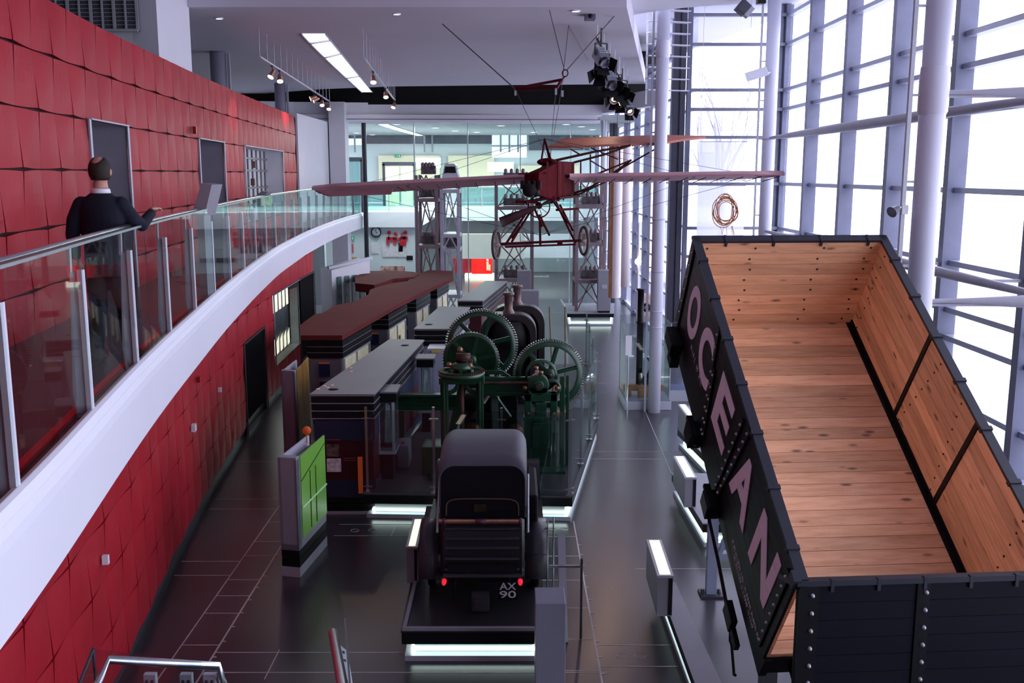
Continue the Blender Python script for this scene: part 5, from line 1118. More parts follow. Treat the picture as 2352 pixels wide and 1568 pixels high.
lightbox(A_, B_, C_, .95, 'white-lit label box on the square plinth beside the wagon', .42, mat('white_label_panel', (1, 1, .95), .5, emit=1.3, ecol=(1, .97, .88), var=.01))
a, c_ = GZ(1622, 1097), GZ(1557, 1030)
lit_plinth('wagon_plinth', [(a[0], a[1]), (4.9, a[1]), (4.9, 21.2), (c_[0], 21.2)], .42, 'furthest underlit plinth beside the wagon, behind the square one', 'platform', grey)
A_, B_, C_ = GZ(1582, 960, .95), GZ(1600, 960, .95), GZ(1575, 928, .95)
lightbox(A_, B_, C_, .95, 'white-lit label box on the furthest plinth beside the wagon', .42, MATS['white_label_panel'])
# near grey kiosk and barrier to the right of the car
a, b = GY(1230, 1386, 10.35), GY(1300, 1386, 10.35); zt_ = a[2]; yb = GZ(1265, 1348, zt_)[1]
t = thing('grey_pillar', 'plain tall grey pillar cabinet at the bottom, right of the car plinth', 'pillar', ((a[0]+b[0])/2, 10.35, 0)); w = b[0]-a[0]; m = M(); m.box((-w/2, 0, .06), (w/2, yb-10.35, zt_)); m.build('body', mat('pillar_grey', (.24, .25, .32), .4, var=.03), t, bevel=.008); m = M(); m.box((-w/2+.02, .02, 0), (w/2-.02, yb-10.37, .06)); m.build('base', black, t)
t = thing('rail_stand', 'grey steel rail stand with a cross bar right of the car', 'stand', (.68, 11.9, 0)); m = M(); m.bar((0, 0, 0), (-.02, .6, 1.25), .1, .05); m.build('slanted_leg', lgrey, t); m = M(); m.bar((-.2, .1, 1.0), (.22, .1, 1.0), .03); m.build('cross_bar', chrome, t); m = M(); m.bar((.22, .1, 0), (.22, .12, 1.1), .03, .05); m.build('dark_post', darkst, t); m = M(); m.tube([(-.12, .7, 0), (-.12, .7, 1.45)], .012, 6); m.build('thin_rod', chrome, t); m = M(); m.tube([(-.2, .7, 0), (-.2, .7, 1.4)], .012, 6); m.build('thin_rod', chrome, t)
# ================================================= THE TIPPED COAL WAGON
wx = Vector((.99755, .06994, 0)); wl = Vector((-.05781, .82444, .56299)); wu = Vector((.03938, -.56161, .82646)); wO = Vector((2.456, 8.914, 1.357))
WM = Matrix.Translation(wO) @ Matrix(((wx.x, wl.x, wu.x), (wx.y, wl.y, wu.y), (wx.z, wl.z, wu.z))).to_4x4()
WW, WL, WH = 2.44, 4.82, 1.37
wag = thing('coal_wagon', 'tipped black timber coal wagon, bare pine inside, big white letters on its side', 'wagon', mx=WM)
pineX = wood('pine_across', (.35, 3.2, 3.2)); pineY = wood('pine_along', (3.2, .35, 3.2))
wb = mat('wagon_black', (.006, .006, .008), .42, spec=.15, var=.25, scale=4, stretch=(1, 1, 1)); wrail = mat('wagon_rail', (.022, .024, .036), .4, spec=.3, var=.1)
wplank = mat('wagon_door_plank', (.0045, .005, .011), .5, spec=.12, var=.2, scale=3, stretch=(.3, 2, 2)); bolt = mat('bolt_bright', (.45, .45, .5), .4, metal=.4, var=.1); dbolt = mat('bolt_dark', (.02, .018, .018), .5, var=.1)
letw = mat('letter_white', (.80, .72, .80), .6, var=.08, scale=6, stretch=(1, 4, 1))
random.seed(11)
m = M(); y = .02
while y < WL-.05:
    w = random.choice((.17, .19, .21, .15)); y1 = min(WL-.03, y+w); m.box((.05, y, -.06), (WW-.05, y1-.006, 0)); y = y1
m.build('floor_boards', pineX, wag, bevel=.002)
ph = WH/8
m = M()
for i in range(8): m.box((.06, WL-.07, ph*i+.002), (WW-.06, WL-.01, ph*(i+1)-.005))
m.build('end_boards', pineX, wag, bevel=.002)
m = M()
for i in range(8): m.box((.0, WL-.01, ph*i), (WW, WL+.03, ph*(i+1)-.004))
m.build('end_outer_skin', wb, wag)
for s, x0, x1, xo0, xo1 in ((-1, .03, .065, .0, .03), (1, WW-.065, WW-.03, WW-.03, WW)):
    m = M(); lim = [(0.0, 1.72), (1.78, 3.03), (3.09, WL-.07)] if s > 0 else [(0, WL-.07)]
    for i in range(8):
        for a, b in lim: m.box((x0, a, ph*i+.002), (x1, b, ph*(i+1)-.003))
    m.build('side_boards', pineY, wag, bevel=.002)
    m = M()
    for i in range(8): m.box((xo0, 0, ph*i-(.04 if i == 0 else 0)), (xo1, WL, ph*(i+1)-.004))
    m.build('side_outer_skin', wb, wag)
    m = M(); m.box((xo0-.015, -.03, WH-.0), (x1+.02 if s < 0 else xo1+.015, WL+.03, WH+.035)) if s < 0 else m.box((x0-.02, -.03, WH), (xo1+.015, WL+.03, WH+.035))
    for i in range(7): l_ = .3+.68*i; m.cbox(((xo0+x1)/2 if s < 0 else (x0+xo1)/2, l_, WH+.02), (.12, .05, .06))
    m.build('top_rail', wrail, wag)
m = M(); m.box((0, WL-.075, WH), (WW, WL+.035, WH+.035))
for i in range(4): m.cbox((.4+.6*i, WL-.03, WH), (.03, .12, .09))
m.build('top_rail', wrail, wag)
# ironwork inside
m = M(); m.box((WW-.085, .0, .0), (WW-.06, WL-.07, .06)); m.box((WW-.14, 0, 0), (WW-.06, WL-.07, .012)); m.build('floor_angle_iron', wb, wag)
for a in (1.75, 3.06):
    m = M(); m.box((WW-.08, a-.035, .0), (WW-.05, a+.035, WH)); m.build('inner_strap', wb, wag)
m = M()
for x in (.14, .75, 1.62, 2.22): 
    for i in range(8): m.lathe([(0, -.012), (.014, -.008), (.014, 0)], c=(x+(.04 if i % 2 else 0), WL-.07, ph*(i+.5)), axis='y', n=8)
for l0, dl in ((2.95, -.12), (1.9, .1), (.5, .05)):
    for i in range(8): m.lathe([(0, -.008), (.012, -.006), (.012, 0)], c=(WW-.066, l0+dl*i*.3, ph*(i+.5)), axis='x', n=8)
for i in range(8): m.lathe([(0, -.008), (.012, -.006), (.012, 0)], c=(WW-.066, WL-.25, ph*(i+.5)), axis='x', n=8)
tag(m.build('board_bolts', dbolt, wag), kind='stuff')
# lettering on the side
LM = lambda l, u, o=-.006: Matrix(((0, 0, -1, o), (-1, 0, 0, l), (0, 1, 0, u), (0, 0, 0, 1)))
for ch, l1, l0 in (('O', 4.42, 3.92), ('C', 3.72, 3.14), ('E', 2.80, 2.22), ('A', 1.84, 1.18), ('N', .95, .30)):
    mesh_text('letter_'+ch.lower(), ch, letw, wag, LM(l1, .36), (l1-l0, .76), .004, .032)
grain = mat('small_lettering', (.6, .56, .62), .6, var=.1)
def paint_marks(name, l0, l1, u, h, seed):   # rows of painted characters too small to read in the photograph
    random.seed(seed); m = M(); l = l0
    while l > l1:
        w = random.uniform(.018, .04)*h/.06; k = random.random()
        if k > .15:
            m.box((-.007, l-w*.28, u), (-.004, l, u+h))
            if k > .5: m.box((-.007, l-w, u+h*.4), (-.004, l, u+h*.58))
            if k > .7: m.box((-.007, l-w, u+h*.82), (-.004, l, u+h))
        l -= w*1.35
    tag(m.build(name, grain, wag), kind='stuff')
paint_marks('load_marks', 4.0, 3.35, .29, .075, 1); paint_marks('small_marks', 1.35, .15, -.03, .055, 2); paint_marks('small_marks', 1.2, .35, -.11, .05, 3)
# outside straps with bolts
def strap(a, b, w=.07, nb=9, x=-.012, name='side_strap'):
    m = M(); m.bar((x, a[0], a[1]), (x, b[0], b[1]), .02, w, up=(1, 0, 0)) if 0 else m.bar((x, a[0], a[1]), (x, b[0], b[1]), w, .02, up=(1, 0, 0)); o = m.build(name, wb, wag); k = M()
    for i in range(nb): t_ = (i+.5)/nb; k.lathe([(0, -.03), (.014, -.026), (.016, -.01)], c=(x, a[0]+(b[0]-a[0])*t_, a[1]+(b[1]-a[1])*t_), axis='x', n=8)
    tag(k.build('strap_bolts', bolt, o), kind='stuff')
strap((1.73, WH), (2.02, -.1), nb=9); strap((1.95, WH-.1), (2.12, -.1), .05, 8); strap((3.22, WH), (2.92, -.1), nb=9); strap((3.05, .9), (2.85, -.1), .05, 6); strap((.14, WH-.1), (.14, 0), .08, 8); strap((4.68, WH), (4.68, 0), .07, 7)
m = M(); m.bar((-.02, .25, 1.04), (-.02, .0, 1.30), .05, .02, up=(1, 0, 0)); m.cbox((-.02, .0, WH-.01), (.07, .12, .12)); m.tube([(-.05, -.02, WH-.03), (WW+.05, -.02, WH-.03)], .022, 10); m.build('door_hinge_bar', wrail, wag)
# underframe
m = M()
for x in (.02, WW-.10): m.box((x, -.02, -.36), (x+.08, WL+.02, -.06))
for l_ in (.0, 1.6, 3.2, WL-.1): m.box((.1, l_, -.34), (WW-.1, l_+.1, -.06))
m.build('underframe', wb, wag)
for l_ in (4.48, 4.48):
    pass
for x in (.35, WW-.35):
    m = M(); m.lathe([(0, .36), (.17, .36), (.18, .32), (.06, .28), (.06, 0), (.10, -.02), (0, -.02)], c=(x, WL, -.18), axis='y', n=22); m.build('buffer', wb, wag)
    m = M(); m.lathe([(0, -.36), (.17, -.36), (.18, -.32), (.06, -.28), (.06, 0), (0, 0)], c=(x, 0, -.2), axis='y', n=22); m.build('buffer', wb, wag)
for l_ in (2.05, 3.1):
    m = M(); m.cbox((-.05, l_, -.30), (.16, .26, .22)); m.cbox((-.08, l_+.02, -.18), (.08, .34, .06)); m.bar((-.04, l_-.14, -.3), (-.04, l_-.05, -.5), .04); m.build('axle_box', wb, wag, bevel=.01)
m = M(); m.box((-.16, 4.3, -.14), (.0, 4.66, .06)); m.cbox((-.09, 4.32, -.2), (.12, .2, .16)); m.build('end_bracket', wb, wag, bevel=.01)
m = M(); m.tube([(-.07, 2.02, -.40), (-.07, 1.4, -.44), (-.08, .82, -.5)], .022, 8); m.cbox((-.07, .74, -.5), (.07, .26, .2)); m.cbox((-.06, .5, -.56), (.05, .2, .10)); m.build('brake_lever', wb, wag)
m = M(); m.tube([(-.07, .66, -.5), (-.07, .62, -.62), (-.07, .56, -.70), (-.07, .50, -.68), (-.07, .30, -.80), (-.07, .24, -.84), (-.07, .22, -.80)], .016, 8); m.build('coupling_hook', wb, wag)
# end door hanging plumb from its hinge bar
Rinv = WM.inverted().to_3x3(); dm = Matrix.Translation((0, -.03, WH-.03)) @ Rinv.to_4x4() @ Matrix.Rotation(R(4.0), 4, 'Z')
ed = bpy.data.objects.new('end_door', None); m = M(); hh = 1.33
for i in range(8): m.box((0, -.04, -hh+hh/8*i), (WW, .0, -hh+hh/8*(i+1)-.004), mx=dm)
dr = m.build('end_door', wplank, wag); m = M()
for i in range(8): m.box((.03, .002, -hh+hh/8*i), (WW-.03, .03, -hh+hh/8*(i+1)-.004), mx=dm)
m.build('inner_boards', pineX, dr)
bpy.data.objects.remove(ed)
for x, w in ((.10, .16), (1.13, .12), (2.28, .12)):
    m = M(); m.box((x-w/2, -.056, -hh), (x+w/2, -.04, .03), mx=dm); m.build('door_strap', wb, dr)
    for i in range(8): k = M(); k.lathe([(0, -.03), (.016, -.02), (.02, 0)], c=(x+.02, -.056, -.09-.165*i), axis='y', n=10, mx=dm); k.build('bolt_head', bolt, dr)
m = M(); m.box((-.02, -.06, -.005), (WW+.02, .03, .045), mx=dm)
for i in range(6): m.box((.28+.42*i, -.065, -.06), (.31+.42*i, -.02, .055), mx=dm)
m.build('door_top_rail', wrail, dr)
m = M(); m.box((0, -.065, -hh), (.06, .02, 0), mx=dm); m.build('door_edge', wb, dr)
# steel stand holding the wagon
st = mat('stand_blue_grey', (.20, .22, .32), .4, var=.06)
t = thing('wagon_stand', 'blue-grey steel stand holding up the far end of the tipped wagon', 'stand', (3.5, 13.2, 0)); a = GZ(1632, 1365); a = (a[0]-3.5, a[1]-13.2)
for x in (a[0], -a[0]+.2):
    m = M(); m.box((x-.07, a[1]-.06, .03), (x+.07, a[1]+.06, 3.35)); m.build('post', st, t); m = M(); m.box((x-.16, a[1]-.14, 0), (x+.16, a[1]+.14, .03)); m.build('foot_plate', darkst, t); m = M()
    for s in (-1, 1): m.lathe([(0, .08), (.025, .08), (.03, .03), (.03, 0)], c=(x+s*.12, a[1], 0), n=8)
    m.build('anchor_bolts', darkst, t)
m = M(); m.bar((a[0], a[1], .6), (-a[0]+.2, a[1], .6), .1, .08); m.bar((a[0], a[1], .3), (-.2, a[1], 1.6), .08, .06); m.build('cross_brace', st, t)
m = M(); m.box((a[0]-.1, a[1]-.4, 3.3), (-a[0]+.3, a[1]-.2, 3.42)); m.build('bearer', st, t)
t = thing('wagon_cradle', 'low dark steel cradle under the near end of the tipped wagon', 'stand', (3.6, 9.6, 0)); m = M()
for x in (-.9, .9): m.box((x-.08, -.08, 0), (x+.08, .08, 1.25))
m.box((-1.1, -.1, 1.2), (1.1, .1, 1.32)); m.build('trestle', darkst, t)
# ================================================= THE SUSPENDED MONOPLANE
pr = mat('plane_red', (.075, .006, .010), .75, spec=.03, var=.2, scale=5); prd = mat('plane_tube_red', (.065, .006, .010), .7, spec=.05, var=.15); fab = mat('wing_fabric', (.46, .25, .29), .6, var=.06, scale=3); fabt = mat('tail_fabric', (.30, .085, .055), .6, var=.12, scale=3); brn = mat('plane_wood', (.022, .009, .007), .8, spec=.0, var=.2, scale=6)
PO = Vector((.85, 19.6, 5.6))
pl = thing('monoplane', 'red early monoplane with open lattice tail hanging over the hall', 'aeroplane', PO)
def Q(px, py, y): return Vector(GY(px, py, y))-PO
def wing(name, root, tip, c0, c1, th, inc0, inc1, mt_, tiplen=.5, ail=0):
    """airfoil lofted from root to tip; chord runs along Y"""
    m = M(); prof = [(0, 0), (.04, .55), (.2, 1), (.5, .8), (.8, .4), (1, 0), (.8, .12), (.4, .2), (.1, -.05)]; secs = []; N = 10
    for i in range(N+1):
        u = i/N; p = root+(tip-root)*u; ch = c0+(c1-c0)*u; ch *= 1 if u < .88 else (1-((u-.88)/.12)**2*.55); inc = inc0+(inc1-inc0)*u
        sag = .02*math.sin(i*math.pi); secs.append([(p.x, p.y+(x-.4)*ch*math.cos(inc), p.z+z*th-(x-.4)*ch*math.sin(inc)) for x, z in prof])
    n = len(prof); vs = [q for s in secs for q in s]; fs = [(i*n+j, i*n+(j+1) % n, (i+1)*n+(j+1) % n, (i+1)*n+j) for i in range(N) for j in range(n)]; fs += [tuple(range(n)), tuple(reversed(range(N*n, N*n+n)))]
    m.add(vs, fs, True); return m.build(name, mt_, pl)
lt = Q(722, 439, 19.3); lr = Q(1245, 411, 19.7); rr = Q(1305, 412, 19.8); rt = Q(1795, 404, 19.5)
wing('left_wing', lr, lt, 1.5, 1.45, .09, R(5), R(8), fab); wing('right_wing', rr, rt, 1.5, 1.3, .09, R(5), R(4), fab)
p0 = Q(903, 436, 18.6); p1 = Q(722, 443, 18.5); m = M(); m.add([tuple(p0+Vector((0, 0, .03))), tuple(p1+Vector((0, .1, .03))), tuple(p1+Vector((.3, -.25, -.06))), tuple(p0+Vector((0, -.3, -.08)))]+[tuple(p0+Vector((0, 0, .05))), tuple(p1+Vector((0, .1, .05))), tuple(p1+Vector((.3, -.25, -.04))), tuple(p0+Vector((0, -.3, -.06)))], [(0, 1, 2, 3), (7, 6, 5, 4), (0, 4, 5, 1), (1, 5, 6, 2), (2, 6, 7, 3), (3, 7, 4, 0)]); m.build('left_wing_tip_flap', mat('flap_fabric', (.28, .11, .13), .6, var=.08), pl)
m = M()
for i in range(12):
    u = (i+.5)/12; p = lr+(lt-lr)*u; m.tube([(p.x, p.y-.55, p.z-.0), (p.x, p.y+.85, p.z-.11)], .008, 4); p = rr+(rt-rr)*u; m.tube([(p.x, p.y-.55, p.z-.0), (p.x, p.y+.8, p.z-.11)], .008, 4)
tag(m.build('wing_ribs', prd, pl), kind='stuff')
# fuselage
m = M()
f = [Q(1240, 385, 18.9), Q(1240, 452, 18.9), Q(1282, 462, 18.7), Q(1282, 372, 18.7), Q(1254, 368, 20.3), Q(1254, 446, 20.3), Q(1318, 446, 20.4), Q(1318, 372, 20.4)]
m.add([tuple(x) for x in f], [(0, 1, 2, 3), (3, 2, 6, 7), (4, 5, 1, 0), (7, 6, 5, 4), (1, 5, 6, 2), (0, 3, 7, 4)]); m.build('fuselage', pr, pl, bevel=.02)
m = M(); n0 = [Q(1196, 398, 18.3), Q(1196, 402, 18.3), Q(1232, 404, 18.1), Q(1232, 398, 18.1)]
m.add([tuple(x) for x in (f[0], f[1], f[2], f[3], Q(1204, 400, 18.2), Q(1204, 436, 18.2), Q(1236, 448, 18.0), Q(1238, 396, 18.0))], [(4, 5, 1, 0), (7, 3, 2, 6), (4, 0, 3, 7), (5, 6, 2, 1), (4, 7, 6, 5)]); m.build('nose_cowl', pr, pl, bevel=.015)
m = M(); m.bar(Q(1194, 399, 18.2), Q(1250, 397, 18.3), .3, .03); m.build('nose_deck', prd, pl)
m = M(); c = Q(1216, 437, 18.0); m.lathe([(0, -.16), (.12, -.16), (.13, .1), (0, .1)], c=c, axis='y', n=18)
for i in range(4): m.lathe([(.04, 0), (.045, .14), (.03, .16), (0, .16)], c=(c[0]-.12+.1*i, c[1]+.05, c[2]+.02), n=10)
m.sphere((c[0]+.12, c[1]+.05, c[2]-.04), .07, 8); m.build('engine', mat('engine_black', (.012, .010, .011), .6, metal=.0, spec=.15, var=.5, scale=12), pl)
m = M()
for a, b in (((1258, 372), (1258, 452)), ((1283, 371), (1283, 462)), ((1293, 371), (1294, 460)), ((1317, 371), (1317, 448))): m.bar(Q(a[0], a[1], 18.68+(a[0]-1283)*.045), Q(b[0], b[1], 18.68+(b[0]-1283)*.045), .035)
m.build('fuselage_uprights', mat('upright_red', (.16, .025, .022), .5, var=.1), pl)
m = M(); m.sphere(Q(1256, 372, 19.4), .14, 8, (1.4, 1.2, .55)); m.build('cockpit_fairing', pr, pl)
m = M(); m.bar(Q(1186, 463, 18.2), Q(1232, 464, 18.3), .12, .05); m.bar(Q(1205, 464, 18.2), Q(1275, 452, 18.6), .1, .05); m.bar(Q(1262, 455, 18.7), Q(1312, 450, 20.2), .4, .04); m.bar(Q(1266, 452, 18.6), Q(1270, 466, 18.6), .2, .1); m.build('lower_skid', prd, pl)
# propeller, hub and its gearing
m = M(); a, b = Q(1244, 470, 18.0), Q(1150, 511, 17.9); d = (b-a).normalized(); up = Vector((0, 1, 0)); v = d.cross(up).normalized()
def blade(m, a, b, w0, w1):
    N = 8; vs = []; fs = []
    for i in range(N+1):
        u = i/N; p = a+(b-a)*u; w = w0+(w1-w0)*min(1, u*1.6); tw = R(55-35*u); e = v*math.cos(tw)+Vector((0, 1, 0))*math.sin(tw); t_ = d.cross(e)*.012
        for s1, s2 in ((-1, 0), (0, 1), (1, 0), (0, -1)): vs.append(p+e*w/2*s1+t_*s2)
    for i in range(N):
        for j in range(4): fs.append((i*4+j, i*4+(j+1) % 4, i*4+4+(j+1) % 4, i*4+4+j))
    fs += [(0, 1, 2, 3), (N*4+3, N*4+2, N*4+1, N*4)]; m.add(vs, fs, True)
blade(m, a, b, .08, .2); blade(m, a, a-(b-a)*.25, .07, .09); m.build('propeller', mat('propeller_brown', (.05, .022, .025), .6, spec=.08, var=.3, scale=6), pl)
m = M(); c = Q(1238, 472, 18.3); m.tube([(c.x+.20*math.cos(i*.2618), c.y, c.z-.02+.2*math.sin(i*.2618)) for i in range(24)], .014, 6, closed=True)
for i in range(10): a_ = i*.628; m.bar(c+Vector((0, 0, -.02)), c+Vector((.2*math.cos(a_), 0, -.02+.2*math.sin(a_))), .012)
m.lathe([(0, -.08), (.06, -.08), (.06, .3), (0, .3)], c=c, axis='y', n=14); m.build('propeller_wheel', prd, pl)
# landing gear
m = M(); L1, L2 = Q(1162, 562, 18.4), Q(1324, 556, 18.6)
for a, b in (((1216, 478, 18.4), (1160, 563, 18.4)), ((1224, 476, 19.0), (1175, 556, 18.9)), ((1196, 520, 18.5), (1176, 548, 18.5)), ((1276, 462, 18.6), (1322, 558, 18.6)), ((1286, 470, 19.2), (1316, 530, 19.0)), ((1268, 458, 18.5), (1306, 512, 18.6)), ((1228, 480, 18.4), (1246, 520, 18.5)), ((1278, 482, 18.6), (1328, 479, 19.2)), ((1240, 492, 18.5), (1241, 562, 18.5)), ((1242, 500, 18.6), (1262, 540, 18.8))):
    m.tube([Q(*a), Q(*b)], .022, 8)
m.build('undercarriage_struts', prd, pl)
m = M(); m.tube([Q(1148, 560, 18.4), Q(1334, 552, 18.6)], .024, 8); m.tube([Q(1160, 567, 18.3), Q(1322, 561, 18.5)], .018, 8); m.cbox(Q(1286, 557, 18.5), (.1, .06, .07)); m.build('axle', prd, pl)
def pwheel(c, yaw, r=.285):
    mx = Matrix.Translation(c) @ Matrix.Rotation(yaw, 4, 'Z'); m = M(); m.lathe([(r-.045, -.022), (r-.01, -.026), (r, 0), (r-.01, .026), (r-.045, .022), (r-.05, 0), (r-.045, -.022)], axis='x', n=32, mx=mx); o = m.build('wheel', mat('tyre_brown', (.07, .055, .05), .6, var=.3), pl); k = M()
    k.lathe([(0, -.07), (.03, -.07), (.03, .07), (0, .07)], axis='x', n=10, mx=mx)
    for i in range(18): a = i*math.pi/9; k.tube([(0.04 if i % 2 else -.04, .03*math.cos(a), .03*math.sin(a)), (0, (r-.04)*math.cos(a), (r-.04)*math.sin(a))], .0035, 4, mx=mx)
    k.build('wire_spokes', mat('spoke_grey', (.3, .25, .22), .5, var=.1), o)
pwheel(Q(1140, 562, 18.35), R(-14)); pwheel(Q(1341, 553, 18.65), R(14))
# lattice tail
m = M(); J = Q(1449, 368, 24.2); K = Q(1447, 334, 24.2); e = Q(1264, 371, 19.2); g = Q(1318, 373, 20.4); h = Q(1318, 444, 20.4); i_ = Q(1350, 408, 20.6)
m.tube([e, (e+K)/2+Vector((0, 0, .02)), K], .026, 8); m.tube([g, (g+K)/2+Vector((0, 0, -.03)), K], .024, 8)
m.tube([h, Q(1352, 432, 21.3), Q(1400, 404, 22.8), J], .026, 8); m.tube([Q(1290, 455, 19.4), h+Vector((.1, 0, -.02)), Q(1390, 418, 22.4), Q(1430, 385, 23.6), Q(1516, 336, 25.4)], .02, 8); m.tube([i_, J], .022, 8)
m.build('longerons', brn, pl); m = M()
for a, b in (((1334, 371, 20.9), (1334, 440, 20.9)), ((1356, 354, 21.5), (1356, 408, 21.5)), ((1400, 344, 22.7), (1399, 404, 22.8)), ((1423, 340, 23.4), (1423, 384, 23.4)), ((1310, 342, 23.5), (1336, 357, 21.5)), ((1355, 368, 21.4), (1392, 390, 22.6)), ((1358, 340, 23.5), (1420, 366, 23.4)), ((1400, 338, 23.4), (1400, 346, 22.7))):
    m.tube([Q(*a), Q(*b)], .016, 6)
m.build('tail_uprights', prd, pl)
tp = [(1259, 340, 24.2), (1297, 322, 25.3), (1400, 318, 25.6), (1525, 314, 25.8), (1600, 316, 26.1), (1622, 318, 26.0), (1575, 323, 25.3), (1520, 332, 24.6), (1400, 336, 24.2), (1310, 340, 24.1)]
m = M(); P = [Q(*q) for q in tp]; n = len(P); vs = [tuple(p) for p in P]+[tuple(p+Vector((0, 0, .05))) for p in P]; m.add(vs, [tuple(reversed(range(n))), tuple(range(n, 2*n))]+[(i, (i+1) % n, n+(i+1) % n, n+i) for i in range(n)]); m.build('tailplane', fabt, pl)
m = M()
for u in range(1, 9): a = P[9]+(P[7]-P[9])*(u/9); b = P[1]+(P[4]-P[1])*(u/9); m.tube([a-Vector((0, 0, .012)), b-Vector((0, 0, .012))], .01, 4)
m.build('tail_ribs', prd, pl)
m = M(); top = Q(1251, 319, 19.5)
for q in ((1243, 372, 19.0), (1266, 368, 19.0), (1262, 368, 20.2)): m.tube([top, Q(*q)], .018, 6)
m.build('king_post', prd, pl)
for q in (lt*.6+lr*.4, lt*.9+lr*.1, rt*.6+rr*.4, rt*.9+rr*.1):
    m = M(); m.tube([top, q], .004, 4); m.build('rigging_wire', darkst, pl); m = M(); m.tube([Q(1241, 540, 18.5), q], .004, 4); m.build('rigging_wire', darkst, pl)
m = M(); m.tube([K, Q(1447, 226, 24.2)], .006, 4); m.build('tail_cable', darkst, pl)
# spreader frame and cables above it
t = thing('lifting_frame', 'small dark red triangular spreader frame with a ring, hung on cables above the aeroplane', 'lifting frame', GY(1240, 200, 19.6)); o_ = Vector(t.location); S = lambda x, y, Y=19.6: Vector(GY(x, y, Y))-o_
m = M(); m.bar(S(1184, 203), S(1290, 183), .05); m.bar(S(1184, 205), S(1278, 203, 19.2), .05); m.bar(S(1278, 203, 19.2), S(1291, 183), .045); m.build('frame', prd, t)
m = M(); c = S(1298, 168); m.tube([(c.x+.055*math.cos(i*.3927), c.y, c.z+.065*math.sin(i*.3927)) for i in range(16)], .012, 6, closed=True); m.tube([c-Vector((0, 0, .06)), S(1291, 183)], .014, 6); m.build('ring', prd, t)
m = M()
m.tube([Vector(GZ(1016, 55, 9.3))-o_, S(1183, 204)], .012, 5); m.tube([S(1303, 160), Vector(GZ(1447, -4, 9.8))-o_], .012, 5); m.tube([S(1296, 160), Vector(GZ(1250, -25, 9.8))-o_], .008, 5); m.tube([S(1292, 182), Vector(GZ(1306, 58, 9.3))-o_], .008, 5)
m.tube([Vector(GZ(1306, 58, 9.3))-o_, Vector(GZ(1352, 140, 9.3))-o_], .006, 4)
for x, y0, Y in ((1184, 206, 19.6), (1277, 204, 19.2), (1292, 188, 19.6)): m.tube([S(x, y0, Y), Q(1262, 372, 19.4)+PO-o_], .005, 4)
m.build('cable', mat('cable_brown', (.07, .05, .06), .5, var=.1), t)
m = M()
for x, y, Y in ((1184, 210, 19.6), (1277, 208, 19.2), (1292, 213, 19.6)): m.cbox(S(x, y+2, Y), (.04, .04, .12))
m.build('turnbuckle', lgrey, t)
# ================================================= LAMPS ON TRACKS
def track(a, b, z, label, spots, grp):
    A, B = Vector(GZ(*a, z)), Vector(GZ(*b, z)); t = thing('light_track', label, 'light track', A); m = M(); m.bar((0, 0, 0), B-A, .05, .04); m.build('rail', lgrey, t); m = M(); n = 14
    for i in range(n+1):
        p = (B-A)*(i/n); m.tube([p, p+Vector((0, 0, 9.3-z))], .008, 4)
    tag(m.build('suspension_rods', lgrey, t), kind='stuff')
    for i, (px, py, dx, lb) in enumerate(spots):
        u = min(.98, max(.02, (py-a[1]-14)/(b[1]-a[1]))); p = A+(B-A)*u; spotlight(p, dx, lb, grp)
def spotlight(p, dx, lb, grp=None, sc=1.0, aim=(0, -.5, -.8), warm=True, bodym=None, power=70):
    t = thing('spotlight', lb, 'spotlight', p, 0, grp); d = Vector((dx*.4, aim[1], aim[2])).normalized(); m = M(); m.tube([(0, 0, -.02), (0, 0, -.16*sc)], .012, 6); m.cbox((0, 0, -.03), (.05*sc, .12*sc, .04)); m.build('stem', darkst, t)
    c = Vector((0, 0, -.2*sc)); m = M(); m.tube([c-d*.1*sc, c-d*.06*sc, c+d*.03*sc, c+d*.12*sc], [.03*sc, .055*sc, .06*sc, .085*sc], 16); m.build('housing', bodym or mat('spot_copper', (.45, .22, .18), .3, metal=.8, var=.1), t)
    if warm:
        m = M(); q = c+d*.122*sc; m.tube([q, q+d*.004], .075*sc, 16); m.build('lens', bulbm, t)
        if power: l = lamp('SPOT', 'spot_beam', (0, 0, 0), power, (1, .7, .5), .04, spot=60, parent=t); l.location = c+d*.16*sc; l.rotation_euler = d.to_track_quat('-Z', 'Y').to_euler()
    return t
track((597, 131), (757, 233), 8.65, 'long grey light track on thin rods left of the curved light slot', [(603, 157, -.8, 'leftmost spotlight of the left track, near its front end'), (612, 165, .3, 'second spotlight at the front end of the left track'), (694, 214, -5, 'spotlight past the middle of the left track'), (703, 219, -4, 'spotlight close behind the middle pair on the left track'), (721, 230, .2, 'spotlight just before the far end of the left track'), (752, 246, .1, 'spotlight at the far end of the left track')], 'spotlights on the left track')
track((835, 133), (907, 230), 8.65, 'shorter grey light track on thin rods right of the curved light slot', [(840, 168, .2, 'large bright spotlight at the front of the right track'), (863, 205, .3, 'spotlight in the middle of the right track'), (894, 240, -.6, 'spotlight at the far end of the right track')], 'spotlights on the right track')
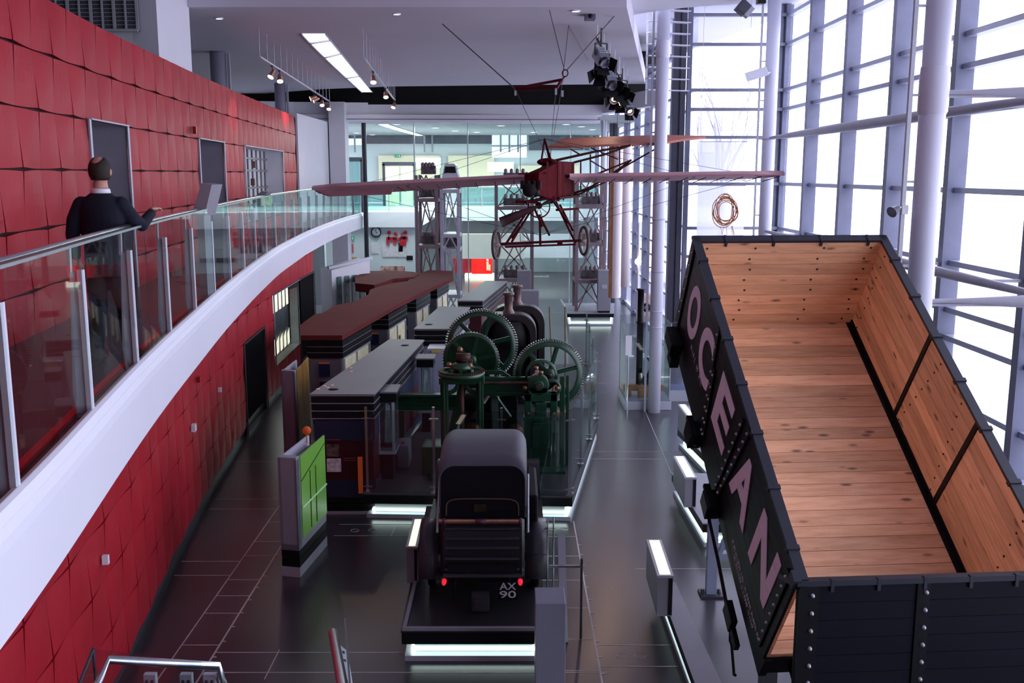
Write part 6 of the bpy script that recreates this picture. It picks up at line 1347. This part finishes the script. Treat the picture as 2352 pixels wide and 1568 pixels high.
# stage-lamp cluster on the right bar
A, B = Vector(GZ(1372, 88, 9.0)), Vector(GZ(1447, 262, 9.0)); B = A+(Vector(GY(1440, 205, A.y+9))-A)
t = thing('lighting_bar', 'steel lighting bar with rods carrying the dense row of stage lamps', 'lighting bar', A); m = M(); m.bar((0, 0, 0), B-A, .06); m.build('bar', darkst, t); m = M()
for i in range(7): p = (B-A)*(i/6); m.tube([p, p+Vector((0, 0, 9.8-p.z-A.z if 0 else 9.29-p.z-A.z))], .012, 5)
m.build('rod', white, t)
def stagelamp(p, yaw, lb, mt_, sc=1, lit=0):
    t = thing('stage_lamp', lb, 'stage lamp', p, yaw, 'stage lamps on the bar'); m = M(); m.bar((0, 0, -.03), (0, 0, .32), .03); m.bar((-.13*sc, 0, -.02), (.13*sc, 0, -.02), .03); m.bar((-.13*sc, 0, -.02), (-.13*sc, 0, -.25*sc), .02, .04); m.bar((.13*sc, 0, -.02), (.13*sc, 0, -.25*sc), .02, .04); m.build('yoke', darkst, t)
    mx = Matrix.Translation((0, 0, -.27*sc)) @ Matrix.Rotation(R(38), 4, 'X'); m = M(); m.cbox((0, 0, 0), (.22*sc, .36*sc, .22*sc), mx=mx); m.lathe([(.10*sc, -.26*sc), (.11*sc, -.18*sc)], axis='y', n=16, mx=mx)
    for i in range(4): m.cbox((0, .05*sc, .125*sc), (.2*sc, .02*sc+.03*sc*i*0, .03*sc), mx=mx @ Matrix.Translation((0, -.1*sc+.06*sc*i, 0)))
    m.build('housing', mt_, t, bevel=.01); m = M()
    for s in (-1, 1): m.add([(s*.11*sc, -.18*sc, -.11*sc), (s*.11*sc, -.18*sc, .11*sc), (s*.2*sc, -.34*sc, .14*sc), (s*.2*sc, -.34*sc, -.14*sc)], [(0, 1, 2, 3)], mx=mx); m.add([(-.11*sc, -.18*sc, s*.11*sc), (.11*sc, -.18*sc, s*.11*sc), (.14*sc, -.34*sc, s*.2*sc), (-.14*sc, -.34*sc, s*.2*sc)], [(0, 1, 2, 3)], mx=mx)
    m.build('barn_doors', black, t)
    if lit:
        m = M(); m.lathe([(0, -.2*sc), (.06*sc, -.2*sc)], axis='y', n=14, mx=mx); m.build('lens', bulbm, t)
        l = lamp('SPOT', 'stage_beam', (0, 0, 0), 55, (1, .62, .42), .04, spot=50, parent=t); l.location = mx @ Vector((0, -.22*sc, 0)); l.rotation_euler = (mx.to_3x3() @ Vector((0, -1, 0))).to_track_quat('-Z', 'Y').to_euler()
silver = mat('lamp_silver', (.35, .36, .42), .3, metal=.8, var=.2)
desc = ['silver', 'black', 'silver', 'black', 'black', 'silver', 'black', 'black', 'silver']; pos = ['nearest of the row', 'second of the row', 'third of the row, slightly raised', 'fourth of the row, bulky', 'fifth and middle of the row', 'sixth of the row, with a warm glow', 'seventh of the row', 'eighth of the row', 'last of the row at the far end']
for i in range(9):
    u = .04+.115*i; p = A+(B-A)*u+Vector((.05*(-1)**i, 0, -.03-.12*(i % 3))); stagelamp(p, R(20*(-1)**i), desc[i]+' stage lamp on the overhead bar, '+pos[i], silver if desc[i] == 'silver' else black, 1.15, i in (3, 5, 7, 8))
t = thing('ceiling_camera', 'small grey box camera hanging from the ceiling beside the stage lamps', 'camera', GY(1355, 39, 21.5)); m = M(); m.cbox((0, 0, 0), (.22, .3, .13)); m.build('housing', mat('camera_grey', (.12, .12, .17), .5, var=.1), t, bevel=.01); m = M(); m.tube([(0, 0, .06), (0, 0, 9.3-t.location.z)], .012, 6); m.build('stem', darkst, t); m = M(); m.lathe([(0, -.17), (.04, -.17), (.045, -.15)], axis='y', n=12); m.build('lens', black, t)
t = thing('floodlight', 'white rectangular floodlight panel fixed to the corner column', 'floodlight', GY(1738, 170, 28.9)); mx = Matrix.Rotation(R(35), 4, 'X') @ Matrix.Rotation(R(-20), 4, 'Y'); m = M(); m.cbox((0, 0, 0), (.62, .4, .06), mx=mx); m.build('panel', white, t, bevel=.01); m = M(); m.bar((.1, .05, .03), (.42, .15, .05), .05); m.build('bracket', lgrey, t)
t = thing('hanging_projector', 'dark tilted projector at the top edge near the corner column', 'projector', GY(1706, 18, 22.5)); mx = Matrix.Rotation(R(40), 4, 'Y'); m = M(); m.cbox((0, 0, 0), (.24, .3, .26), mx=mx); m.build('housing', mat('projector_dark', (.07, .07, .10), .4, var=.1), t, bevel=.015); m = M(); m.tube([(0, 0, .12), (0, 0, 11-t.location.z)], .015, 6); m.build('stem', darkst, t)
m = M(); m.cbox((.12, .1, .04), (.2, .2, .24), mx=mx); m.build('pale_shroud', lgrey, t)
t = thing('hanging_projector', 'second small black lamp cut by the top edge at the corner column', 'projector', GY(1748, 0, 23.5)); m = M(); m.cbox((0, 0, 0), (.2, .2, .18)); m.build('housing', black, t, bevel=.02); m = M(); m.tube([(0, 0, .08), (0, 0, 11-t.location.z)], .015, 6); m.build('stem', darkst, t)
p = GY(2062, 478, 12.9); t = thing('window_spotlight', 'small silver spotlight clamped to the conduit of the thick near column', 'spotlight', p); m = M(); m.tube([(0, 0, 0), (-.10, -.06, -.05)], [.04, .075], 16); m.build('housing', silver, t); m = M(); m.tube([(.0, 0, 0), (.08, .03, .02), (.10, .04, .15)], .016, 8); m.cbox((.10, .04, -.02), (.08, .08, .12)); m.build('arm', white, t); m = M(); m.lathe([(0, 0), (.06, 0)], c=(-.10, -.06, -.051), n=14); m.build('lens', lgrey, t)
# round ducts rising behind the red wall
for (px, Y, r, lb) in ((503, 27.8, .22, 'fat grey round duct rising behind the red wall, nearer one'), (642, 37.2, .2, 'grey round duct rising behind the far end of the red wall')):
    p = GY(px, 180, Y); t = thing('round_duct', lb, 'duct', (p[0], Y, 0)); m = M(); m.lathe([(0, 0), (r, 0), (r, 9.28), (0, 9.28)], n=28); m.build('duct', mat('duct_lilac', (.32, .31, .40), .4, var=.03), t); m = M(); m.bar((r+.08, -.05, 0), (r+.08, -.05, 9.25), .07); m.build('conduit', lgrey, t)
    m = M(); m.bar((r, -.1, 7.9), (r+.8, -.4, 7.75), .05, .12); m.build('bracket_arm', lgrey, t); m = M(); m.lathe([(r, 8.05), (r+.02, 8.05), (r+.02, 8.0), (r, 8.0)], n=28); m.build('band', lgrey, t)
# ================================================= WALKWAY: balustrade, stands, visitor
t = thing('glass_balustrade', 'long curved glass balustrade with white blade posts along the walkway edge', 'balustrade', (0, 0, 4.22)); bp = mat('post_pale', (.60, .60, .70), .35, var=.03)
s0 = cE.s_at_y(3.3); S_ = 1.80; k = 0; s = s0; post_s = []
while s < cE.len-.2: post_s.append(s); s += S_
HZ = 5.52
for i, s in enumerate(post_s):
    a, b = cE.at(s, -.02), cE.at(s, -.11); m = M(); m.bar((a[0], a[1], .0), (a[0], a[1], 1.12), .035, .05); m.build('post', bp, t); w = M()
    w.add([(a[0], a[1]-.006, .04), (b[0], b[1]-.006, .04), (b[0]-.02, b[1]-.006, .25), (b[0]+.02, b[1]-.006, 1.10), (a[0], a[1]-.006, 1.12), (a[0], a[1]+.006, .04), (b[0], b[1]+.006, .04), (b[0]-.02, b[1]+.006, .25), (b[0]+.02, b[1]+.006, 1.10), (a[0], a[1]+.006, 1.12)], [(0, 1, 2, 3, 4), (9, 8, 7, 6, 5), (1, 6, 7, 2), (2, 7, 8, 3), (3, 8, 9, 4), (0, 5, 6, 1)]); w.build('post_web', mat('post_web', (.36, .38, .46), .35, var=.05), t)
    q = cE.at(s, -.085); m = M(); m.bar((b[0]+.02, b[1], 1.08), (q[0], q[1], HZ-4.22-.02), .02, .03); m.build('rail_bracket', lgrey, t)
for s1, s2 in zip([max(0, post_s[0]-S_)]+post_s, post_s):
    m = M(); N = 3
    for j in range(N):
        u0, u1 = s1+.02+(s2-s1-.04)*j/N, s1+.02+(s2-s1-.04)*(j+1)/N; a, b = cE.at(u0, .005), cE.at(u1, .005); c, d = cE.at(u0, -.008), cE.at(u1, -.008)
        m.quad((a[0], a[1], .03), (b[0], b[1], .03), (b[0], b[1], HZ-4.22), (a[0], a[1], HZ-4.22)); m.quad((c[0], c[1], HZ-4.22), (a[0], a[1], HZ-4.22), (b[0], b[1], HZ-4.22), (d[0], d[1], HZ-4.22))
    m.build('glass_panel', gl_rail, t)
m = M(); m.tube([(*cE.at(cE.len*i/150, -.085), HZ-4.22+.01) for i in range(150)], .024, 10); m.build('handrail', chrome, t)
m = M(); pts = [(*cE.at(cE.len*i/150, 0), HZ-4.22+.005) for i in range(150)]
for a, b in zip(pts, pts[1:]): m.bar(a, b, .022, .02)
m.build('glass_capping', mat('capping_green_steel', (.38, .46, .46), .25, metal=.6, var=.05), t)
# grey information slabs on the walkway
def slabthing(px, py, Y, h, lb, lean=.35):
    p = GY(px, py, Y); t = thing('reading_board', lb, 'information board', (p[0], Y, 4.22)); m = M(); z = p[2]-4.22; m.add([(-.14, 0, z-h), (.04, 0, z-h), (.16, 0, z), (.02, 0, z+.02), (-.14, .5, z-h), (.04, .5, z-h), (.16, .5, z), (.02, .5, z+.02)], [(0, 1, 2, 3), (7, 6, 5, 4), (0, 4, 5, 1), (1, 5, 6, 2), (2, 6, 7, 3), (3, 7, 4, 0)]); m.build('board', mat('board_grey', (.24, .23, .27), .5, var=.03), t); m = M(); m.box((-.1, .1, 0), (0, .4, z-h+.02)); m.build('leg', grey, t)
slabthing(459, 424, 13.4, .42, 'grey slanting reading board on the walkway before the second doorway'); slabthing(598, 441, 21.5, .12, 'small grey reading board further along the walkway')
# fixtures on the red walls
def wallbox(cv, px, py, z, sx_, sz, lb, mt_, nm='wall_box'):
    s = cv.s_px(px, z); a, b = cv.at(s-sx_/2, .035), cv.at(s+sx_/2, .035); c, d = cv.at(s-sx_/2, .10), cv.at(s+sx_/2, .10); m = M(); m.prism([a, b, d, c], z-sz/2, z+sz/2); o = m.build(nm, mt_); tag(o, lb, 'wall fixture')
def zc(cv, px, py, z0=1.5):
    z = z0
    for _ in range(20): x, y = cv.at(cv.s_px(px, z), .05); z = GY(px, py, y)[2]
    return z
wallbox(cL, 436, 982, zc(cL, 436, 982), .14, .12, 'white double sensor box in the middle of the lower red wall', white); wallbox(cL, 228, 1285, zc(cL, 228, 1285), .06, .10, 'small white switch low on the near part of the lower red wall', white); wallbox(cL, 497, 895, zc(cL, 497, 895), .05, .09, 'tiny white sensor left of the dark door on the lower red wall', white)
wallbox(cL, 447, 871, zc(cL, 447, 871), .10, .10, 'small dark red alarm box above the white sensor box', mat('alarm_red', (.3, .005, .01), .4, var=.05)); wallbox(cU, 440, 299, zc(cU, 440, 299, 6.7), .14, .14, 'small dark red alarm box high on the upper red wall between the doorways', MATS['alarm_red'])
# the visitor ------------------------------------------------------------
mn = thing('person', 'balding man in a navy jumper seen from behind, right hand on the walkway rail', 'person', (-3.72, 8.95, 4.28), R(0)); mn.scale = (1.03, 1.03, 1.03)
skinm = mat('skin', (.50, .25, .19), .5, var=.05, scale=8); navyk = mat('navy_wool', (.007, .008, .020), .85, var=.15, scale=30, bump=.2); hairm = mat('hair_dark', (.022, .014, .011), .7, var=.3, scale=30); jean = mat('dark_trousers', (.010, .012, .022), .8, var=.15, scale=12)
def fleshed(name, parts, mt_, vox, parent):
    """closed lofts and tapered tubes fused into one continuous skin"""
    m = M()
    for kind, pts in parts:
        if kind == 'tube': 
            m.tube([p[:3] for p in pts], [p[3] for p in pts], 14)
            for p in (pts[0], pts[-1]): m.sphere(p[:3], p[3]*.99, 8)
            for p in pts[1:-1]: m.sphere(p[:3], p[3], 8)
        elif kind == 'ball': 
            for c, r, sc in pts: m.sphere(c, r, 10, sc)
        else:
            n = 20; vs = []; fs = []
            for (x, y, z, rx, ry) in pts:
                for k in range(n): a = 2*math.pi*k/n; vs.append((x+rx*math.cos(a), y+ry*math.sin(a), z))
            for i in range(len(pts)-1):
                for k in range(n): fs.append((i*n+k, i*n+(k+1) % n, (i+1)*n+(k+1) % n, (i+1)*n+k))
            fs += [tuple(reversed(range(n))), tuple(range((len(pts)-1)*n, len(pts)*n))]; m.add(vs, fs, True)
    o = m.build(name, mt_, parent, smooth=True); r = o.modifiers.new('fuse', 'REMESH'); r.mode = 'VOXEL'; r.voxel_size = vox; r.use_smooth_shade = True
    k = o.modifiers.new('soft', 'SMOOTH'); k.factor = .5; k.iterations = 3; return o
parts = [('loft', [(0, 0, .82, .13, .09), (0, 0, .95, .15, .10), (0, 0, 1.1, .135, .09), (0, 0, 1.3, .16, .10), (0, 0, 1.42, .14, .09), (0, .01, 1.50, .07, .07), (0, .015, 1.6, .058, .062)]),
 ('ball', [((0, .02, 1.70), .105, (.78, .92, 1.12)), ((0, .055, 1.64), .07, (.8, .85, .85)), ((-.088, .03, 1.685), .03, (.4, .7, 1.1)), ((.088, .03, 1.685), .03, (.4, .7, 1.1)), ((0, .125, 1.675), .016, (.8, 1.1, 1.3))]),
 ('tube', [(-.17, 0, 1.40, .055), (-.255, -.02, 1.15, .042), (-.27, .05, .93, .027)]), ('tube', [(.17, .01, 1.40, .055), (.27, .19, 1.22, .044), (.275, .45, 1.325, .028)]),
 ('ball', [((-.27, .085, .865), .045, (.42, .85, 1.15)), ((.27, .52, 1.352), .045, (.85, 1.15, .42))]),
 ('tube', [(-.09, 0, .86, .085), (-.10, .03, .50, .052), (-.10, -.10, .09, .035)]), ('tube', [(-.10, -.12, .07, .035), (-.10, 0, .04, .03)]), ('tube', [(.09, 0, .86, .085), (.11, .12, .50, .052), (.10, .20, .09, .035)]), ('tube', [(.10, .18, .07, .035), (.10, .32, .04, .03)])]
for dx, L in ((-.030, .075), (-.010, .088), (.010, .082), (.029, .065)): parts.append(('tube', [(.27+dx, .555, 1.355, .0095), (.27+dx*1.2, .575+L*.6, 1.35, .009), (.27+dx*1.25, .575+L, 1.322, .0075)]))
parts.append(('tube', [(.245, .50, 1.345, .012), (.222, .535, 1.335, .0105), (.212, .56, 1.322, .009)]))
for dy, L in ((-.030, .07), (-.010, .085), (.010, .08), (.029, .06)): parts.append(('tube', [(-.27, .085+dy, .83, .0095), (-.262, .09+dy, .82-L*.55, .009), (-.25, .092+dy, .815-L, .0075)]))
parts.append(('tube', [(-.265, .11, .875, .012), (-.25, .125, .83, .0105), (-.24, .125, .80, .009)]))
fleshed('body', parts, skinm, .006, mn)
fleshed('jumper', [('loft', [(0, 0, .86, .165, .125), (0, 0, .92, .175, .13), (0, 0, 1.08, .17, .125), (0, 0, 1.28, .195, .13), (0, 0, 1.40, .195, .12), (0, .0, 1.46, .15, .10), (0, .005, 1.505, .085, .085)]),
 ('tube', [(-.17, 0, 1.405, .075), (-.235, -.015, 1.27, .07), (-.262, -.02, 1.14, .06), (-.272, .04, .955, .045)]), ('tube', [(.17, .01, 1.405, .075), (.235, .08, 1.28, .068), (.275, .19, 1.215, .058), (.278, .43, 1.312, .044)])], navyk, .012, mn)
fleshed('trousers', [('loft', [(0, 0, .80, .16, .11), (0, 0, .93, .16, .115)]), ('tube', [(-.085, 0, .84, .10), (-.10, .03, .48, .078), (-.10, -.11, .07, .065)]), ('tube', [(.085, 0, .84, .10), (.11, .12, .48, .078), (.10, .19, .07, .065)])], jean, .012, mn)
for x, y in ((-.10, -.12), (.10, .20)): fleshed('shoe', [('tube', [(x, y-.05, .05, .045), (x, y+.06, .045, .045), (x, y+.17, .035, .035)])], blackm, .01, mn)
m = M(); m.lathe([(.068, 1.50), (.085, 1.505), (.080, 1.535), (.070, 1.55), (.066, 1.53)], c=(0, .008, 0), n=24); m.build('shirt_collar', white, mn)
m = M(); N = 28; vs = []; fs = []; rows = 9     # hair at the sides and low at the back, crown bald
for i in range(N+1):
    a = R(140+260*i/N); back = max(0, -math.sin(a)); 
    for j in range(rows):
        lim = 62-34*back**2; ph_ = R(-42+(42+lim)*j/(rows-1)); vs.append((.089*math.cos(ph_)*math.cos(a), .02+.104*math.cos(ph_)*math.sin(a), 1.70+.123*math.sin(ph_)))
for i in range(N):
    for j in range(rows-1): fs.append((i*rows+j, (i+1)*rows+j, (i+1)*rows+j+1, i*rows+j+1))
m.add(vs, fs, True); o = m.build('hair', hairm, mn); sd = o.modifiers.new('thick', 'SOLIDIFY'); sd.thickness = .01; sd.offset = 0
for s in (-1, 1): m = M(); m.sphere((s*.032, .108, 1.70), .012, 8); m.build('eye', white, mn)
m = M(); m.bar((-.022, .118, 1.628), (.022, .118, 1.628), .008, .008); m.build('mouth', mat('lips', (.35, .12, .1), .5, var=.05), mn)
m = M(); m.lathe([(.034, -.012), (.037, -.012), (.037, .012), (.034, .012)], c=(-.275, .035, .97), n=16); m.build('watch', mat('watch_gold', (.7, .4, .15), .3, metal=.8, var=.1), mn)
# ================================================= STAIR RAILS AT THE FRONT
t = thing('stair_balustrade', 'glass stair balustrade with a bent steel handrail at the bottom left', 'balustrade', (-2.2, 5.6, 1.95)); o_ = Vector(t.location); V = lambda x, y, z: Vector(GZ(x, y, z))-o_
P0, P1, P2, P3 = V(216, 1590, 3.0), V(250, 1514, 3.0), V(503, 1530, 2.95), V(512, 1570, 2.75)
m = M(); m.tube([P0, P1, P2, P3], .028, 12); m.build('handrail', chrome, t)
g1, g2, g0 = V(214, 1490, 3.12), V(462, 1516, 3.02), V(170, 1600, 3.1); m = M(); dn = Vector((0, 0, -1.1)); m.quad(g1, g2, g2+dn, g1+dn); m.quad(g0, g1, g1+dn, g0+dn); m.build('glass_panel', glass('stair_glass', (.75, .82, .82), .05, .35), t); m = M(); m.bar(g0, g1, .012, .02); m.bar(g1, g1+dn, .012, .02); m.build('glass_edge', darkst, t)
for x, w in ((345, 1), (428, 1), (482, 1)): m = M(); p = V(x, 1546, 2.86); m.cbox((p.x, p.y, p.z-.45), (.075, .04, .9)); o = m.build('post', lgrey, t); m = M(); [m.lathe([(0, -.025), (.01, -.025), (.012, -.019)], c=(p.x+s*.018, p.y, p.z-.045), axis='y', n=8) for s in (-1, 1)]; m.build('bolts', darkst, o)
m = M(); m.box((-.65, -1.6, -.2), (1.15, .45, 0)); m.build('landing', mat('stair_dark', (.05, .05, .06), .5, var=.1), t)
m = M(); m.box((-.6, -1.5, -1.95), (-.45, .3, -.2)); m.box((.9, -1.5, -1.95), (1.05, .3, -.2)); m.build('stair_support', MATS['stair_dark'], t)
t = thing('stair_rail', 'short length of steel tube handrail with a bolted plate at the bottom centre-left', 'handrail', (-1.15, 5.6, 1.95)); o_ = Vector(t.location)
m = M(); a, b = V(765, 1453, 2.75), V(792, 1600, 3.15); m.tube([a, b], .034, 14); m.build('tube', chrome, t); m = M(); p = V(787, 1484, 2.66); q = V(806, 1620, 2.95); m.bar(p+Vector((0, 0, -.02)), q, .07, .02, up=(0, 1, 0)); o = m.build('bolted_plate', lgrey, t); m = M()
for u in (.12, .28): c = p+(q-p)*u; m.lathe([(0, -.03), (.011, -.03), (.012, 0)], c=c, axis='y', n=8)
m.build('bolts', darkst, o); m = M(); a2, b2 = V(792, 1422, 2.8), V(806, 1600, 3.2); m.add([tuple(a2), tuple(b2), tuple(b2+Vector((0, 0, -1.1))), tuple(a2+Vector((0, 0, -.9)))], [(0, 1, 2, 3)]); m.build('glass_panel', MATS['stair_glass'], t); m = M(); m.bar(a2, b2, .012, .02); m.build('glass_edge', darkst, t); m = M(); m.box((-.05, -1.2, -1.95), (.05, .3, .0)); m.build('stair_support', MATS['stair_dark'], t)
